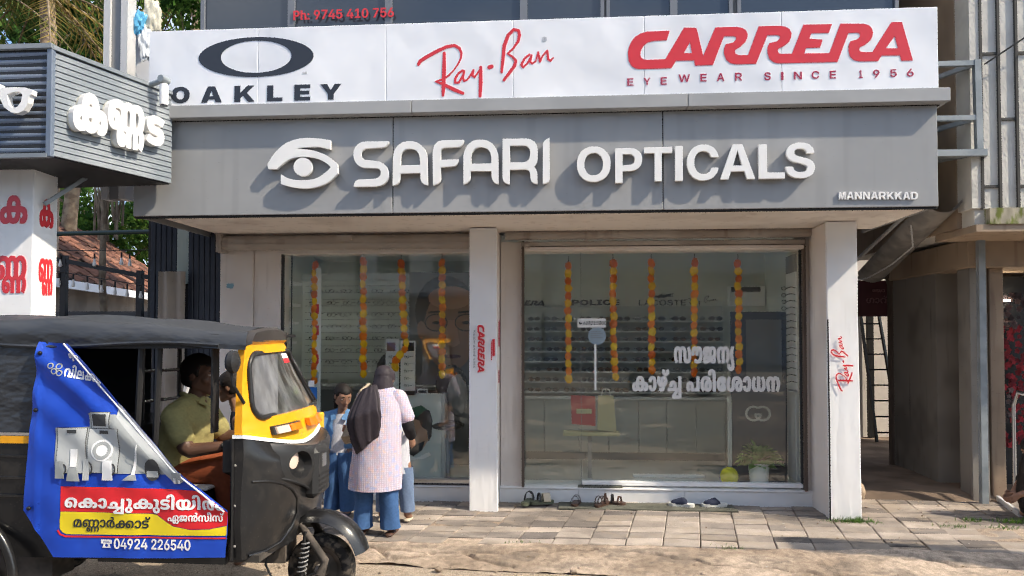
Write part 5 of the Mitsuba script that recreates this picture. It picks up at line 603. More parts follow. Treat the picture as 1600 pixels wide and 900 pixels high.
def palm(name, label, base, top, r, nf, L, seed, droop=1.0):
    t = thing(name, label, 'palm tree', 'coconut palms above the corner sign')
    g = np.random.default_rng(seed); b, c = np.asarray(base, float), np.asarray(top, float)
    s = np.linspace(0, 1, 60)[:, None]; path = b*(1-s)+c*s+np.array([.25, 0, 0])*np.sin(s*3)*.6
    put('trunk', tube(path, r*(1.15-.3*s[:, 0])*(1+.07*(np.arange(60) % 2)), 12), 'm_palm_bark', t, smooth=30)
    for k in range(nf):
        az = k*2.399+g.random()*.4; el = g.uniform(-.5, 1.0); q = np.linspace(0, 1, 26)
        dirh = np.array([math.cos(az), math.sin(az), 0])
        ax = c+[0, 0, .1]+dirh*(q[:, None]*L*math.cos(el*.7))+np.array([0, 0, 1.0])*(q*L*math.sin(el)*.8-droop*1.3*q**2.1)[:, None]*L/2.2
        V, F, U = [], [], []
        side = np.cross(dirh, [0, 0, 1.0])
        for m_ in range(1, 26):
            for sg_ in (-1, 1):
                w = .62*L/2.6*math.sin(math.pi*min(1, .12+.9*q[m_]))*(g.uniform(.8, 1.1))
                d = side*sg_*.8+dirh*.55+np.array([0, 0, -.55-.3*g.random()]); d /= np.linalg.norm(d)
                tg = (ax[m_]-ax[m_-1]); tg /= np.linalg.norm(tg); i0 = len(V)
                V += [ax[m_]-tg*.02, ax[m_]+tg*.02, ax[m_]+d*w*.6+tg*.014-[0, 0, .01], ax[m_]+d*w-[0, 0, .10*w]]; F += [[i0, i0+1, i0+2], [i0, i0+2, i0+3]]
                U += [[min(.99, max(.01, g.normal(.35 if el > -.1 else .8, .18))), 0]]*4
        put('frond', tri(V, F), 'm_palm_leaf', t, uv=np.array(U))
        put('stalk', tube(ax, .022*(1.2-q), 5), 'm_bark', t)
flat('m_palm_bark', two((.30, .22, .15), (.42, .33, .24), 5.0), .9, .1)
palm('coconut_palm', 'coconut palm with pale trunk nearest the steel post', [-8.5, 4, 0], [-8.45, 4, 7.1], .13, 16, 2.4, 3)
palm('coconut_palm', 'coconut palm behind with drooping fronds by the steel post', [-8.2, 7, 0], [-7.4, 7, 8.6], .14, 18, 2.8, 5, 1.3)
palm('coconut_palm', 'coconut palm at the far left edge with only hanging fronds in view', [-9.9, 3.5, 0], [-9.6, 3.5, 7.0], .13, 14, 2.3, 8, 1.2)
pile = thing('dry_frond_heap', 'heap of dry brown palm husks on top of the corner sign', 'heap')
put('husk', cat_([tube([[-4.15+rng.uniform(-.3, .35), -1.9+rng.uniform(-.1, .2), 3.80+rng.uniform(0, .06)] for _ in range(3)], .018, 6) for _ in range(26)]), flat('m_husk', two((.10, .06, .04), (.26, .17, .11), 14.0), .9), pile)
m, uv = leaves([[-4.35, .75, 1.95], [-4.6, .8, 1.85]], [np.array([.2, .15, .16]), np.array([.25, .15, .12])], 160, .09)
t = thing('potted_shrub', 'small green shrub growing behind the corrugated cement sheet', 'shrub'); put('foliage', m, 'm_leaf', t, uv=uv)
put('stem', tube([[-4.4, .75, 0], [-4.42, .77, 1.9]], .012, 6), 'm_bark', t)

# ==== passage and building on the right ================================================================
rb_ = thing('finned_building', 'right hand building with pale stuccoed fins above a dark ground floor', 'building')
bumped('m_stucco', two((.52, .50, .46), (.60, .58, .53), 5.0), lambda p, n, uv: fbm(p.x*45, p.y*45, p.z*45, 3), .012, .9, .1)
flat('m_joint', (.05, .048, .045), .8)
def mossy(p, n, uv):
    a = fbm(p.x*16, p.y*16, p.z*5, 4); return mix((.34, .31, .24), (.15, .17, .05), smoothstep(.42, .6, a))*(.7+.6*noise(p.x*40, p.y*40, p.z*9))
flat('m_moss', proc(mossy), .95, .1)
FX = 3.76
put('core', box(3.70, 9.0, -.33, 3.0, 2.67, 9), 'm_stucco', rb_)
put('pier', box(3.665, 3.755, -.36, .6, 2.82, 9), 'm_stucco', rb_)
put('return_wall', box(3.655, 3.70, -.10, 3.0, 2.67, 9), 'm_tan_plaster', rb_)
for k in range(9):
    x = FX+k*.157
    put('fin', box(x-.011, x+.011, -.372, -.33, 2.815, 9), 'm_joint', rb_)
    for q in range(5):
        zz_ = 3.02+q*1.23+(.62 if k % 2 else 0)
        put('joint', box(x+.011, x+.146, -.36, -.33, zz_-.012, zz_+.012), 'm_joint', rb_)
    put('panel_face', box(x+.011, x+.146, -.345, -.33, 2.815, 9), 'm_stucco', rb_)
put('mossy_slab', box(3.79, 9.0, -.42, .4, 2.667, 2.813), 'm_moss', rb_, label='slab edge stained green with moss')
put('slab_underside', box(3.68, 9.0, -.40, .4, 2.60, 2.666), 'm_tan_plaster', rb_)
put('beam', rbox(3.97, 9.0, .35, 2.3, 2.34, 2.62, .006), 'm_tan_plaster', rb_)
put('passage_wall', box(4.02, 4.30, 1.16, 2.3, -.05, 2.60), 'm_grey_plaster', rb_); put('passage_wall', box(4.2, 9.0, 2.12, 2.3, -.05, 2.60), 'm_grey_plaster', rb_)
put('closet_wall', box(4.28, 4.32, .70, 1.2, -.05, 2.34), 'm_tan_plaster', rb_); put('closet_wall', box(4.2, 4.30, .66, .70, -.05, 2.34), 'm_tan_plaster', rb_)
put('pillar', rbox(4.03, 4.20, .45, .70, -.05, 2.36, .006), 'm_grey_plaster', rb_)
put('shop_pier', rbox(4.245, 4.385, .50, .9, -.05, 2.34, .006), 'm_tan_plaster', rb_)
put('room_wall', box(4.30, 7.5, 2.2, 2.3, -.05, 2.6), 'm_tan_plaster', rb_)
put('recess_wall', box(2.6, 4.3, 2.6, 2.8, 2.95, 9), 'm_tan_plaster', rb_)
put('added_gap_roof', box(2.86, 3.72, -.1, 2.8, 6.2, 6.35), 'm_grey_plaster', rb_); put('boundary_wall', box(2.4, 8, 6.4, 6.6, -.05, 3.0), 'm_grey_plaster', rb_)  # roof over the gap is added out of view to keep it dark
put('passage_beam', box(2.6, 4.3, 2.95, 3.15, 2.93, 3.14), 'm_tan_plaster', rb_)
pf_ = lab('passage_floor', kind='structure')
gxx, gyy = np.meshgrid(np.linspace(2.62, 7.5, 90), np.linspace(.42, 6.4, 60), indexing='ij')
P3 = np.stack([gxx, gyy, gxx*0], -1)
put('passage_floor', grid_mesh(gxx, gyy, .045+.035*(meshkit.fbm(P3*2.5, 4, 3)-.5)-.07*np.exp(-((gyy-.42)/.05)**2)), 'm_passage', kind='structure', smooth=True)
flat('m_passage', two((.20, .15, .115), (.12, .09, .07), 3.0), .95, .1)
ra = thing('steel_rack', 'grey steel pole and railed platform beside the shop fascia', 'frame')
put('pole', bar([4.05, .28, -.02], [4.06, .28, 3.45], .062), 'm_steel_paint', ra); put('post', bar([3.69, -.45, 3.30], [3.68, -.45, 4.16], .055), 'm_steel_paint', ra); put('post', bar([3.47, .0, 3.36], [3.47, .0, 4.1], .05), 'm_light_grey', ra)
for z in (4.13, 3.63): put('rail', bar([2.9, -.45, z], [3.69, -.45, z], .045), 'm_steel_paint', ra); put('rail', bar([2.9, .0, z-.01], [3.47, .0, z-.01], .045), 'm_light_grey', ra); put('rail', bar([3.69, -.45, z], [3.47, .0, z], .04), 'm_steel_paint', ra)
put('platform', loft([[[2.9, -.48, 3.28], [3.75, -.48, 3.28], [4.09, .30, 3.38], [2.9, .30, 3.38]], [[2.9, -.48, 3.34], [3.75, -.48, 3.34], [4.09, .30, 3.44], [2.9, .30, 3.44]]]), 'm_steel_paint', ra)
gt = thing('gutter', 'sagging grey half round sheet gutter over the passage', 'gutter')
R = []
for s in np.linspace(0, 1, 10):
    c = np.array([3.47, -.25, 2.93])*(1-s)+np.array([3.62, 1.9, 2.42])*s; r = .17
    R.append([c+np.array([math.cos(a)*r, 0, math.sin(a)*r*.75]) for a in np.linspace(math.pi, 2*math.pi, 12)])
put('trough', cat_([loft(R, closed=False)]), 'm_steel_dull', gt, smooth=50); flat('m_steel_dull', two((.20, .19, .18), (.30, .28, .26), 6.0), .55, .4)
put('conduit', tube([[3.30, -.25, 2.95], [3.36, 2.2, 2.42]], .02, 8), 'm_light_grey', gt, smooth=40)
put('cable', tube([[3.36, .2, 2.75], [3.44, .35, 2.55], [3.42, .8, 2.42], [3.40, 1.4, 2.32], [3.38, 1.9, 2.30]], .008, 6), 'm_light_grey', gt)
ms = thing('maroon_sign', 'small dark maroon hanging sign at the back of the passage', 'sign')
flat('m_maroon', (.075, .018, .026), .5); flat('m_maroon_print', (.20, .10, .11), .5)
put('board', rbox(3.66, 4.08, 2.5, 2.53, 1.90, 2.36, .004), 'm_maroon', ms)
put('print', xz(word('lane1', 3.84, 2.21, .16), 2.490, 2.497), 'm_maroon_print', ms); put('print', xz(word('lane2', 3.76, 2.07, .26), 2.490, 2.497), 'm_maroon_print', ms)
put('bracket', bar([3.6, 2.515, 2.40], [4.25, 2.515, 2.40], .04), 'm_grey', ms)
ld = thing('ladder', 'dark metal ladder leaning in the passage', 'ladder')
LA, LB, LC, LD_ = np.array([4.56, 4.3, .06]), np.array([4.46, 4.75, 2.4]), np.array([4.90, 4.3, .06]), np.array([4.72, 4.75, 2.4])
put('rail', bar(LA, LB, .035), 'm_black', ld); put('rail', bar(LC, LD_, .035), 'm_black', ld)
for k in range(10):
    s = .06+k*.1; put('rung', bar(LA*(1-s)+LB*s, LC*(1-s)+LD_*s, .022), 'm_black', ld)
put('yard_wall', box(2.7, 8.0, 5.0, 5.1, -.05, 3.0), 'm_wall', rb_); put('yard_post', box(4.66, 4.74, 4.85, 4.95, 0, 2.6), 'm_black', rb_)
dp = thing('drain_pipe', 'dark drain pipe running down the passage wall', 'pipe')
put('pipe', tube([[4.0, 2.34, 0], [4.0, 2.34, 2.35]], .035, 10), 'm_brown_dark', dp, smooth=40)
put('hopper', lathe([[.035, 0], [.07, .12], [.07, .2], [0, .2]], 12, at=(4.0, 2.34, 2.3)), 'm_brown_dark', dp, smooth=40)
st_ = thing('stone_block', 'rough tan stone block at the mouth of the passage beside the right pier', 'stone')
put('stone', crumple([2.90, .42, .07], [.065, .07, .10], 4, .18), 'm_tan_plaster', st_, smooth=40)
put('kerb_strip', bar([4.27, .45, .02], [4.10, -.25, .01], .03, .05), 'm_light_grey', label='pale kerb strip at the foot of the right pole', cat='kerb')
put('cable', tube([[3.75, -.45, 4.12], [4.2, -.5, 4.42], [4.9, -.55, 4.85]], .008, 5), 'm_black', label='black cable crossing the fins of the right building', cat='cable')
# flower shop inside the right building
fl = thing('flower_display', 'wall of dark and red artificial flowers at the right edge', 'flower display')
flat('m_red_flower', tone([(.20, .008, .014), (.28, .012, .022), (.36, .022, .034), (.15, .006, .014)]), .7); flat('m_dark_flower', tone([(.05, .03, .03), (.10, .06, .06), (.16, .11, .11), (.03, .02, .025)]), .7)
def rosette(c, r, g):
    V, F = [], []
    for ring, (n, rr, h) in enumerate(((5, 1.0, .1), (5, .65, .35), (4, .35, .5))):
        for k in range(n):
            a = k*2*math.pi/n+ring*.6+g.random()*.3; w = .75*rr
            d = np.array([math.cos(a), -h, math.sin(a)]); s = np.array([-math.sin(a), 0, math.cos(a)]); i = len(V)
            V += [c, c+(d*.6*rr+s*w*.5)*r, c+d*rr*r, c+(d*.6*rr-s*w*.5)*r]; F += [[i, i+1, i+2], [i, i+2, i+3]]
    return tri(V, F)
for k in range(260):
    x, z = rng.uniform(4.42, 4.85), rng.uniform(.45, 2.1); red = (x > 4.62-.1*math.sin(z*5) and z < 1.75) or rng.random() < .05
    m = rosette(np.array([x, .95+rng.uniform(0, .12), z]), rng.uniform(.025, .045), rng)
    put('red_flower' if red else 'dark_flower', m, 'm_red_flower' if red else 'm_dark_flower', fl, uv=const_uv(m, rng.random()))
put('stem_panel', box(4.39, 7.0, 1.12, 1.16, -.05, 2.3), 'm_black', fl)
ch = thing('chrome_rail', 'curved chrome handrail at the flower shop entrance', 'handrail')
put('tube', tube([[4.42, .42, 0], [4.42, .42, .95], [4.45, .40, 1.08], [4.52, .3, 1.05], [4.62, .1, .72]], .018, 10), 'm_alu', ch, smooth=40)
lp = thing('tube_lamp', 'small lit lamp glowing above the flower display', 'lamp')
put('diffuser', box(4.55, 4.72, 1.0, 1.03, 2.02, 2.04), 'm_white', lp, emitter={'type': 'area', 'radiance': rgb(14, 12, 9)})

# ==== across the street (seen only as reflections in the glass) ===========================================
opp = [(-14, -7.4, 6.0, (.42, .36, .28)), (-7.2, -1.0, 7.5, (.55, .52, .46)), (-.9, 9.5, 6.5, (.30, .33, .35)), (10, 18, 7.0, (.50, .42, .33))]
for k, (a, b, h, c) in enumerate(opp):
    o = thing('street_building', ['tan', 'cream', 'grey', 'ochre'][k]+' shop house across the street', 'building')
    mk = flat(f'm_opp{k}', c, .8)
    put('wall', box(a, b, -26, -18.0, -.06, h), mk, o); put('awning', rbox(a, b, -18.0, -16.6, 2.9, 3.05, .01), 'm_grey', o)
    for q in range(int((b-a)/1.9)):
        x = a+.6+q*1.9
        put('window', rbox(x, x+1.1, -18.02, -17.98, 3.8, 5.2, .004), 'm_uglass', o); put('shutter', rbox(x-.1, x+1.3, -18.03, -17.98, 0, 2.6, .004), 'm_shutter', o)
tree('street_tree', 'shade tree across the street', [1.2, -15.5, 0], 6, [1.0, -15.2, 5.6], [3.2, 2.0, 1.8], 30, .8, 6000, .24, .2)
mb = thing('motorcycle', 'parked black motorcycle across the street', 'motorcycle')
for x in (1.55, 2.85): put('wheel', lathe([[.22, -.045], [.31, -.05], [.32, 0], [.31, .05], [.22, .045], [.22, -.045]], 24, 'y', (x, -9.1, .265)), 'm_black', mb, smooth=40); put('hub', lathe([[0, -.05], [.20, -.02], [.20, .02], [0, .05]], 16, 'y', (x, -9.1, .265)), 'm_grey', mb)
put('tank', crumple([2.0, -9.1, .82], [.32, .16, .16], 2, .05), 'm_black_gloss', mb, smooth=60); put('seat', crumple([2.55, -9.1, .80], [.42, .13, .08], 6, .05), 'm_black', mb, smooth=60)
put('engine', rbox(1.95, 2.4, -9.25, -8.95, .28, .62, .04), 'm_grey', mb); put('fork', tube([[1.55, -9.1, .27], [1.78, -9.1, .95]], .03), 'm_alu', mb); put('handlebar', tube([[1.82, -9.45, 1.02], [1.78, -9.1, .97], [1.82, -8.75, 1.02]], .016), 'm_black', mb)
# ==== inside the shop =====================================================================================
flat('m_cabinet', (.38, .395, .37), .35); flat('m_shelf', (.52, .55, .54), .4); flat('m_shelf_back', (.42, .45, .44), .5)
flat('m_navy', (.026, .032, .055), .3); flat('m_skin_print', (.25, .14, .09), .5); flat('m_skin_print2', (.36, .21, .14), .5); flat('m_hair_print', (.016, .014, .014), .5)
flat('m_lens', (.012, .012, .014), .08, .8); flat('m_poster_grey', (.12, .125, .13), .45); flat('m_orange', tone([(.62, .12, .01), (.72, .17, .012), (.80, .22, .02)]), .8, .2)
flat('m_marigold', tone([(.75, .42, .01), (.82, .50, .015), (.88, .58, .03)]), .8, .2); flat('m_mat', two((.095, .095, .078), (.13, .128, .105), 9.0), .95, .1)
mat('m_plant', {'type': 'principledthin', 'base_color': tone([(.10, .24, .04), (.14, .30, .06), (.20, .38, .09), (.28, .45, .13)]), 'roughness': .4, 'diff_trans': .6, 'spec_trans': 0.0})
DISP = ['top', 'second', 'third', 'fourth', 'fifth', 'sixth', 'seventh', 'lowest']
cb = thing('display_wall', 'grey sunglasses display wall with shelves and cabinets below, behind the door glass', 'display wall')
for k, (a, b) in enumerate(zip([-.75, -.33, .09, .447, .809, 1.145, 1.495], [-.335, .085, .442, .804, 1.14, 1.49, 1.83])):
    put('cabinet_door', rbox(a, b, 1.75, 1.80, .24, .875, .004), 'm_cabinet', cb)
put('plinth', box(-.75, 1.83, 1.78, 2.0, .146, .24), 'm_grey', cb); put('counter_top', rbox(-.75, 1.85, 1.72, 2.02, .878, .91, .004), 'm_shelf', cb)
put('shelf_panel', box(-.75, 1.86, 2.0, 2.04, .90, 2.02), 'm_shelf_back', cb); put('wall_panel', box(-.9, 2.38, 2.04, 2.1, .146, 2.70), 'm_room_wall', cb)
ROWZ = [1.855-.1245*k for k in range(8)]
for z in ROWZ: put('shelf', rbox(-.75, 1.86, 1.80, 2.0, z-.035, z-.018, .003), 'm_shelf', cb)
def glasses(lens_on=True, w=.145):
    ms = []
    for s in (-1, 1):
        c = (CrossSection.circle(1, 18).scale((.030, .021)).translate((s*.036, 0)))
        ms.append(man((c if lens_on else c.offset(.003, __import__('manifold3d').JoinType.Round)-c).extrude(.006)))
        ms.append(box(s*.066-.003, s*.066+.003, .002, .008, -.10, .004)); 
    ms.append(box(-.010, .010, .004, .010, 0, .006)); m = cat_(ms); v = m.vertices.copy()
    m.vertices = np.stack([v[:, 0], -v[:, 2], v[:, 1]], 1); return m
flat('m_tortoise', two((.10, .05, .02), (.02, .012, .01), 60.0), .15, .6); flat('m_lens_grey', (.09, .10, .11), .08, .8)
sgs = [mikit.ply(glasses(True), k) for k in ('m_lens', 'm_lens', 'm_lens_grey', 'm_tortoise')]; spd = mikit.ply(glasses(False), 'm_black')
for r, z in enumerate(ROWZ):
    for c_, x in enumerate((-.459, -.245, -.03, .18, .40, .62, .86, 1.06, 1.32, 1.54, 1.74)):
        k = thing('sunglasses', f'dark sunglasses {ORDN[c_]} from the left on the {DISP[r]} shelf behind the door glass', 'sunglasses', f'sunglasses on the {DISP[r]} shelf')
        scene[k] = {**sgs[int(rng.integers(4))], 'to_world': T().translate([x+rng.uniform(-.015, .015), 1.84+rng.uniform(-.02, .02), z+.006]).rotate([0, 0, 1], float(rng.uniform(-12, 12))).scale([float(rng.uniform(1.05, 1.4)), 1.2, float(rng.uniform(1.0, 1.45))])}
wl = thing('wall_lettering', 'black brand lettering along the wall above the sunglasses shelves', 'lettering')
put('word', xz(fitbox(line_of('POLICE', 'black', .0, 2.035, .072, 1.0), .0, 2.035, .60, 2.105), 2.028, 2.036), 'm_black_print', wl)
put('word', xz(fitbox(line_of('LACOSTE', 'medium', .86, 2.035, .068, 1.05), .84, 2.03, 1.42, 2.10), 2.028, 2.036), 'm_black_print', wl)
put('word', xz(fitbox(poly(TR['carrera'], .001), -.95, 2.03, -.34, 2.10), 2.028, 2.036), 'm_black_print', wl)
put('word', xz(fitbox(strokes(TR['rb']), 1.40, 2.03, 1.80, 2.15), 2.028, 2.036), 'm_black_print', wl)
croc = [(1.02, 2.13), (1.04, 2.15), (1.09, 2.16), (1.14, 2.185), (1.13, 2.165), (1.20, 2.17), (1.27, 2.185), (1.265, 2.172), (1.22, 2.155), (1.27, 2.148), (1.26, 2.14), (1.19, 2.138), (1.15, 2.125), (1.10, 2.128), (1.08, 2.115), (1.07, 2.128)]
put('emblem', xz(CrossSection([np.array(croc)[::-1]], FillRule.NonZero), 2.028, 2.036), 'm_black_print', wl)
ac = thing('air_vent', 'white wall unit with dark louvre high on the inside wall', 'wall unit'); put('case', rbox(1.93, 2.36, 1.92, 2.04, 2.02, 2.26, .006), 'm_white', ac); put('louvre', box(1.95, 2.30, 1.912, 1.918, 2.19, 2.25), 'm_black', ac)
# dark standing panel with interlocked letter emblem, lit spectacles rack
dp_ = thing('dark_display_panel', 'tall navy display panel with a pale interlocked letter emblem', 'display panel')
put('panel', rbox(1.65, 2.21, .45, .50, .15, 1.90, .004), 'm_navy', dp_)
put('trim', box(1.62, 1.648, .44, .52, .15, 1.02), 'm_shelf', dp_)
flat('m_pale', (.42, .43, .43), .5)
def garc(cx, flip):
    ring = CrossSection.circle(.085, 40)-CrossSection.circle(.062, 40)
    cut = CrossSection.square((.1, .07)).translate((.02, -.015)); g = ring-cut+CrossSection.square((.06, .02)).translate((.012, -.02))
    return (g.mirror((1, 0)) if flip else g).scale((1, .95)).translate((cx, .85))
put('emblem', xz(garc(1.87, False)+garc(1.96, True), .440, .448), 'm_pale', dp_)
put('inset', box(1.80, 2.16, .442, .449, 1.15, 1.82), 'm_poster_grey', dp_)
rk = thing('spectacles_rack', 'pale lit spectacles rack at the right edge of the door glass', 'rack')
put('panel', rbox(2.25, 2.375, .25, .60, 1.10, 2.30, .004), 'm_white', rk); put('drawer_unit', rbox(2.23, 2.375, .22, .60, .20, 1.09, .006), 'm_light_grey', rk); put('cap_panel', box(2.25, 2.375, .24, .60, 2.30, 2.48), 'm_grey', rk)
for k in range(15):
    z = 1.18+k*.068; a = thing('spectacles', f'dark spectacles {ORDN[14-k]} from the top on the pale lit rack by the door', 'spectacles', 'spectacles on the lit rack')
    scene[a] = mikit.ply(cat_([tube([[2.17, .30, z], [2.21, .27, z+.015], [2.30, .24, z-.012], [2.335, .23, z-.03]], .005, 6), tube([[2.15+.022*math.cos(t), .31, z+.018*math.sin(t)] for t in np.linspace(0, 6.3, 11)], .004, 5)]), 'm_black')
pt = thing('potted_plant', 'green leafy pot plant in a white pot inside the door glass', 'plant')
put('pot', lathe([[0, 0], [.085, 0], [.105, .21], [.115, .21], [.115, .225], [.095, .225], [.09, .19], [0, .19]], 28, at=(1.88, .28, .147)), 'm_white_gloss', pt, smooth=40)
for k in range(230):
    a = rng.uniform(0, 6.28); el = rng.uniform(.1, 1.4); L = rng.uniform(.05, .20); d = np.array([math.cos(a)*math.cos(el), .55*math.sin(a)*math.cos(el), math.sin(el)*.85])
    c = np.array([1.88, .28, .36])+d*L; s = np.cross(d, [0, 0, 1.0]); s /= np.linalg.norm(s); n_ = np.cross(s, d); l = rng.uniform(.07, .11); w = l*.42; dd = d*.5+[0, 0, -.3]; dd /= np.linalg.norm(dd)
    V = [c, c+dd*l*.5+s*w+n_*.006, c+dd*l, c+dd*l*.5-s*w+n_*.006, c+dd*l*.5-n_*.004]
    m = tri(V, [[0, 1, 4], [1, 2, 4], [2, 3, 4], [3, 0, 4]]); put('leaf', m, 'm_plant', pt, uv=const_uv(m, rng.uniform(.5, .99)))
put('stems', cat_([tube([[1.88, .28, .34], [1.88+rng.uniform(-.1, .1), .28+rng.uniform(-.06, .06), .36+rng.uniform(.05, .18)]], .005, 5) for _ in range(14)]), 'm_bark', pt)
bn = thing('balloon', 'yellow balloon resting on the floor beside the white plant pot', 'balloon')
flat('m_balloon', (.72, .66, .03), .15, .5)
put('skin', ball((1.585, .27, .235), (.09, .09, .093), 3), 'm_balloon', bn, smooth=True); put('knot', lathe([[0, -.02], [.012, -.02], [.004, 0]], 8, at=(1.585, .27, .145)), 'm_balloon', bn)
put('white_bar', rbox(.65, 1.40, .62, .66, .148, .18, .004), 'm_white', label='white bar lying on the shop floor behind the door', cat='bar')
mt = thing('door_mat', 'small dark mat on the sill in front of the glass door', 'mat'); put('pile', rbox(.06, .50, .0, .10, .149, .160, .004), 'm_mat', mt)
# bags on a stand
flat('m_red_paper', (.42, .05, .055), .6); flat('m_cream_paper', (.46, .42, .24), .6)
b1 = thing('paper_bag', 'red paper bag standing behind the door glass below the round sticker', 'bag'); put('body', loft([[[-.0, .50, .72], [.25, .50, .70], [.25, .58, .70], [.0, .58, .72]], [[-.01, .50, 1.02], [.25, .50, 1.01], [.25, .58, 1.01], [-.01, .58, 1.02]]]), 'm_red_paper', b1); put('print', box(.05, .21, .496, .4995, .83, .88), 'm_cream_paper', b1)
b2 = thing('paper_bag', 'cream paper bag standing behind the door glass beside the red bag', 'bag'); put('body', loft([[[.27, .49, .66], [.47, .49, .64], [.47, .6, .64], [.27, .6, .66]], [[.28, .50, 1.02], [.44, .50, 1.02], [.44, .58, 1.02], [.28, .58, 1.02]]]), 'm_cream_paper', b2)
put('handle', tube([[.31, .5, 1.02], [.33, .5, 1.09], [.39, .5, 1.09], [.41, .5, 1.02]], .006, 6), 'm_white', b2)
bs = thing('display_stand', 'low cream stand carrying the two paper bags', 'stand'); put('board', rbox(-.09, .50, .46, .62, .60, .64, .004), 'm_cream_paper', bs); put('pole', box(.17, .21, .55, .59, .146, .60), 'm_grey', bs)
# stickers and lettering on the glass
st = thing('glass_lettering', 'two lines of white lettering on the right hand door glass', 'lettering')
flat('m_white_vinyl', (.74, .74, .73), .4)
for cs in word('free', 0, 0, 1, .6, True): pass
def two_line(name, x0, z0, x1, z1):
    gs = word(name, 0, 0, 1.0, None, True); allc = CrossSection.batch_boolean(gs, __import__('manifold3d').OpType.Add); a, b, u, v = allc.bounds()
    for g in gs: put('letter', xz(g.translate((-a, -b)).scale(((x1-x0)/(u-a), (z1-z0)/(v-b))).translate((x0, z0)).offset(.004), .0895, .0925), 'm_white_vinyl', st)
two_line('free', 1.02, 1.305, 1.605, 1.545); two_line('test', .605, 1.03, 2.045, 1.318)
ps = thing('phone_sticker', 'white sticker with a phone number on the glass door', 'sticker'); put('label', box(.06, .345, .0815, .085, 1.735, 1.825), 'm_white', ps); put('print', xz(line_of('6282150009', 'bold', .115, 1.762, .036, .82), .079, .0812), 'm_black_print', ps)
put('emblem', xz(CrossSection.circle(.016, 12).translate((.09, 1.78))-CrossSection.circle(.008, 12).translate((.095, 1.786)), .079, .0812), 'm_black_print', ps)
flat('m_pale_blue', (.26, .34, .40), .5)
rs = thing('round_sticker', 'round pale blue sticker on the glass door above the handle', 'sticker'); put('disc', xz(CrossSection.circle(.09, 36).translate((.255, 1.65)), .0840, .0868), 'm_pale_blue', rs)
put('print', cat_([box(.19, .19+w_, .0822, .0838, z, z+.006) for z, w_ in ((1.69, .10), (1.67, .13), (1.65, .09), (1.63, .12))]), 'm_grey', rs)

# ---- left window ------------------------------------------------------------------------------------------
ws = thing('slat_wall', 'pale display wall hung with spectacles behind the left window', 'display wall')
put('panel', box(-3.44, -1.9, 1.95, 2.0, 1.10, 2.35), 'm_room_wall', ws); put('header', box(-3.44, -1.9, 1.90, 1.95, 2.36, 2.44), 'm_shelf', ws)
for z in np.arange(1.18, 2.3, .085): put('groove', box(-3.40, -1.95, 1.943, 1.949, z, z+.006), 'm_grey', ws)
for r in range(7):
    for c in range(7):
        a = thing('spectacles', f'dark spectacles {ORDN[c]} from the left in the {DISP[r]} row of the left window display', 'spectacles', f'spectacles on the {DISP[r]} row of the left display')
        scene[a] = {**spd, 'to_world': T().translate([-3.25+c*.20+rng.uniform(-.02, .02), 1.90, 2.22-r*.15]).rotate([0, 0, 1], float(rng.uniform(-35, 10))).rotate([1, 0, 0], float(rng.uniform(-8, 8)))}
for k, (z, lit) in enumerate(((2.22, 1), (1.98, 1), (1.78, 0), (1.56, 0), (1.35, 0))):
    f_ = thing('floating_shelf', f'white shelf with small boxes on the side wall inside the left window, {DISP[k]} of five', 'shelf')
    put('board', rbox(-3.44, -3.05-.02*k, .35, .85, z, z+.03, .004), 'm_white', f_)
    if lit: put('shelf_lamp', box(-3.42, -3.08, .36, .38, z-.012, z-.002), 'm_white', f_, emitter={'type': 'area', 'radiance': rgb(5, 5.4, 5.4)})
    if k > 0:
        bx_ = thing('spectacle_case', f'dark spectacle case on the {DISP[k]} white side shelf', 'case', 'cases on the side shelves'); scene[bx_] = mikit.ply(rbox(-3.30, -3.10, .40, .55, z+.031, z+.11, .012), 'm_poster_grey')
dkc = thing('sales_counter', 'dark sales counter inside the left window', 'counter'); put('front', rbox(-3.1, -1.15, 1.25, 1.30, .146, 1.02, .005), 'm_poster_grey', dkc); put('top', rbox(-3.15, -1.1, 1.2, 1.75, 1.02, 1.06, .005), 'm_grey', dkc)
oc = thing('office_chair', 'black padded office chair by the counter inside the left window', 'chair')
put('backrest', crumple([-2.0, .95, 1.22], [.22, .06, .27], 4, .04), 'm_black', oc, smooth=60); put('seat', crumple([-2.0, .75, .80], [.22, .22, .05], 7, .04), 'm_black', oc, smooth=60); put('stem', tube([[-2, .78, .15], [-2, .78, .76]], .03), 'm_grey', oc)
oc2 = thing('office_chair', 'black office chair with a grey jacket at the right end of the left window', 'chair')
put('backrest', crumple([-1.30, .60, 1.12], [.17, .06, .22], 9, .04), 'm_black', oc2, smooth=60); put('seat', crumple([-1.32, .45, .70], [.18, .18, .05], 3, .04), 'm_black', oc2, smooth=60); put('stem', tube([[-1.32, .48, .15], [-1.32, .48, .66]], .03), 'm_grey', oc2)
put('jacket', crumple([-1.22, .50, 1.02], [.11, .05, .22], 14, .2), 'm_grey', oc2, smooth=50)
bp = thing('face_poster', 'large dim portrait poster of a man wearing spectacles inside the left window', 'poster')
put('board', box(-1.83, -1.05, .90, .93, 1.10, 2.37), 'm_poster_grey', bp)
def pr(pts, y, m, par, nm, ny=.0015): put(nm, xz(CrossSection([np.array(pts, float)], FillRule.NonZero), y-ny, y), m, par)
def ov(cx, cz, a, b, n=40, k=1.0): return [(cx+a*math.cos(t), cz+b*math.sin(t)*(k if math.sin(t) < 0 else 1)) for t in np.linspace(0, 2*math.pi, n, endpoint=False)]
pr(ov(-1.42, 1.93, .34, .40), .8985, 'm_hair_print', bp, 'hair'); pr(ov(-1.36, 1.72, .30, .46), .8965, 'm_skin_print', bp, 'face'); pr(ov(-1.36, 2.08, .25, .13), .8945, 'm_skin_print2', bp, 'forehead')
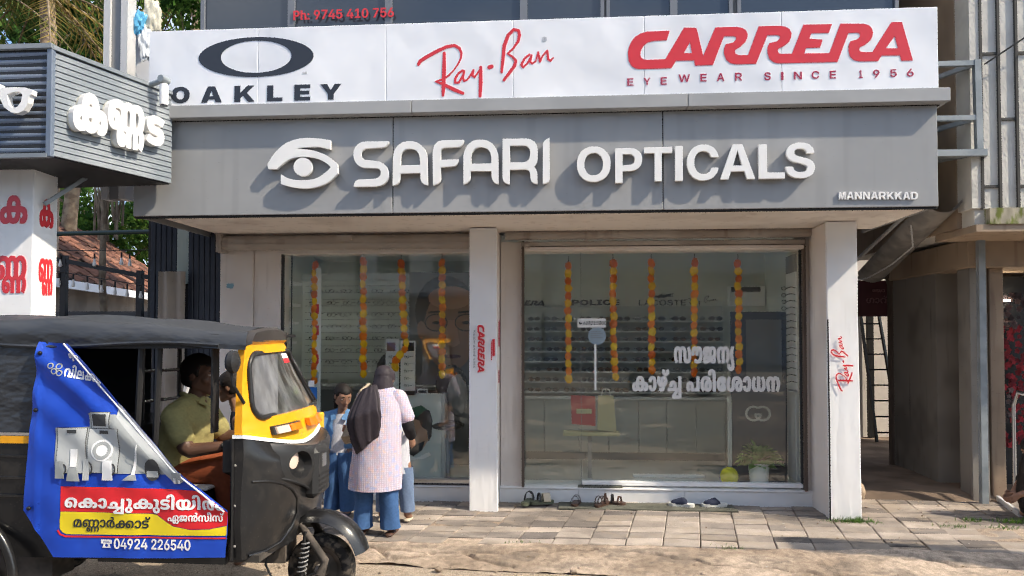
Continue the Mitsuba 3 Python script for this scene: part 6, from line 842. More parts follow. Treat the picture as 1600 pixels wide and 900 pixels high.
pr(ov(-1.69, 1.72, .045, .10), .8965, 'm_skin_print', bp, 'ear'); pr([(-1.40, 1.83), (-1.30, 1.83), (-1.25, 1.56), (-1.33, 1.52), (-1.42, 1.57)], .8945, 'm_skin_print2', bp, 'nose'); pr(ov(-1.34, 1.42, .10, .022), .8945, 'm_maroon', bp, 'mouth')
for cx in (-1.52, -1.18):
    put('spectacle_rim', xz(CrossSection([np.array(ov(cx, 1.80, .13, .10)), np.array(ov(cx, 1.80, .118, .088))[::-1]], FillRule.EvenOdd), .890, .8915), 'm_black', bp); pr(ov(cx, 1.80, .045, .018), .8945, 'm_hair_print', bp, 'eye'); pr([(cx-.09, 1.90), (cx+.09, 1.92), (cx+.09, 1.94), (cx-.09, 1.925)], .8945, 'm_hair_print', bp, 'eyebrow')
wp = thing('white_poster_board', 'white poster board with a bearded mans head in profile at the left window', 'poster')
flat('m_board_white', (.56, .60, .59), .5)
put('board', rbox(-1.95, -1.365, .35, .38, .147, 1.045, .004), 'm_board_white', wp); put('return', box(-1.363, -1.33, .35, .55, .147, 1.04), 'm_light_grey', wp); put('handle', tube([[-1.62, .36, 1.045], [-1.62, .36, 1.085], [-1.52, .36, 1.085], [-1.52, .36, 1.045]], .009, 6), 'm_white', wp)
flat('m_green_print', (.02, .10, .06), .5)
pr([(-1.72, .72), (-1.79, .66), (-1.745, .62), (-1.78, .52), (-1.75, .45), (-1.66, .40), (-1.56, .47), (-1.50, .56), (-1.49, .76), (-1.58, .84), (-1.70, .82)][::-1], .3485, 'm_skin_print2', wp, 'face')
pr([(-1.74, .78), (-1.68, .88), (-1.58, .91), (-1.49, .86), (-1.46, .76), (-1.47, .60), (-1.50, .54), (-1.52, .66), (-1.58, .70), (-1.60, .76), (-1.70, .79)][::-1], .3465, 'm_hair_print', wp, 'hair')
pr([(-1.74, .80), (-1.68, .89), (-1.58, .92), (-1.52, .88), (-1.62, .80)][::-1], .3445, 'm_green_print', wp, 'hair_tint')
pr([(-1.76, .50), (-1.75, .43), (-1.66, .385), (-1.57, .45), (-1.54, .55), (-1.60, .52), (-1.68, .48)][::-1], .3445, 'm_hair_print', wp, 'beard'); pr([(-1.72, .385), (-1.62, .37), (-1.50, .43), (-1.47, .40), (-1.55, .36), (-1.70, .34)][::-1], .3445, 'm_white', wp, 'collar')
sd = thing('spectacles_stand', 'white upright stand of spectacles behind the left window', 'stand')
put('panel', rbox(-1.965, -1.825, .35, .38, 1.07, 1.62, .004), 'm_white', sd); put('panel', rbox(-1.805, -1.65, .35, .38, 1.07, 1.60, .004), 'm_white', sd)
put('picture', box(-1.95, -1.86, .343, .349, 1.49, 1.58), 'm_skin_print', sd); put('picture', box(-1.78, -1.66, .343, .349, 1.49, 1.58), 'm_black', sd); put('base', rbox(-1.98, -1.64, .30, .55, 1.03, 1.07, .005), 'm_black', sd)
for k in range(5):
    for x in (-1.895, -1.73):
        a = thing('spectacles', f'thin dark spectacles {ORDN[k]} from the top in the {"left" if x < -1.8 else "right"} column of the white stand', 'spectacles', 'spectacles on the white stand'); scene[a] = {**spd, 'to_world': T().translate([x, .31, 1.43-k*.075]).rotate([0, 0, 1], -40).scale(.6)}
vs = thing('white_strip_panel', 'narrow white upright panel with red and blue stickers in the left window', 'panel'); put('strip', box(-2.665, -2.60, .14, .15, .75, 2.36), 'm_white', vs)
for z, m_ in ((1.88, 'm_red_print'), (1.66, 'm_red_print'), (1.36, 'm_red_print'), (1.18, 'm_pale_blue')): put('sticker', box(-2.655, -2.62, .134, .139, z, z+.10), m_, vs)
bsx = thing('blue_sticker', 'blue sticker at the lower left of the left window', 'sticker'); flat('m_blue', (.02, .13, .42), .4); put('label', box(-2.76, -2.62, .0935, .0972, 1.0, 1.12), 'm_blue', bsx); put('code', box(-2.71, -2.65, .0935, .0972, 1.125, 1.19), 'm_white', bsx)
gs_ = thing('green_sticker', 'small lime green sticker beside the blue sticker on the left window', 'sticker'); flat('m_lime', (.35, .55, .06), .5); put('label', box(-2.86, -2.79, .0935, .0972, 1.05, 1.13), 'm_lime', gs_)
# ceiling lamps
for k, (x, y, a) in enumerate(((-2.55, 1.0, .5), (-2.2, 1.5, .5), (-1.5, .9, 0.0), (.3, 1.1, 0), (1.55, 1.3, 0), (1.0, 2.4, 0))):
    if k == 5: continue
    t = thing('ceiling_lamp', ['first warm tube lamp on the ceiling behind the left window', 'second warm tube lamp deeper behind the left window', 'warm tube lamp at the right end of the left window', 'tube lamp on the ceiling above the glass door', 'tube lamp on the ceiling near the lit rack'][k], 'lamp', 'ceiling lamps of the shop')
    d = np.array([math.cos(a), math.sin(a), 0])*.30
    put('diffuser', bar(np.array([x, y, 2.655])-d, np.array([x, y, 2.655])+d, .035, .02), 'm_white', t, emitter={'type': 'area', 'radiance': rgb(290, 286, 266)}); put('housing', bar(np.array([x, y, 2.68])-d*1.05, np.array([x, y, 2.68])+d*1.05, .05, .028), 'm_white', t)
# ==== marigold garlands ======================================================================================
def marigold(seed):
    m = trimesh.creation.icosphere(2, 1.0); v = m.vertices
    n = meshkit.noise(v*4.5+seed*7, seed); m.vertices = v*(.80+.38*n[:, None])*np.array([.036, .033, .047]); return m
fls = [(marigold(s), s) for s in range(5)]
fo = [[mikit.ply(m, 'm_orange', uv=const_uv(m, u)) for u in (.15, .5, .9)] for m, s in fls]; fy = [[mikit.ply(m, 'm_marigold', uv=const_uv(m, u)) for u in (.15, .5, .9)] for m, s in fls]
def garland(label, path, y):
    t = thing('marigold_garland', label, 'garland', 'marigold garlands in the shop windows'); P = np.array(path, float); s = np.r_[0, np.cumsum(np.linalg.norm(np.diff(P, axis=0), axis=1))]; n = int(s[-1]/.074)
    for k in range(n):
        q = (k+.5)/n*s[-1]; x, z = np.interp(q, s, P[:, 0]), np.interp(q, s, P[:, 1]); dx, dz = np.interp(min(q+.03, s[-1]), s, P[:, 0])-x, np.interp(min(q+.03, s[-1]), s, P[:, 1])-z
        o = k % 2 == 0; pool = (fo if o else fy)[int(rng.integers(5))]; key = numbered(t+'__'+('orange_flower' if o else 'yellow_flower'))
        scene[key] = {**pool[int(rng.integers(3))], 'to_world': T().translate([float(x+rng.uniform(-.006, .006)), y, float(z)]).rotate([0, 1, 0], math.degrees(math.atan2(dx, dz)) % 180+float(rng.normal(0, 9))).rotate([0, 0, 1], float(rng.uniform(0, 360))).scale([float(rng.uniform(.85, 1.2)), float(rng.uniform(.85, 1.2)), float(rng.uniform(.9, 1.15))])}
    put('string', tube([[P[0, 0], y, P[0, 1]+.06]]+[[a, y, b] for a, b in P], .004, 5), 'm_brown_dark', t)
for lb_, p in (('leftmost marigold garland on the left window, beside the white strip panel', [(-2.672, 2.42), (-2.665, 1.15)]), ('second marigold garland from the left on the left window', [(-2.159, 2.46), (-2.153, 1.22)]),
    ('curling marigold garland in the left window that bends into a hook', [(-1.755, 2.43), (-1.73, 1.75), (-1.70, 1.54), (-1.76, 1.46), (-1.83, 1.38), (-1.80, 1.30)]), ('rightmost marigold garland on the left window, over the portrait poster', [(-1.329, 2.44), (-1.326, 1.22)]),
    ('leftmost marigold garland on the door glass', [(-.031, 2.40), (-.034, 1.18)]), ('marigold garland on the door glass beside the phone sticker', [(.42, 2.42), (.425, 1.5), (.445, 1.20)]), ('third marigold garland on the door glass, left of the lettering', [(.804, 2.42), (.804, 1.27)]),
    ('marigold garland passing behind the upper line of white lettering', [(1.235, 2.42), (1.221, 1.25)]), ('rightmost marigold garland on the door glass, in front of the dark panel', [(1.663, 2.41), (1.666, 1.28)])):
    garland(lb_, p, .155)
# ==== footwear and mat outside ===================================================================================
gm = thing('ribbed_mat', 'long dull green ribbed mat at the foot of the shop step', 'mat')
put('base', box(-.13, 1.55, -.33, -.04, .006, .012), 'm_mat', gm)
for k in range(9): put('rib', rbox(-.13, 1.55, -.325+k*.031, -.307+k*.031, .012, .02, .003), 'm_mat', gm)
def sole_outline(L, W):
    p = [(-.5, 0), (-.47, .28), (-.35, .42), (-.1, .36), (.1, .38), (.3, .5), (.44, .38), (.5, .1), (.49, -.15), (.40, -.38), (.25, -.46), (.05, -.38), (-.15, -.34), (-.35, -.40), (-.47, -.25)]
    c = CrossSection([np.array(p)*[L, W]], FillRule.NonZero); return c.offset(.01, __import__('manifold3d').JoinType.Round, 2, 8).offset(-.01, __import__('manifold3d').JoinType.Round, 2, 8)
def strap(x, W, h, w, r=0.0):
    """a band over the foot at x along the sole"""
    t = np.linspace(0, math.pi, 13); R = []
    for s in (-.5, .5): R.append([[x+s*w+r*math.cos(a), W*math.cos(a), .018+h*math.sin(a)] for a in t])
    a = np.array(R); b = a*[1, .93, 1]-[0, 0, .004]; V = np.vstack([a[0], a[1], b[0], b[1]]); n = 13; F = []
    for i in range(n-1): F += [[i, i+1, n+i+1], [i, n+i+1, n+i], [2*n+i, 3*n+i+1, 2*n+i+1], [2*n+i, 3*n+i, 3*n+i+1], [i, 2*n+i, 2*n+i+1], [i, 2*n+i+1, i+1], [n+i, n+i+1, 3*n+i+1], [n+i, 3*n+i+1, 3*n+i]]
    return tri(V, F)
def shoe(name, label, cat, x, y, rz, L, W, th, msole, straps, group):
    t = thing(name, label, cat, group); tw = T().translate([x, y, .018]).rotate([0, 0, 1], rz)
    s = man(sole_outline(L, W).extrude(th)); scene[t+'__sole'] = {**mikit.ply(s, msole), 'to_world': tw}
    for m, k, (xx, hh, ww, rr) in straps:
        key = numbered(t+'__'+k); ms = strap(xx, W*.5, hh, ww, rr); ms.apply_translation([0, 0, th-.02]); scene[key] = {**mikit.ply(ms, m, smooth=40), 'to_world': tw}
flat('m_olive', (.10, .11, .07), .7); flat('m_cream', (.52, .45, .34), .6); flat('m_brown_leather', (.075, .040, .028), .45); flat('m_navy_cloth', (.02, .026, .055), .8); flat('m_rubber_white', (.62, .61, .56), .6)
shoe('sandal', 'olive slide sandal with a black arched strap, left of its pair', 'sandal', -.43, -.16, 75, .24, .095, .03, 'm_olive', [('m_black', 'strap', (.05, .085, .05, 0))], 'pairs of footwear at the step')
shoe('sandal', 'olive slide sandal with a cream strap beside the black strapped one', 'sandal', -.29, -.15, 20, .24, .095, .03, 'm_olive', [('m_cream', 'strap', (.04, .075, .07, 0)), ('m_black', 'strap', (-.03, .08, .02, 0))], 'pairs of footwear at the step')
shoe('sandal', 'small brown leather sandal standing alone on the green mat', 'sandal', .04, -.16, 80, .22, .085, .022, 'm_brown_leather', [('m_brown_leather', 'strap', (.03, .07, .02, 0)), ('m_black', 'strap', (-.06, .075, .015, 0))], 'pairs of footwear at the step')
shoe('sandal', 'brown strappy sandal pointing out from the step, front one of two', 'sandal', .29, -.19, 60, .24, .085, .025, 'm_brown_leather', [('m_brown_leather', 'strap', (.06, .06, .018, .01)), ('m_brown_leather', 'strap', (.0, .07, .018, -.01)), ('m_brown_leather', 'strap', (-.07, .085, .015, 0))], 'pairs of footwear at the step')
shoe('sandal', 'brown strappy sandal lying across behind the other one', 'sandal', .40, -.12, -15, .24, .085, .025, 'm_brown_leather', [('m_brown_leather', 'strap', (.06, .06, .018, .01)), ('m_black', 'strap', (-.01, .075, .018, 0)), ('m_brown_leather', 'strap', (-.08, .08, .015, 0))], 'pairs of footwear at the step')
def slipon(label, x, y, rz):
    t = thing('slip_on_shoe', label, 'shoe', 'pairs of footwear at the step'); tw = T().translate([x, y, .018]).rotate([0, 0, 1], rz)
    scene[t+'__sole'] = {**mikit.ply(man(sole_outline(.25, .10).extrude(.028)), 'm_rubber_white'), 'to_world': tw}
    up = Manifold.hull(Manifold.sphere(.045, 24).scale((1.0, 1, .75)).translate((.06, 0, .025))+Manifold.sphere(.040, 24).scale((1, 1, 1.2)).translate((-.02, 0, .04)))-Manifold.sphere(.042, 24).scale((1.3, .85, 1.2)).translate((-.055, 0, .075))-Manifold.cube((1, 1, 1)).translate((-.5, -.5, -.98))
    scene[t+'__upper'] = {**mikit.ply(man(up), 'm_navy_cloth', smooth=40), 'to_world': tw}
slipon('navy cloth slip on shoe with white sole, left of its pair', 1.05, -.15, 160); slipon('navy cloth slip on shoe with white sole, right of its pair', 1.36, -.14, 185)
# ==== cloth sleeves on the columns =========================================================================
def sleeve(x0, x1, yf, yb, z0, z1, seed, flare=.012):
    path = [(x0, yf+.035), (x0, yf), (x1, yf), (x1, yf+.035)]; L = LineString(path); n = 60; U = np.linspace(0, L.length, n); P = np.array([L.interpolate(u).coords[0] for u in U])
    Z = np.linspace(z0, z1, 50); V = np.zeros((n, 50, 3)); cx, cy = (x0+x1)/2, (yf+yb)/2
    for j, z in enumerate(Z):
        f = max(0, 1-(z-z0)/1.85); nn = meshkit.fbm(np.c_[P*9, np.full(n, z*.9)], 3, seed)-.5; n2 = meshkit.fbm(np.c_[P*6, np.full(n, z*7)], 3, seed+4)-.5
        d = P-[cx, cy]; d = np.sign(d)*np.minimum(1, np.abs(d)/np.array([(x1-x0)/2, (yb-yf)/2]))
        amp = .002+.005*f+np.abs(nn)*(.005+.012*f)+n2*.001
        V[:, j] = np.c_[P+d*amp[:, None]+[.008*f*f, 0], np.full(n, z)]
    return grid_mesh(V[..., 0], V[..., 1], V[..., 2])
cs1 = thing('column_banner', 'white cloth sleeve with red slanted block lettering on the middle column', 'banner'); put('cloth', sleeve(-.972, -.716, -.378, -.05, -.015, 2.685, 3), 'm_cloth_white', cs1, smooth=True)
cA = poly(TR['carrera'], .001); a_, b_, u_, v_ = cA.bounds()
cv = cA.translate((-a_, -b_)).scale((.452/(u_-a_), .070/(v_-b_))).rotate(-90)
put('lettering', xz(cv.translate((-.895, 1.755)), -.3985, -.3965), 'm_red_print', cs1); put('small_text', xz(line_of('VISION SINCE 1956'.replace('V', 'Y'), 'medium', 0, 0, .018, 1.5).rotate(-90).translate((-.935, 1.71)), -.3982, -.3965), 'm_grey', cs1)
put('stripe_mark', cat_([box(-.752, -.728, -.3985, -.3965, 1.46, 1.62), box(-.765, -.757, -.3985, -.3965, 1.42, 1.60)]), 'm_red_print', cs1)
put('stripe_mark', cat_([box(-.7005, -.697, -.33, -.22, 1.55, 1.80), box(-.7005, -.697, -.33, -.25, 1.20, 1.32)]), 'm_dark_red_print', cs1)
cs2 = thing('column_banner', 'white cloth sleeve with red handwritten lettering on the right column', 'banner'); put('cloth', sleeve(2.308, 2.572, -.535, -.05, -.015, 2.685, 5), 'm_cloth_white', cs2, smooth=True)
rv = strokes(TR['rb']).offset(.002); a_, b_, u_, v_ = rv.bounds(); rv = rv.translate((-a_, -b_)).scale((.50/(u_-a_), .20/(v_-b_))).rotate(90)
put('lettering', xz(rv.translate((2.525, 1.15)), -.5565, -.5545), 'm_red_print', cs2)
put('cord', tube([[2.30, -.57, 1.80], [2.30, -.58, .9], [2.295, -.59, 0]], .007, 6), 'm_black', cs2)
# ==== people =================================================================================================
OPADD = __import__('manifold3d').OpType.Add
def sph(p, r, n=16): return (Manifold.sphere(1.0, n).scale((r, r, r) if np.ndim(r) == 0 else tuple(r))).translate(tuple(map(float, p)))
def chain(js):
    s = [sph(p, r) for p, r in js]; return [Manifold.batch_hull(s[i:i+2]) for i in range(len(s)-1)]
def skin_of(parts, edge=.02, it=8):
    m = Manifold.batch_boolean(parts, OPADD).refine_to_length(edge); t = man(m)
    t.merge_vertices(); trimesh.smoothing.filter_taubin(t, lamb=.5, nu=.53, iterations=it); return t
def head_parts(c, yaw, pitch, H):
    """the head as manifolds in the world: yaw = heading in degrees (0 = +x), pitch down positive"""
    M = trimesh.transformations.rotation_matrix(math.radians(yaw-90), [0, 0, 1])@trimesh.transformations.rotation_matrix(math.radians(-pitch), [1, 0, 0])
    M[:3, 3] = c; M[:3, :3] *= H
    A = lambda m: m.transform(M[:3])
    skull = sph((0, -.06, .14), (.33, .41, .36), 24); jaw = Manifold.batch_hull([sph((0, .27, -.40), .10), sph((.17, .0, -.25), .13), sph((-.17, .0, -.25), .13), sph((0, .24, .10), (.27, .14, .2)), sph((0, -.05, .05), .28)])
    cheek = Manifold.batch_hull([sph((.17, .22, -.10), .11), sph((-.17, .22, -.10), .11), sph((0, .28, -.28), .10)])
    nose = Manifold.batch_hull([sph((0, .38, .04), .025), sph((0, .455, -.13), .042), sph((.06, .37, -.15), .03), sph((-.06, .37, -.15), .03)])
    ears = [sph((s*.335, -.04, -.02), (.035, .09, .12)) for s in (-1, 1)]; lips = sph((0, .345, -.265), (.10, .05, .045))
    face = [A(m) for m in (skull, jaw, cheek, nose, lips, *ears)]
    def pt(v): return (M@np.r_[v, 1])[:3]
    eyes = [ball((0, 0, 0), 1.0, 2) for _ in range(2)]
    ev, iv, bv, mv = [], [], [], []
    for s in (-1, 1):
        e = ball((s*.135, .325, .02), (.062, .04, .032), 2); e.apply_transform(M); ev.append(e)
        i = ball((s*.135, .352, .02), (.027, .018, .027), 1); i.apply_transform(M); iv.append(i)
        b = tube([[s*.06, .365, .10], [s*.14, .36, .125], [s*.21, .30, .105]], .016, 6); b.apply_transform(M); bv.append(b)
    mo = tube([[-.085, .375, -.27], [0, .395, -.265], [.085, .375, -.27]], .014, 6); mo.apply_transform(M)
    def hair(cut_front=.12, low=-.15, puff=1.08):
        h = sph((0, -.08, .13), (.355*puff, .43*puff, .40*puff), 32)+sph((0, -.14, -.08), (.33*puff, .34*puff, .30*puff), 28)-Manifold.cube((2, 2, 2)).translate((-1, cut_front, -1.72)).rotate((-8, 0, 0))-Manifold.cube((2, 1.04, 1)).translate((-1, -.06, -1.0+low+.12))-Manifold.cube((2, 2, 1)).translate((-1, -1.9, -1+low-.16))
        return A(h)
    return dict(face=face, eyes=cat_(ev), iris=cat_(iv), brow=cat_(bv), mouth=mo, hair=hair, A=A, pt=pt, M=M)
def hand(wrist, direction, palm_n, L=.165, curl=.5, side=1):
    """palm and five fingers; side: which way the thumb leaves"""
    d = np.asarray(direction, float); d /= np.linalg.norm(d); n = np.asarray(palm_n, float); n -= d*(n@d); n /= np.linalg.norm(n); s = np.cross(d, n)*side
    w = np.asarray(wrist, float); k = L/.18; P = [Manifold.batch_hull([sph(w, .022*k), sph(w+d*.085*k+s*.030*k, .011*k), sph(w+d*.085*k-s*.030*k, .011*k), sph(w+d*.03*k+s*.028*k, .014*k)])]
    for q, (o, l) in enumerate(((.030, .070), (.010, .080), (-.010, .074), (-.030, .058))):
        b = w+d*.083*k+s*o*k; a = 0; js = [(b, .0095*k)]
        for m_, fr in enumerate((.45, .32, .23)):
            a += curl*(.5+.4*m_); b = b+(d*math.cos(a)+n*math.sin(a))*l*fr*k*1.05; js.append((b, (.009-.0012*m_)*k))
        P += chain(js)
    t0 = w+d*.03*k+s*.03*k; t1 = t0+(d*.6+s*.7+n*.2)*.035*k; t2 = t1+(d*.85+s*.2+n*.4)*.032*k
    return P+chain([(t0, .013*k), (t1, .010*k), (t2, .008*k)])
flat('m_skin_brown', two((.235, .125, .08), (.275, .15, .098), 9.0), .5, .35); flat('m_skin_dark', two((.115, .062, .042), (.14, .075, .05), 9.0), .5, .35)
flat('m_hair', (.014, .011, .010), .6, .25); flat('m_eye', (.62, .58, .55), .25); flat('m_iris', (.012, .008, .006), .15); flat('m_lip', (.20, .07, .06), .5)
def weave(c, k=.85):
    return proc(lambda p, n, uv: mi.Color3f(c)*(k+.3*fbm(p.x*70, p.y*70, p.z*70, 2)))
flat('m_khaki', weave((.37, .33, .14)), .85, .15, sheen=.3); flat('m_lungi', weave((.26, .070, .032)), .85, .1); flat('m_denim', weave((.055, .12, .27), .75), .9, .1, sheen=.2); flat('m_denim_light', weave((.12, .25, .46), .75), .9, .1)
flat('m_denim_pale', weave((.16, .22, .34), .7), .9, .1); flat('m_tee', weave((.46, .47, .52)), .9, .1); flat('m_black_cloth', weave((.016, .015, .017)), .8, .2); flat('m_scarf', weave((.035, .028, .034)), .6, .3, sheen=.3); flat('m_navy_top', weave((.012, .014, .022)), .8, .2)
def kurta(p, n, uv):
    u = p.x*1.0+p.y*.35; a = dr.abs(dr.sin(u*210)); b = dr.abs(dr.sin(p.z*190)); ck = smoothstep(.78, .92, a)+smoothstep(.80, .94, b)*.7
    c = mix((.58, .535, .62), (.20, .15, .22), dr.clip(ck, 0, 1)*.62)
    cell = noise(u*26, p.z*22, 3); c = mix(c, (.62, .30, .34), smoothstep(.66, .78, noise(u*48, p.z*44, 3))*.30); c = mix(c, (.20, .34, .66), smoothstep(.70, .80, noise(u*50+9, p.z*60, 5))*.45); return mix(c, (.75, .45, .25), smoothstep(.76, .84, noise(u*56+4, p.z*60, 8))*.45)
flat('m_kurta', proc(kurta), .85, .1)
def person(label, group=None): return thing('person', label, 'person', group)
def finish_head(t, h, hairm=None, eyes=True):
    if eyes: put('eyes', h['eyes'], 'm_eye', t, smooth=True); put('iris', h['iris'], 'm_iris', t, smooth=True); put('eyebrows', h['brow'], 'm_hair', t, smooth=True); put('mouth', h['mouth'], 'm_lip', t, smooth=True)
    if hairm is not None:
        m = skin_of([hairm], .02, 4); m.vertices = m.vertices+.006*(meshkit.noise(m.vertices*60, 3)-.5)[:, None]; put('hair', m, 'm_hair', t, smooth=45)
def cloth_loft(rings, n=36, wrinkle=.006, seed=1, cap=False):
    R = []
    for (c, rx, ry) in rings: R.append([[c[0]+rx*math.cos(a), c[1]+ry*math.sin(a), c[2]] for a in np.linspace(0, 2*math.pi, n, endpoint=False)])
    R = np.array(R); k = len(R); tt = np.linspace(0, 1, k); T_ = np.linspace(0, 1, k*6); R = np.stack([[np.interp(T_, tt, R[:, j, d]) for d in range(3)] for j in range(n)], 0).transpose(2, 0, 1)
    from scipy.ndimage import gaussian_filter1d
    R = gaussian_filter1d(R, 3, axis=0, mode='nearest')
    c = R.mean(1, keepdims=True); d = R-c; nn = meshkit.fbm(R*np.array([11, 11, 4.0]), 3, seed)-.5; R = R+d/np.maximum(np.linalg.norm(d, axis=2, keepdims=True), 1e-6)*(nn*wrinkle*2.4)[..., None]
    return loft(R, cap=cap)
# driver -----------------------------------------------------------------------------------------------------------
t = person('driver in an olive yellow shirt and rust cloth sitting inside the auto rickshaw')
h = head_parts((-2.335, -3.0, 1.405), -4, 4, .245)
sl = [(( -2.40, -3.20, 1.165), .062), ((-2.30, -3.25, .985), .048), ((-2.27, -3.25, .965), .044), ((-2.10, -3.22, .985), .033)]
sr = [((-2.40, -2.80, 1.165), .062), ((-2.29, -2.76, .985), .048), ((-2.07, -2.78, .99), .033)]
legs = [[((-2.47, -2.98+s*.10, .80), .085), ((-2.12, -2.98+s*.15, .82), .068), ((-2.05, -2.98+s*.14, .42), .045), ((-1.97, -2.98+s*.14, .40), .035)] for s in (-1, 1)]
body = chain([((-2.46, -3.0, .82), .13), ((-2.44, -3.0, 1.02), .125), ((-2.40, -3.0, 1.15), .11), ((-2.36, -3.0, 1.27), .055), ((-2.335, -3.0, 1.36), .055)])+[Manifold.batch_hull([sph((-2.40, -3.17, 1.17), .06), sph((-2.40, -2.83, 1.17), .06), sph((-2.43, -3.0, 1.0), .12)])]
for c in (sl, sr, *legs): body += chain(c)
body += hand((-2.10, -3.22, .985), (1, .02, .05), (0, .15, -1), .17, .75, 1)+hand((-2.07, -2.78, .99), (1, 0, .05), (0, -.1, -1), .17, .75, -1)+h['face']
put('body', skin_of(body, .016, 6), 'm_skin_dark', t, smooth=True); finish_head(t, h, h['hair'](.10, -.16, 1.07))
put('moustache', ball(h['pt']((0, .40, -.215)), (.022, .022, .008), 2), 'm_hair', t, smooth=True)
sh = [Manifold.batch_hull([sph((-2.485, -3.0, .80), (.135, .20, .05)), sph((-2.44, -3.0, .95), (.165, .195, .1))]), Manifold.batch_hull([sph((-2.44, -3.0, .95), (.165, .195, .1)), sph((-2.41, -3.0, 1.12), (.145, .20, .09))]), Manifold.batch_hull([sph((-2.40, -3.19, 1.17), .078), sph((-2.40, -2.81, 1.17), .078), sph((-2.41, -3.0, 1.05), (.15, .19, .1)), sph((-2.37, -3.0, 1.24), .068)])]
for s, o in ((-1, sl), (1, sr)): sh += chain([(o[0][0], .08), ((np.array(o[0][0])*.32+np.array(o[1][0])*.68), .072)])
sm = skin_of(sh, .018, 5); sm.vertices = sm.vertices+trimesh.Trimesh(sm.vertices, sm.faces, process=False).vertex_normals*(.016*(meshkit.fbm(sm.vertices*[13, 13, 8], 3, 6)-.5))[:, None]
put('shirt', sm, 'm_khaki', t, smooth=True); put('collar', cat_([tube([[-2.37+.075*math.cos(a), -3.0+.085*math.sin(a), 1.27+.02*math.sin(a*2)] for a in np.linspace(.3, 6.0, 16)], .016, 8), tri([[-2.30, -3.06, 1.27], [-2.25, -3.03, 1.20], [-2.30, -3.0, 1.215], [-2.31, -3.08, 1.235]], [[0, 1, 2], [0, 3, 1]])]), 'm_khaki', t, smooth=40)
lg = Manifold.batch_hull([sph((-2.50, -3.0, .81), (.13, .19, .09)), sph((-2.12, -3.13, .83), .09), sph((-2.12, -2.83, .83), .09)]); lgs = [lg]+[Manifold.batch_hull([sph((-2.12, -2.98+s*.15, .82), .088), sph((-2.04, -2.98+s*.14, .56), .085)]) for s in (-1, 1)]
put('lungi', skin_of(lgs, .025, 6), 'm_lungi', t, smooth=True)
# woman with dark scarf ---------------------------------------------------------------------------------------------
t = person('woman in a checked pink and white long dress seen from behind, bending towards the window')
h = head_parts((-1.60, -1.18, 1.275), 84, 35, .225)
body = chain([((-1.62, -1.36, .75), .10), ((-1.615, -1.32, 1.0), .085), ((-1.61, -1.27, 1.10), .07), ((-1.605, -1.21, 1.20), .055), ((-1.60, -1.19, 1.26), .05)])+h['face']
ar = [((-1.44, -1.27, 1.10), .058), ((-1.375, -1.27, .88), .043), ((-1.375, -1.16, .80), .034), ((-1.41, -1.03, .80), .028)]; al = [((-1.765, -1.24, 1.10), .05), ((-1.80, -1.16, .92), .042), ((-1.77, -1.0, .86), .03)]
for s, x in ((-1, -1.71), (1, -1.53)): body += chain([((x, -1.36, .70), .075), ((x, -1.37, .40), .058), ((x+s*.01, -1.36, .08), .042), ((x+s*.02, -1.28, .025), .026)])
body += chain(ar)+chain(al)+hand((-1.41, -1.03, .80), (-.2, 1, -.1), (-1, -.2, 0), .16, .5, 1)+hand((-1.77, -1.0, .86), (.2, 1, 0), (1, -.2, 0), .16, .5, -1)
put('body', skin_of(body, .017, 6), 'm_skin_brown', t, smooth=True); finish_head(t, h)
dress = cloth_loft([((-1.605, -1.20, 1.235), .055, .055), ((-1.61, -1.23, 1.20), .115, .085), ((-1.61, -1.26, 1.15), .195, .105), ((-1.61, -1.29, 1.06), .205, .13), ((-1.615, -1.33, .92), .195, .14), ((-1.62, -1.35, .78), .20, .155), ((-1.625, -1.36, .6), .21, .17), ((-1.635, -1.37, .34), .225, .185)], 48, .012, 4)
put('dress', cat_([dress]), 'm_kurta', t, smooth=True)
put('dress_sleeve', skin_of(chain([((-1.465, -1.26, 1.12), .082), ((-1.395, -1.27, .97), .074)]), .02, 3), 'm_kurta', t, smooth=True); put('dress_sleeve', skin_of(chain([((-1.75, -1.25, 1.12), .08), ((-1.795, -1.18, .96), .072)]), .02, 3), 'm_kurta', t, smooth=True)
put('undersleeve', skin_of(chain([((-1.395, -1.27, .98), .058), ((-1.372, -1.27, .88), .052), ((-1.372, -1.16, .80), .045), ((-1.40, -1.06, .80), .036)]), .02, 3), 'm_black_cloth', t, smooth=True)
hj = [h['A'](sph((0, -.08, .10), (.40, .48, .43), 24)-Manifold.cube((.52, 1, .62)).translate((-.26, .22, -.36))), Manifold.batch_hull([h['A'](sph((0, -.12, -.15), (.36, .36, .25))), sph((-1.605, -1.22, 1.20), (.095, .085, .03))])]
hm = skin_of(hj, .015, 4); hm.vertices = hm.vertices+.02*(meshkit.fbm(hm.vertices*[7, 7, 14], 3, 2)-.5)[:, None]; put('headscarf', hm, 'm_scarf', t, smooth=True)
R = []
for k, s in enumerate(np.linspace(0, 1, 26)):
    w = .05+.08*min(1, s*1.6)+.015*math.sin(s*5)-.03*max(0, s-.8)*5; c = np.array([-1.685+.03*s-.02*math.sin(s*3), -1.36-.155*min(1, s*2.2)+.02*s, 1.225-.46*s]); row = []
    for a in np.linspace(0, 2*math.pi, 44, endpoint=False):
        f = 1+.16*math.sin(a*9+s*1.5)+.10*math.sin(a*5-s*2); row.append(c+[w*math.cos(a)*f, .030*math.sin(a)*f, (.02+.05*s)*math.cos(a)+.014*s*math.sin(a*7)])
    R.append(row)
put('scarf_end', loft(R), 'm_scarf', t, smooth=True)
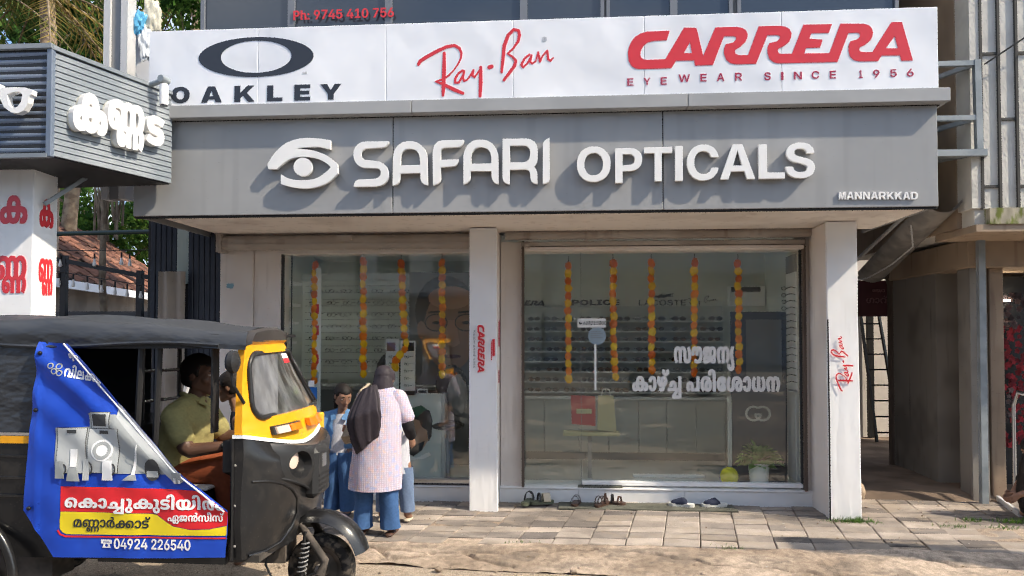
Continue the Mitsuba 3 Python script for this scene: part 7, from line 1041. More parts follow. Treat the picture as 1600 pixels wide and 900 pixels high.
for s, x in ((-1, -1.725), (1, -1.515)):
    put('trouser_leg', cloth_loft([((x, -1.36, .62), .085, .095), ((x, -1.37, .40), .080, .09), ((x+s*.01, -1.37, .22), .073, .084), ((x+s*.015, -1.36, .035), .085, .10)], 28, .016, 7+s), 'm_denim', t, smooth=True)
    sd_ = Manifold.batch_hull([sph((x+s*.015, -1.42, .018), (.035, .04, .016)), sph((x+s*.02, -1.25, .016), (.04, .05, .014))]); put('sandal', skin_of([sd_], .02, 2), 'm_brown_leather', t, smooth=True)
hb = thing('handbag', 'beige shoulder bag hanging at the side of the woman in the checked dress', 'bag')
put('pouch', loft([[[-1.90, -1.33, .74], [-1.78, -1.36, .76], [-1.77, -1.22, .76], [-1.89, -1.20, .74]], [[-1.93, -1.35, .80], [-1.77, -1.38, .84], [-1.76, -1.2, .84], [-1.92, -1.18, .80]], [[-1.86, -1.31, .96], [-1.76, -1.32, .97], [-1.76, -1.25, .97], [-1.85, -1.24, .96]]]), flat('m_bag_beige', weave((.36, .285, .20)), .6), hb)
put('strap', tube([[-1.85, -1.28, .95], [-1.82, -1.34, 1.08], [-1.76, -1.36, 1.19], [-1.71, -1.27, 1.245]], .012, 6), 'm_bag_beige', hb, smooth=40)
# girl in denim --------------------------------------------------------------------------------------------------------
t = person('girl in a denim jacket and jeans standing beside the nose of the auto rickshaw')
h = head_parts((-2.10, -.72, 1.095), -52, 22, .215)
body = chain([((-2.135, -.67, .58), .072), ((-2.135, -.67, .75), .066), ((-2.13, -.675, .88), .062), ((-2.115, -.69, .965), .042), ((-2.105, -.70, 1.04), .042)])+[Manifold.batch_hull([sph((-2.25, -.68, .90), .042), sph((-2.015, -.68, .90), .042), sph((-2.135, -.67, .75), .06)])]+h['face']
ar = [((-2.26, -.68, .90), .042), ((-2.315, -.72, .745), .034), ((-2.30, -.82, .745), .030), ((-2.262, -.96, .795), .022)]; al = [((-2.01, -.68, .90), .042), ((-1.965, -.73, .75), .034), ((-2.0, -.87, .80), .024)]
body += chain(ar)+chain(al)+hand((-2.262, -.96, .795), (.15, -1, .1), (0, 0, -1), .135, .35, -1)+hand((-2.0, -.87, .80), (-.5, -.8, .35), (.6, -.3, 0), .135, .9, 1)
gl = [[((-2.19, -.68, .58), .078), ((-2.20, -.70, .33), .05), ((-2.215, -.67, .07), .035), ((-2.225, -.76, .022), .024)], [((-2.08, -.68, .58), .078), ((-2.06, -.72, .33), .05), ((-2.055, -.70, .07), .035), ((-2.05, -.79, .022), .024)]]
for c in gl: body += chain(c)
put('body', skin_of(body, .014, 6), 'm_skin_brown', t, smooth=True); finish_head(t, h, h['hair'](.14, -.05, 1.06))
pn = [h['pt'](v) for v in ((0, -.44, .05), (.02, -.52, -.15), (.05, -.5, -.5), (.08, -.45, -.8))]; put('ponytail', tube(pn, [.035, .04, .03, .012], 10), 'm_hair', t, smooth=True)
put('shirt', cloth_loft([((-2.135, -.68, .55), .115, .092), ((-2.135, -.68, .62), .112, .090), ((-2.135, -.68, .75), .10, .082), ((-2.13, -.685, .88), .095, .070), ((-2.12, -.69, .945), .055, .05)], 32, .006, 3), 'm_tee', t, smooth=True)
jm = skin_of([Manifold.batch_hull([sph((-2.26, -.67, .895), .055), sph((-2.01, -.67, .895), .055), sph((-2.12, -.68, .94), .05), sph((-2.135, -.67, .76), (.125, .088, .06))]), Manifold.batch_hull([sph((-2.135, -.67, .76), (.125, .088, .06)), sph((-2.135, -.67, .62), (.135, .098, .03))])]+chain([(ar[0][0], .054), (ar[1][0], .047), (ar[2][0], .042), ((-2.28, -.90, .775), .034)])+chain([(al[0][0], .054), (al[1][0], .047), ((-1.99, -.83, .785), .036)]), .016, 4)
front = Manifold.cube((.075, .3, .5)).translate((-2.155, -1.0, .52)); jmm = Manifold(__import__('manifold3d').Mesh(np.asarray(jm.vertices, np.float32), np.asarray(jm.faces, np.uint32)))
try: jm = man(jmm-front) if jmm.volume() > 0 else jm
except Exception: pass
jm.vertices = jm.vertices+.006*(meshkit.fbm(jm.vertices*18, 3, 5)-.5)[:, None]; put('jacket', jm, 'm_denim_light', t, smooth=45)
put('collar', cat_([tri([[-2.16, -.745, .93], [-2.22, -.72, .95], [-2.20, -.765, .875], [-2.15, -.775, .89]], [[0, 1, 2], [0, 2, 3]]), tri([[-2.09, -.745, .93], [-2.03, -.72, .95], [-2.05, -.765, .875], [-2.10, -.775, .89]], [[0, 2, 1], [0, 3, 2]])]), 'm_denim_light', t)
fr_ = []
for a in np.linspace(0, 2*math.pi, 60):
    x, y = -2.135+.135*math.cos(a), -.67+.10*math.sin(a)
    if y < -.72 and -2.165 < x < -2.07: continue
    fr_.append(tube([[x, y, .60], [x+rng.uniform(-.01, .01), y-.004, .55+rng.uniform(-.02, .01)]], .0035, 4))
put('fringe', cat_(fr_), 'm_denim_pale', t)
for k, c in enumerate(gl):
    x, y = c[1][0][0], c[1][0][1]; put('trouser_leg', cloth_loft([((-2.135+(c[0][0][0]+2.135)*.75, -.68, .63), .088, .10), ((x, y, .33), .07, .075), ((c[2][0][0], c[2][0][1], .17), .068, .074), ((c[2][0][0], c[2][0][1]-.01, .03), .074, .082)], 26, .012, 12+k), 'm_denim', t, smooth=True)
    put('shoe', skin_of([Manifold.batch_hull([sph((c[2][0][0], c[2][0][1], .03), (.034, .04, .03)), sph((c[3][0][0], c[3][0][1]-.02, .02), (.032, .05, .02))])], .02, 2), 'm_navy_cloth', t, smooth=True)
# child behind the woman -----------------------------------------------------------------------------------------------
t = person('child in pale jeans mostly hidden behind the woman in the checked dress')
h = head_parts((-1.58, -.86, 1.0), 90, 10, .2); body = chain([((-1.58, -.88, .52), .08), ((-1.58, -.88, .78), .07), ((-1.58, -.87, .9), .045), ((-1.58, -.865, .96), .04)])+h['face']
cl = [[((-1.66, -.88, .50), .07), ((-1.68, -.88, .28), .046), ((-1.69, -.88, .06), .034), ((-1.69, -.80, .02), .023)], [((-1.50, -.88, .50), .07), ((-1.47, -.88, .28), .046), ((-1.46, -.88, .06), .034), ((-1.455, -.80, .02), .023)]]
for c in cl: body += chain(c)
for s in (-1, 1): body += chain([((-1.58+s*.12, -.88, .84), .04), ((-1.58+s*.15, -.84, .68), .033), ((-1.58+s*.12, -.72, .66), .022)])+hand((-1.58+s*.12, -.72, .66), (0, 1, 0), (-s, 0, 0), .12, .4, -s)
put('body', skin_of(body, .018, 5), 'm_skin_brown', t, smooth=True); finish_head(t, h, h['hair'](.12, -.1, 1.08))
put('shirt', cloth_loft([((-1.58, -.88, .42), .15, .12), ((-1.58, -.88, .50), .145, .115), ((-1.58, -.88, .70), .125, .10), ((-1.58, -.88, .83), .125, .08), ((-1.58, -.875, .90), .055, .05)], 28, .008, 9), 'm_tee', t, smooth=True)
for k, c in enumerate(cl):
    put('trouser_leg', cloth_loft([((c[0][0][0], -.88, .52), .085, .09), ((c[1][0][0], -.88, .28), .066, .07), ((c[2][0][0], -.88, .06), .062, .07)], 24, .012, 21+k), 'm_denim_pale', t, smooth=True)
    put('sandal', skin_of([Manifold.batch_hull([sph((c[2][0][0], -.91, .016), (.03, .03, .014)), sph((c[2][0][0], -.80, .014), (.033, .04, .012))])], .02, 2), 'm_cream', t, smooth=True)
# boy beyond the auto ------------------------------------------------------------------------------------------------------
t = person('boy with a dark fringe standing beyond the auto rickshaw by its yellow pillar')
h = head_parts((-2.590, -2.02, 1.265), 186, 6, .222); body = chain([((-2.415, -2.0, .62), .11), ((-2.445, -2.0, .90), .10), ((-2.485, -2.0, 1.02), .085), ((-2.535, -2.01, 1.10), .045), ((-2.560, -2.015, 1.18), .043)])+h['face']
for s in (-1, 1):
    body += chain([((-2.465, -2.0+s*.15, 1.02), .045), ((-2.425, -2.0+s*.19, .82), .037), ((-2.505, -2.0+s*.17, .66), .026)])+hand((-2.505, -2.0+s*.17, .66), (-.3, 0, -1), (0, -s, 0), .14, .5, s)
    body += chain([((-2.415, -2.0+s*.08, .60), .08), ((-2.415, -2.0+s*.09, .33), .052), ((-2.405, -2.0+s*.09, .02), .036), ((-2.485, -2.0+s*.10, -.03), .025)])
put('body', skin_of(body, .017, 6), 'm_skin_brown', t, smooth=True); finish_head(t, h, h['hair'](.20, -.1, 1.08))
put('shirt', cloth_loft([((-2.415, -2.0, .58), .13, .16), ((-2.435, -2.0, .85), .115, .15), ((-2.470, -2.0, 1.02), .11, .16), ((-2.515, -2.0, 1.09), .055, .06)], 30, .01, 31), 'm_navy_top', t, smooth=True)
for s in (-1, 1): put('trouser_leg', cloth_loft([((-2.415, -2.0+s*.08, .62), .095, .085), ((-2.415, -2.0+s*.09, .33), .07, .07), ((-2.405, -2.0+s*.09, .03), .065, .065)], 22, .01, 33+s), 'm_navy_top', t, smooth=True)
# crouching figure at the right edge ---------------------------------------------------------------------------------------
t = person('person in black with long dark hair crouching at the right edge of the pavement')
h = head_parts((4.12, -.42, .63), 200, 30, .22); body = chain([((4.42, -.36, .20), .15), ((4.36, -.37, .36), .14), ((4.24, -.40, .50), .10), ((4.17, -.41, .56), .05)])+h['face']
for s in (-1, 1):
    body += chain([((4.40, -.36+s*.10, .20), .10), ((4.14, -.38+s*.12, .34), .07), ((4.22, -.38+s*.11, .06), .045), ((4.12, -.38+s*.12, .03), .03)])
    body += chain([((4.26, -.40+s*.15, .47), .05), ((4.12, -.42+s*.16, .34), .04), ((3.97, -.44+s*.05, .24), .028)])+hand((3.97, -.44+s*.05, .24), (-.8, 0, -.5), (0, -s, 0), .15, .6, s)
put('body', skin_of(body, .02, 6), 'm_skin_brown', t, smooth=True); finish_head(t, h, h['hair'](.16, -.1, 1.1))
put('long_hair', cloth_loft([((4.16, -.42, .70), .07, .08), ((4.13, -.43, .60), .10, .10), ((4.08, -.45, .44), .10, .11), ((4.02, -.46, .22), .075, .08), ((4.01, -.47, .10), .03, .04)], 30, .02, 41, True), 'm_hair', t, smooth=True)
rb2 = [Manifold.batch_hull([sph((4.45, -.36, .20), (.20, .22, .17)), sph((4.20, -.38, .48), (.13, .19, .09)), sph((4.36, -.37, .36), (.17, .20, .15))]), Manifold.batch_hull([sph((4.40, -.36, .18), (.18, .2, .16)), sph((4.13, -.38, .34), (.09, .2, .08)), sph((4.18, -.38, .07), (.12, .2, .06))])]
put('robe', skin_of(rb2, .03, 6), 'm_black_cloth', t, smooth=True)
# ==== auto rickshaw ==========================================================================================
flat('m_auto_black', proc(lambda p, n, uv: mix((.012, .012, .013), (.075, .066, .055), smoothstep(.52, .75, fbm(p.x*13, p.y*13, p.z*9, 4))*.14+.3*smoothstep(.86, .97, noise(p.x*120, p.y*120, p.z*90)))), .2, .5, clearcoat=.4); flat('m_auto_plastic', (.022, .022, .023), .38, .4); flat('m_auto_yellow', (.80, .36, .012), .22, .5, clearcoat=.5)
bumped('m_canvas', (.034, .037, .043), lambda p, n, uv: fbm(p.x*5, p.y*7, p.z*9, 4), .035, .42, .5); flat('m_canvas_flap', (.045, .040, .038), .42, .4)
def dusty(p, n, uv):
    a = fbm(p.x*30, p.y*30, p.z*30, 3); return mix((.022, .021, .021), (.17, .14, .11), smoothstep(.40, .72, a)*.7)
flat('m_tyre', proc(dusty), .9, .2); flat('m_amber', (.72, .18, .01), .12, .6); flat('m_clear_lens', (.62, .48, .40), .1, .6); flat('m_seat', (.02, .02, .02), .45); flat('m_chrome', (.75, .75, .75), .12, .5, .95)
flat('m_underside', two((.05, .045, .04), (.12, .10, .085), 9.0), .8, .2); flat('m_cream_seat', (.60, .58, .52), .5)
au = thing('auto_rickshaw', 'black and yellow auto rickshaw with a blue printed banner hung over its side', 'auto rickshaw')
YC = -2.98; HW = .62
ZT = [.42, .6, .75, .85, 1.0, 1.09, 1.2, 1.4, 1.55, 1.64]
def front(z, t):
    xc = np.interp(z, ZT, [-1.665, -1.625, -1.605, -1.60, -1.62, -1.665, -1.705, -1.79, -1.845, -1.875]); k = np.interp(z, ZT, [.14, .18, .20, .20, .17, .13, .11, .085, .06, .05])
    return xc-k*np.abs(t)**np.interp(z, [1.0, 1.12], [3.2, 2.4])-np.interp(z, [1.15, 1.64], [0, .12])*t
def width(z): return np.interp(z, ZT, [.60, .62, .62, .62, .62, .62, .615, .60, .585, .575])
def dip(m):
    v = m.vertices; t = np.clip(np.abs(v[:, 1]-YC)/.62, 0, 1); v[:, 2] -= .10*(1-t**1.5)*np.interp(v[:, 2], [.75, 1.07, 1.115, 1.185], [0, 1, 1, 0]); return m
def cowl(zs, xb, off=0.0):
    R = []
    for z in zs:
        t = np.linspace(-1, 1, 41); w = width(z)-off
        R.append([[front(z, a)-off, YC+a*w, z] for a in t]+[[min(xb, front(z, 1.0)-.06), YC+w, z], [xb, YC-w, z]])
    m = loft(R); return Manifold(__import__('manifold3d').Mesh(np.asarray(m.vertices, np.float32), np.asarray(m.faces, np.uint32)))
wheel_well = Manifold.cylinder(.30, .36, .36, 40).rotate((90, 0, 0)).translate((-1.50, YC+.15, .22))
low = cowl(np.linspace(.42, 1.086, 16), -1.85)-wheel_well-cowl(np.linspace(.45, 1.2, 12), -1.95, .05)
put('cowl', dip(man(low)), 'm_auto_black', au, smooth=40)
def curve_on(z, t0, t1, off=.004, n=30): return [[front(z, a)+off, YC+a*width(z)*1.003, z] for a in np.linspace(t0, t1, n)]
strip = cowl(np.linspace(1.087, 1.107, 3), -1.855, -.006); put('white_strip', dip(man(strip)), 'm_white', au, smooth=40)
yel = cowl(np.linspace(1.108, 1.60, 22), -1.845)-cowl(np.linspace(1.0, 1.66, 14), -2.2, .035)
wo = CrossSection.square((1.08, .365)).translate((-.54, 0)).offset(-.09).offset(.09, __import__('manifold3d').JoinType.Round, 2, 20)
wo = CrossSection.hull_points(np.array([p for q in wo.to_polygons() for p in q]))
opening = wo.extrude(1.2).transform(np.array([[0, 0, 1, -2.3], [1, 0, 0, YC], [0, 1, 0, 1.185]], float)); yel = yel-opening
put('windscreen_surround', dip(man(yel.refine_to_length(.05))), 'm_auto_yellow', au, smooth=40, label='yellow windscreen surround and front pillar')
put('inner_trim', box(-2.0, -1.99, YC-.58, YC-.50, 1.11, 1.60), 'm_auto_plastic', au)
ring = np.array(wo.to_polygons()[0]); ring = ring+[0, 1.185]
def on_front(y, z, off): return [front(z, (y)/width(z))+off, YC+y, z]
rr_ = [on_front(a, b, .002) for a, b in ring]; rr_.append(rr_[0]); put('rubber_seal', tube(rr_, .017, 8, False), 'm_auto_plastic', au, smooth=50)
mat('m_windscreen', {'type': 'blendbsdf', 'weight': proc(lambda p, n, uv: .07+.20*smoothstep(.35, .75, fbm(p.x*14, p.y*14, p.z*5, 4))), 'a': {'type': 'thindielectric', 'int_ior': 1.52}, 'b': {'type': 'twosided', 'd': {'type': 'diffuse', 'reflectance': rgb(.46, .48, .48)}}})  # uneven pale film blended in to stand for reflections on the glass
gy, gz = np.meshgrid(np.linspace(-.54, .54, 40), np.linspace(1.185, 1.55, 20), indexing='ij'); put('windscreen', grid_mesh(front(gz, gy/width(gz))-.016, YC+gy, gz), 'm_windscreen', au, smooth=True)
stk = thing('windscreen_sticker', 'small red and white sticker at the top of the auto windscreen', 'sticker')
for (z0, z1, m_) in ((1.505, 1.535, 'm_white'), (1.475, 1.505, 'm_red_print')):
    g1, g2 = np.meshgrid(np.linspace(.12, .34, 8), np.array([z0, z1]), indexing='ij'); put('label', grid_mesh(front(g2, g1/width(g2))-.010, YC+g1, g2), m_, stk)
put('wiper', tube([on_front(.50, 1.20, .02), on_front(.40, 1.33, .018), on_front(.30, 1.50, .016)], .006, 6), 'm_black', au)
lampm = lambda t0, t1, z0, z1, off, m_, nm: put(nm, cat_([loft([[[front(z, t)-.01, YC+t*width(z), z] for t in np.linspace(t0, t1, 8)]+[[front(z, t)+off, YC+t*width(z)-.0, z] for t in np.linspace(t1, t0, 8)] for z in np.linspace(z0-.035, z1-.035, 4)])]), m_, au, smooth=30)
lampm(-.66, -.12, 1.117, 1.165, .010, 'm_auto_plastic', 'lamp_bezel'); lampm(-.63, -.42, 1.122, 1.160, .022, 'm_clear_lens', 'marker_lamp'); lampm(-.40, -.16, 1.122, 1.160, .022, 'm_amber', 'indicator'); lampm(.10, .66, 1.117, 1.165, .018, 'm_amber', 'indicator')
put('reflector', rbox(-1.72, -1.69, YC+.40, YC+.46, .95, 1.13, .01), 'm_auto_yellow', au)
# visor and front flap of the canopy
vis = [[[front(1.60, a)+.02*f, YC+a*width(1.6)*1.01, 1.600+.022*f-.02*(1-f)*0] for a in np.linspace(-1, 1, 31)]+[[-2.20, YC+.585, 1.60+.022*f], [-1.93, YC-.585, 1.60+.022*f]] for f in (0, 1)]
put('visor', loft(vis), 'm_auto_yellow', au, smooth=30)
def roof_ring(x, ztop, zlow, w, r=.10, n=30):
    pts = [[x, YC-w, zlow]]
    for a in np.linspace(math.pi, math.pi/2, 8): pts.append([x, YC-w+r+r*math.cos(a), ztop-.03-r+r*math.sin(a)])
    for s in np.linspace(-1, 1, 9)[1:-1]: pts.append([x, YC+s*(w-r), ztop-.03*s*s])
    for a in np.linspace(math.pi/2, 0, 8): pts.append([x, YC+w-r+r*math.cos(a), ztop-.03-r+r*math.sin(a)])
    pts.append([x, YC+w, zlow]); return pts
secs = []
for x in np.linspace(-4.35, -1.93, 40):
    s = (x+2.93)/1.0; zt = 1.785-.078*max(0, s)**1.5-.05*max(0, -x-4.0)*3; sag = .012*math.sin((x+2.93)*math.pi/.55)**2
    secs.append(roof_ring(x, zt-sag, 1.600-.012*math.cos((x+2.9)*5), .635+.008*math.exp(-((x+2.93)/.05)**2)))
S_ = np.array(secs); S_[..., 0] -= .15*np.clip((S_[..., 0]+2.5)/.57, 0, 1)*(S_[..., 1]-YC)/.63; outer = loft(S_, closed=False); put('canopy', outer, 'm_canvas', au, smooth=50)
put('canopy_hem', tube([[x, YC-.637, 1.602-.012*math.cos((x+2.9)*5)] for x in np.linspace(-4.3, -1.93, 24)], .010, 6), 'm_canvas', au, smooth=50)
ff = [roof_ring(-1.93, 1.705, 1.60, .630), roof_ring(-1.89, 1.685, 1.618, .606), roof_ring(-1.875, 1.655, 1.622, .56, .03)]
R_ = np.array(ff); R_[..., 0] -= .15*(R_[..., 1]-YC)/.63; R_[..., 0] += .05; R_ = R_[[0, 1, 2]]; R_[2, :, 1] = YC+(R_[0, :, 1]-YC)*.93; R_[2, :, 2] = 1.618; R_[2, :, 0] = front(1.61, np.clip((R_[2, :, 1]-YC)/.58, -1, 1))+.020; R_[1] = R_[0]*.5+R_[2]*.5+np.array([.012, 0, .028])*np.sin(np.linspace(0, np.pi, R_.shape[1]))[:, None]**.5; R_[0, :, 0] = np.minimum(R_[0, :, 0], R_[2, :, 0]-.03); R_[:, :, 2] += .006*(meshkit.noise(R_*40, 8)-.5); put('canopy_flap', loft(R_, closed=False), 'm_canvas_flap', au, smooth=40)
put('roof_rail', bar([-4.2, YC-.60, 1.595], [-1.88, YC-.60, 1.595], .03), 'm_auto_plastic', au); put('roof_rail', bar([-4.2, YC+.60, 1.595], [-2.12, YC+.60, 1.595], .03), 'm_auto_plastic', au)
put('roof_lining', box(-4.25, -1.95, YC-.60, YC+.60, 1.64, 1.66), 'm_black', au)
# rear body
def side_ring(x, ins): return [[x, YC-.625+ins, 1.10], [x, YC-.635+ins, .92], [x, YC-.625+ins, .62], [x, YC-.56+ins, .40], [x, YC+.56-ins, .40], [x, YC+.625-ins, .62], [x, YC+.635-ins, .92], [x, YC+.625-ins, 1.10]]
tub = loft([side_ring(x, i) for x, i in ((-4.40, .16), (-4.28, .06), (-4.0, .015), (-3.2, 0), (-2.62, 0))]); tubm = Manifold(__import__('manifold3d').Mesh(np.asarray(tub.vertices, np.float32), np.asarray(tub.faces, np.uint32)))
tubm = tubm-Manifold.cylinder(3, .36, .36, 40).rotate((90, 0, 0)).translate((-3.48, -1.5, .30))
put('body_tub', man(tubm), 'm_auto_black', au, smooth=25)
put('steel_strip', bar([-4.25, YC-.642, 1.103], [-2.62, YC-.636, 1.103], .012, .016), 'm_chrome', au); put('yellow_stripe', bar([-4.2, YC-.638, 1.072], [-2.62, YC-.638, 1.072], .012, .04), 'm_auto_yellow', au)
for z in (.98, .86, .76): put('body_ridge', bar([-4.2, YC-.636, z], [-2.62, YC-.640, z], .012, .012), 'm_auto_black', au)
put('canvas_panel', box(-4.3, -2.93, YC-.625, YC-.615, 1.10, 1.60), 'm_canvas', au); put('canvas_panel', box(-4.3, -3.02, YC+.615, YC+.625, 1.10, 1.60), 'm_canvas', au); put('canvas_panel', box(-4.32, -4.30, YC-.58, YC+.58, 1.0, 1.70), 'm_canvas', au)
arch = [[-3.48+.385*math.cos(a), YC-.642, .30+.385*math.sin(a)] for a in np.linspace(-.15, math.pi+.15, 30)]; put('wheel_arch', tube(arch, .028, 8), 'm_auto_black', au, smooth=50)
put('floor_pan', box(-2.65, -1.72, YC-.57, YC+.57, .40, .44), 'm_underside', au); put('body_sill', box(-2.62, -1.89, YC-.615, YC-.58, .40, .50), 'm_auto_black', au); put('body_sill', box(-2.62, -1.89, YC+.58, YC+.615, .40, .50), 'm_auto_black', au)
put('chassis', cat_([box(-3.9, -1.75, YC-.10, YC+.10, .26, .42), tube([[-3.48, YC-.50, .28], [-3.48, YC+.50, .28]], .045, 12), box(-3.35, -3.0, YC-.45, YC-.25, .24, .40)]), 'm_underside', au)
for y, s in ((YC+.0, 'front'), ): pass
def wheel(x, y, r=.21):
    w = put('wheel', lathe([[.135, -.042], [.15, -.055], [.18, -.058], [.202, -.045], [r, -.02], [r, .02], [.202, .045], [.18, .058], [.15, .055], [.135, .042]], 36, 'y', (x, y, r)), 'm_tyre', au, smooth=40)
    put('rim', lathe([[0, -.030], [.05, -.034], [.06, -.02], [.10, -.012], [.12, -.035], [.138, -.044], [.138, .044], [.12, .035], [.10, .012], [.05, .034], [0, .03]], 28, 'y', (x, y, r)), 'm_underside', w, smooth=30)
    put('hub', lathe([[0, -.062], [.028, -.06], [.034, -.03], [.034, .03], [0, .06]], 16, 'y', (x, y, r)), 'm_steel_dull', w, smooth=30); return w
wheel(-1.55, YC); wheel(-3.48, YC-.53); wheel(-3.58, YC+.50)
fen = []
for a in np.linspace(math.radians(162), math.radians(18), 26):
    c = np.array([-1.565, YC, .235]); rad = .315+.02*math.sin(a); d = np.array([math.cos(a), 0, math.sin(a)]); row = []
    for s in np.linspace(-1, 1, 11): row.append(c+d*(rad-.055*abs(s)**3)+[0, .105*s, 0])
    fen.append(row)
fen = np.array(fen); put('fender', cat_([loft(fen, closed=False), loft(fen-np.array([0, 0, .004]), closed=False)]), 'm_auto_black', au, smooth=60)
for s in (-1, 1):
    put('fork_arm', cat_([tube([[-1.66, YC+s*.09, .50], [-1.50, YC+s*.10, .28], [-1.53, YC+s*.095, .20]], [.022, .026, .03], 10), tube([[-1.53, YC+s*.10, .20], [-1.68, YC+s*.10, .15]], .014, 8)]), 'm_underside', au, smooth=40)
    put('spring', tube([[-1.645+.026*math.cos(a)+.004*a/6, YC+s*.105+.026*math.sin(a), .20+.028*a/6.283] for a in np.linspace(0, 6.283*7, 90)], .005, 5), 'm_grey', au); put('damper', tube([[-1.645, YC+s*.105, .17], [-1.62, YC+s*.105, .46]], .013, 8), 'm_auto_plastic', au)
put('brake_cable', tube([[-1.82, YC-.12, .42], [-1.86, YC-.13, .26], [-1.80, YC-.13, .14], [-1.66, YC-.12, .16], [-1.56, YC-.11, .21]], .007, 6), 'm_black', au, smooth=40)
# headlamp housing wrapped round the front, and nose
M3 = __import__('manifold3d').Mesh
def house(off=0.0):
    R = []
    for z in np.linspace(.66, 1.078, 14):
        xc = np.interp(z, [.66, .78, .90, 1.04, 1.08], [-1.62, -1.575, -1.56, -1.565, -1.585])-off; t = np.linspace(-1, 1, 49); w = .575-off
        R.append([[xc-.335*abs(a)**3.6, YC+a*w, z] for a in t]+[[-1.93, YC+w, z], [-1.93, YC-w, z]])
    m = loft(R); return Manifold(M3(np.asarray(m.vertices, np.float32), np.asarray(m.faces, np.uint32)))
hs_ = house()
for s in (-1, 1):
    n = np.array([0, -s*.17, .43]); n /= np.linalg.norm(n); hs_ = hs_.trim_by_plane(tuple(n), float(n@np.array([0, YC+s*.07, .70])))
    hs_ = hs_-Manifold.cylinder(.4, .095, .125, 36).scale((1, 1, 1)).rotate((0, 90, 0)).translate((-1.715, YC+s*.265, .93))
def bead(pts, nm='panel_bead', r=.007): put(nm, tube([[front(z, (y-YC)/.62)+.003, y, z] for y, z in pts], r, 6), 'm_auto_black', au, smooth=50)
bead([(YC-.58, .845), (YC-.50, .835), (YC-.40, .80), (YC-.32, .755), (YC-.25, .69), (YC-.23, .60), (YC-.27, .52), (YC-.36, .46), (YC-.48, .44), (YC-.58, .44)])
put('door_edge', tube([[-1.853, YC-.622, z] for z in np.linspace(.425, 1.085, 8)], .010, 6), 'm_auto_black', au, smooth=50)
for zz_ in (.50, .72, .94): put('rivet', ball((-1.838, YC-.618, zz_), (.008, .006, .008), 1), 'm_steel_dull', au)
put('headlight_housing', dip(man(hs_)), 'm_auto_plastic', au, smooth=35)
put('housing_lip', tube([[np.interp(z, [.66, .78, .90, 1.04, 1.08], [-1.62, -1.575, -1.56, -1.565, -1.585])+.002-.335*abs(a)**3.6, YC+a*.575, z] for a, z in [(q, .70+.395*max(0, -q*.575-.07)) for q in np.linspace(-.80, -.10, 20)]], .009, 6), 'm_auto_plastic', au, smooth=50)
for s in (-1, 1):
    k_ = put('headlight', ball((-1.655, YC+s*.265, .905), (.035, .088, .088), 3), 'm_clear_lens', au, smooth=True); put('reflector', lathe([[0, 0], [.085, .02], [.094, .035], [0, .012]], 24, 'x', (-1.69, YC+s*.265, .905)), 'm_chrome', k_)
for zz_ in (.90, 1.0): put('screw', ball((-1.725, YC-.43, zz_), (.013, .012, .012), 2), 'm_black', au, smooth=True)
put('nose', rbox(-1.64, -1.542, YC-.13, YC+.13, .66, .965, .03), 'm_auto_plastic', au); put('badge', rbox(-1.545, -1.538, YC-.035, YC+.035, .84, .92, .002), 'm_chrome', au)
for k in range(4): put('nose_slot', box(-1.544, -1.539, YC-.10, YC+.10, .70+k*.03, .712+k*.03), 'm_black', au)
# mirror
put('mirror', lathe([[0, 0], [.05, .005], [.062, .02], [.058, .045], [.03, .06], [0, .063]], 24, 'x', (-1.85, YC-.70, 1.51)), 'm_auto_plastic', au, smooth=40); put('mirror_stalk', tube([[-1.83, YC-.70, 1.46], [-1.82, YC-.69, 1.38], [-1.80, YC-.60, 1.28]], .009, 6), 'm_black', au)
# cabin: seats, partition, handlebar
put('driver_seat', rbox(-2.72, -2.15, YC-.30, YC+.30, .66, .735, .03), 'm_seat', au); put('seat_cloth', rbox(-2.50, -2.14, YC-.32, YC+.32, .736, .752, .006), 'm_cream_seat', au); put('seat_box', box(-2.65, -2.2, YC-.28, YC+.28, .44, .66), 'm_underside', au); put('driver_backrest', rbox(-2.74, -2.66, YC-.30, YC+.30, .80, 1.08, .03), 'm_seat', au)
put('passenger_seat', rbox(-3.65, -3.1, YC-.58, YC+.58, .72, .84, .03), 'm_seat', au); put('passenger_backrest', rbox(-3.80, -3.66, YC-.58, YC+.58, .84, 1.30, .03), 'm_seat', au)
put('partition_bar', tube([[-2.44, YC-.575, .80], [-2.405, YC-.575, 1.60]], .018, 8), 'm_auto_plastic', au, smooth=40); put('partition_bar', tube([[-2.33, YC-.575, .80], [-2.30, YC-.575, 1.60]], .018, 8), 'm_auto_plastic', au, smooth=40)
for z in (1.02, 1.22, 1.42): put('partition_rail', tube([[-2.80, YC+.1, z], [-2.80, YC+.6, z-.01]], .012, 6), 'm_auto_plastic', au)
for y in (.12, .60): put('partition_post', tube([[-2.80, YC+y, .5], [-2.80, YC+y, 1.60]], .016, 6), 'm_auto_plastic', au)
put('door_pillar', bar([-2.02, YC+.585, .45], [-2.04, YC+.585, 1.60], .05), 'm_auto_black', au)
put('handlebar', tube([[-2.08, YC-.27, 1.0], [-1.96, YC-.20, .98], [-1.90, YC, .97], [-1.96, YC+.20, .98], [-2.08, YC+.24, 1.0]], .016, 8), 'm_black', au, smooth=40); put('steering_column', tube([[-1.90, YC, .97], [-1.76, YC, .45]], .03, 8), 'm_black', au); put('dashboard', box(-1.92, -1.80, YC-.42, YC+.5, .98, 1.08), 'm_auto_plastic', au)
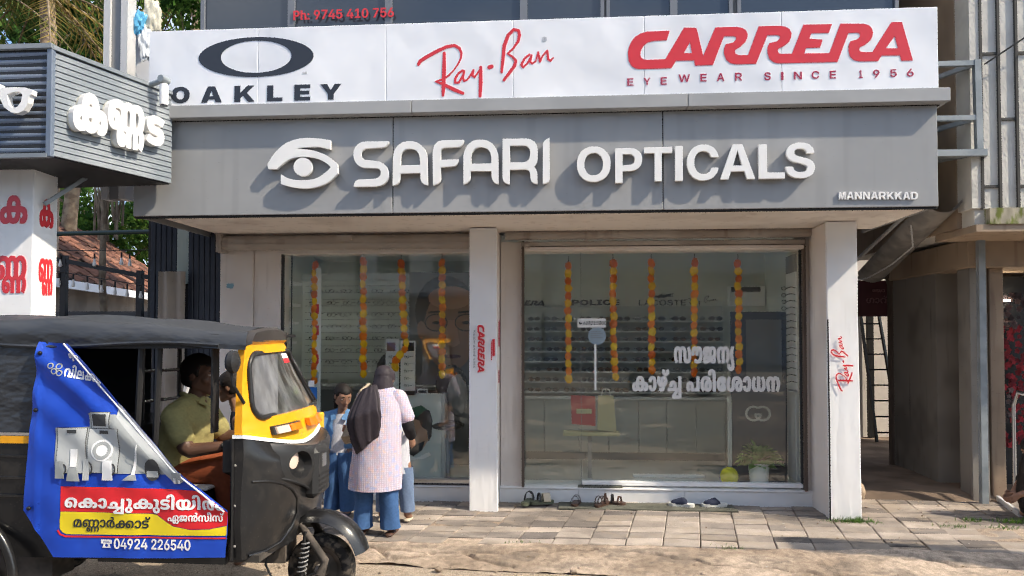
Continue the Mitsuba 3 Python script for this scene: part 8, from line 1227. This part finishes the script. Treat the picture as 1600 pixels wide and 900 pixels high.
# ---- printed banner -------------------------------------------------------------------------------------------
flat('m_banner_blue', two((.010, .055, .42), (.018, .075, .50), 3.0), .38, .4); flat('m_banner_grey', (.34, .36, .36), .4); flat('m_banner_silver', (.46, .48, .48), .35); flat('m_banner_dark', (.05, .052, .055), .4); flat('m_banner_yellow', (.80, .62, .02), .4); flat('m_banner_red', (.70, .022, .03), .4); flat('m_banner_white', (.82, .82, .82), .4)
bnn = thing('printed_banner', 'blue printed cloth banner with red and yellow panel along the auto rickshaw side', 'banner')
def disp(x, z):
    p = np.stack([x*6.5, z*3.2, x*0], -1); d = (x+2.98)*.64+(z-1.6)*.77; s = np.exp(-((d-.06)/.22)**2)
    w = .020*(meshkit.fbm(p, 3, 5)-.5)+.013*np.sin((x*.75+z)*26+2*meshkit.noise(p*.6, 8))*np.clip((z-.5)/.5, 0, 1)*(.3+s)+.008*np.exp(-((x+2.955)/.015)**2)+.003*np.sin(z*30+x*9)*np.exp(-((x+3.0)/.06)**2)
    return w+.012*np.exp(-((x*.72+z*.70-(-2.2*.72+1.0*.70))/.02)**2)*(z > .72)
def cloth(cs, layer, m, nm, par=bnn, edge=.022, label=None):
    g = man(cs.extrude(.0012).refine_to_length(edge)); v = g.vertices.copy(); y = -3.640-disp(v[:, 0], v[:, 1])-layer*.0034-v[:, 2]
    g.vertices = np.c_[v[:, 0], y, v[:, 1]]; g.invert(); return put(nm, g, m, par, smooth=50, label=label)
BN = BX['bn']; pl_ = lambda k: poly(TR[k], .001)
cloth(pl_('bn_outline'), 0, 'm_banner_blue', 'sheet'); cloth(pl_('bn_counter'), 1, 'm_banner_grey', 'appliance_print'); cloth(pl_('bn_grey'), 1.2, 'm_banner_silver', 'folded_edge')
cloth(pl_('bn_red'), 1, 'm_banner_red', 'red_panel'); cloth(pl_('bn_yellow'), 1.1, 'm_banner_yellow', 'yellow_panel'); cloth(pl_('bn_border'), 1, 'm_banner_red', 'border')
def wfit(name, b): 
    c = word(name, 0, 0, 1.0); return fitbox(c, *b)
clip = pl_('bn_outline').offset(-.004)
cloth(wfit('kochu', BN['kochu'])^clip, 2.2, 'm_banner_white', 'lettering', edge=.024); cloth(wfit('agency', BN['agency'])^clip, 2.2, 'm_banner_white', 'lettering', edge=.024); cloth(wfit('town', BN['town']), 2.2, 'm_black_print', 'lettering', edge=.024)
cloth(fitbox(line_of('04924 226540', 'bold', 0, 0, .05), *BN['phone']), 1.2, 'm_banner_white', 'phone_number', edge=.024)
x0, z0, x1, z1 = BN['icon']; cx = (x0+x1)/2; tel = CrossSection.hull_points(np.array([[x0+.008, z0], [x1-.008, z0], [cx+.016, z1-.018], [cx-.016, z1-.018]]))-CrossSection.circle(.009, 16).translate((cx, z0+.014))+CrossSection.square((x1-x0, .010)).translate((x0, z1-.012))+CrossSection.square((.014, .012)).translate((x0, z1-.024))+CrossSection.square((.014, .012)).translate((x1-.014, z1-.024))
cloth(tel, 1.2, 'm_banner_white', 'phone_symbol', edge=.024)
cloth(wfit('home', BN['home']).rotate(0)^clip, 1.2, 'm_banner_white', 'lettering', edge=.024)
pr_ = fitbox(word('price', 0, 0, 1.0), *BN['price']); sk = pr_.transform(np.array([[1, 0, 0], [-.20, 1, -.20*2.68]], float)); cloth(sk^clip, 1.2, 'm_banner_white', 'lettering', edge=.024)
x0, z0, x1, z1 = BN['swirl']; sw = CrossSection.batch_boolean([(CrossSection.circle(.017, 20)-CrossSection.circle(.011, 20)).translate((x0+a, z0+b)) for a, b in ((.018, .065), (.062, .062), (.040, .035), (.07, .025))], OPADD); cloth(sw, 1.2, 'm_banner_grey', 'swirl_print', edge=.024)
rect = lambda b, i=0: CrossSection.square((b[2]-b[0]-2*i, b[3]-b[1]-2*i)).translate((b[0]+i, b[1]+i))
for nm in ('dish', 'micro', 'wash'):
    b = BN[nm]; cloth(rect(b)^clip, 1.8, 'm_banner_dark', 'appliance_outline', edge=.024); cloth(rect(b, .003)^clip, 2.4, 'm_banner_silver', 'appliance_print', edge=.024)
cloth(rect((BN['micro'][0]+.012, BN['micro'][1]+.015, BN['micro'][2]-.018, BN['micro'][3]-.012)), 3.2, 'm_banner_dark', 'appliance_window', edge=.024)
for nm, zf in (('dish', .02), ('wash', .02)):
    b = BN[nm]; cloth(CrossSection.square((.055, .018)).translate((b[0]+.06, b[3]-.03)), 3.2, 'm_banner_dark', 'display_print', edge=.024)
b = BN['wash']; c_ = ((b[0]+b[2])/2-.005, b[1]+.125); cloth(CrossSection.circle(.058, 32).translate(c_), 3.0, 'm_banner_white', 'drum_door', edge=.024); cloth((CrossSection.circle(.048, 32)-CrossSection.circle(.030, 32)).translate(c_), 3.6, 'm_banner_grey', 'drum_door', edge=.024)
def jug(b, m_, w0=.8, spout=False):
    w, hgt = b[2]-b[0], b[3]-b[1]; c = CrossSection.hull_points(np.array([[b[0]+w*.1, b[1]], [b[2]-w*.25, b[1]], [b[2]-w*.3, b[3]], [b[0]+w*.15, b[3]]])); h_ = (CrossSection.circle(hgt*.3, 18).scale((.6, 1))-CrossSection.circle(hgt*.22, 18).scale((.5, 1))).translate((b[2]-w*.28, b[1]+hgt*.55)); cloth(c, 3.8, m_, 'appliance_print', edge=.024); cloth(h_, 3.6, 'm_banner_dark', 'handle_print', edge=.024)
jug(BN['jar1'], 'm_banner_grey'); jug(BN['jar2'], 'm_banner_silver'); jug(BN['kettle'], 'm_banner_white'); b = BN['mixer']; w = b[2]-b[0]
cloth(CrossSection.hull_points(np.array([[b[0], b[1]], [b[2], b[1]], [b[2]-w*.25, b[1]+.075], [b[0]+w*.25, b[1]+.075]])), 3.8, 'm_banner_grey', 'appliance_print', edge=.024); cloth(CrossSection.hull_points(np.array([[b[0]+w*.3, b[1]+.078], [b[2]-w*.3, b[1]+.078], [b[2]-w*.2, b[3]], [b[0]+w*.25, b[3]]])), 3.8, 'm_banner_white', 'appliance_print', edge=.024)
b = BN['cooker']; cloth(CrossSection.circle(1, 28).scale(((b[2]-b[0])/2, (b[3]-b[1])/2)).translate(((b[0]+b[2])/2, (b[1]+b[3])/2)), 3.8, 'm_banner_dark', 'appliance_print', edge=.024); cloth(rect((b[0]+.012, b[1]+.02, b[2]-.012, b[1]+.055)), 4.4, 'm_banner_silver', 'appliance_print', edge=.024)
b = BN['iron']; cloth(CrossSection.hull_points(np.array([[b[0], b[1]], [b[2], b[1]], [b[2]-.01, b[1]+.03], [b[0]+.04, b[1]+.03]])), 3.8, 'm_banner_grey', 'appliance_print', edge=.024); b = BN['mop']; cloth(CrossSection.hull_points(np.array([[b[0]-.02, b[1]], [b[0]+.0, b[1]], [b[2], b[3]], [b[2]-.004, b[3]]])), 3.8, 'm_banner_white', 'appliance_print', edge=.024)
b = BN['end']; cloth(rect((b[0], b[1]+.02, b[2], b[3])), 3.8, 'm_banner_grey', 'appliance_print', edge=.024); cloth(rect((b[0]+.01, b[1], b[0]+.022, b[1]+.03)), 3.8, 'm_banner_white', 'appliance_print', edge=.024); cloth(rect((b[0]+.036, b[1], b[0]+.048, b[1]+.03)), 3.8, 'm_banner_white', 'appliance_print', edge=.024)
for x, z in ((-2.935, 1.555), (-2.955, 1.24), (-2.985, .70)): put('eyelet', ball((x, -3.655, z), (.012, .012, .012), 2), 'm_black_gloss', bnn, smooth=True)
put('hem', tube([[x, -3.645-float(disp(np.array([x]), np.array([z]))[0]), z] for x, z in ((-2.79, 1.607), (-2.515, 1.28), (-2.335, 1.09), (-2.156, .914), (-2.0, .80), (-1.874, .698))], .005, 6), 'm_banner_white', bnn)
# white folding trestle seen through the cab
tr_ = thing('folding_trestle', 'white folding trestle leaning in front of the dark gate, seen through the cab', 'trestle')
for a, b_ in (((-3.75, -.9, -.02), (-3.42, -.95, 1.45)), ((-3.55, -.85, -.02), (-3.30, -.9, 1.42)), ((-3.62, -.9, .62), (-3.35, -.9, .62)), ((-3.5, -.9, 1.05), (-3.32, -.9, 1.05))): put('bar', bar(a, b_, .05, .03), 'm_light_grey', tr_)
# stall roof added out of frame on the right to cast a shadow across the paving
rsd = thing('shadow_stall', 'unseen flat roofed stall added right of the camera to cast a shadow', 'stall')
put('roof', loft([[[4.22, -2.58, z], [8.0, -3.3, z], [8.0, -2.75, z], [4.22, -2.14, z]] for z in (2.48, 2.54)]), 'm_grey', rsd)
for x in (5.0, 7.8):
    for y in (-2.62, -2.5): put('post', box(x, x+.05, y-.025-(x-5)*.2, y+.025-(x-5)*.2, -.05, 2.48), 'm_grey', rsd)
put('counter', box(5.3, 7.4, -2.9, -2.7, -.05, .8), 'm_grey', rsd)
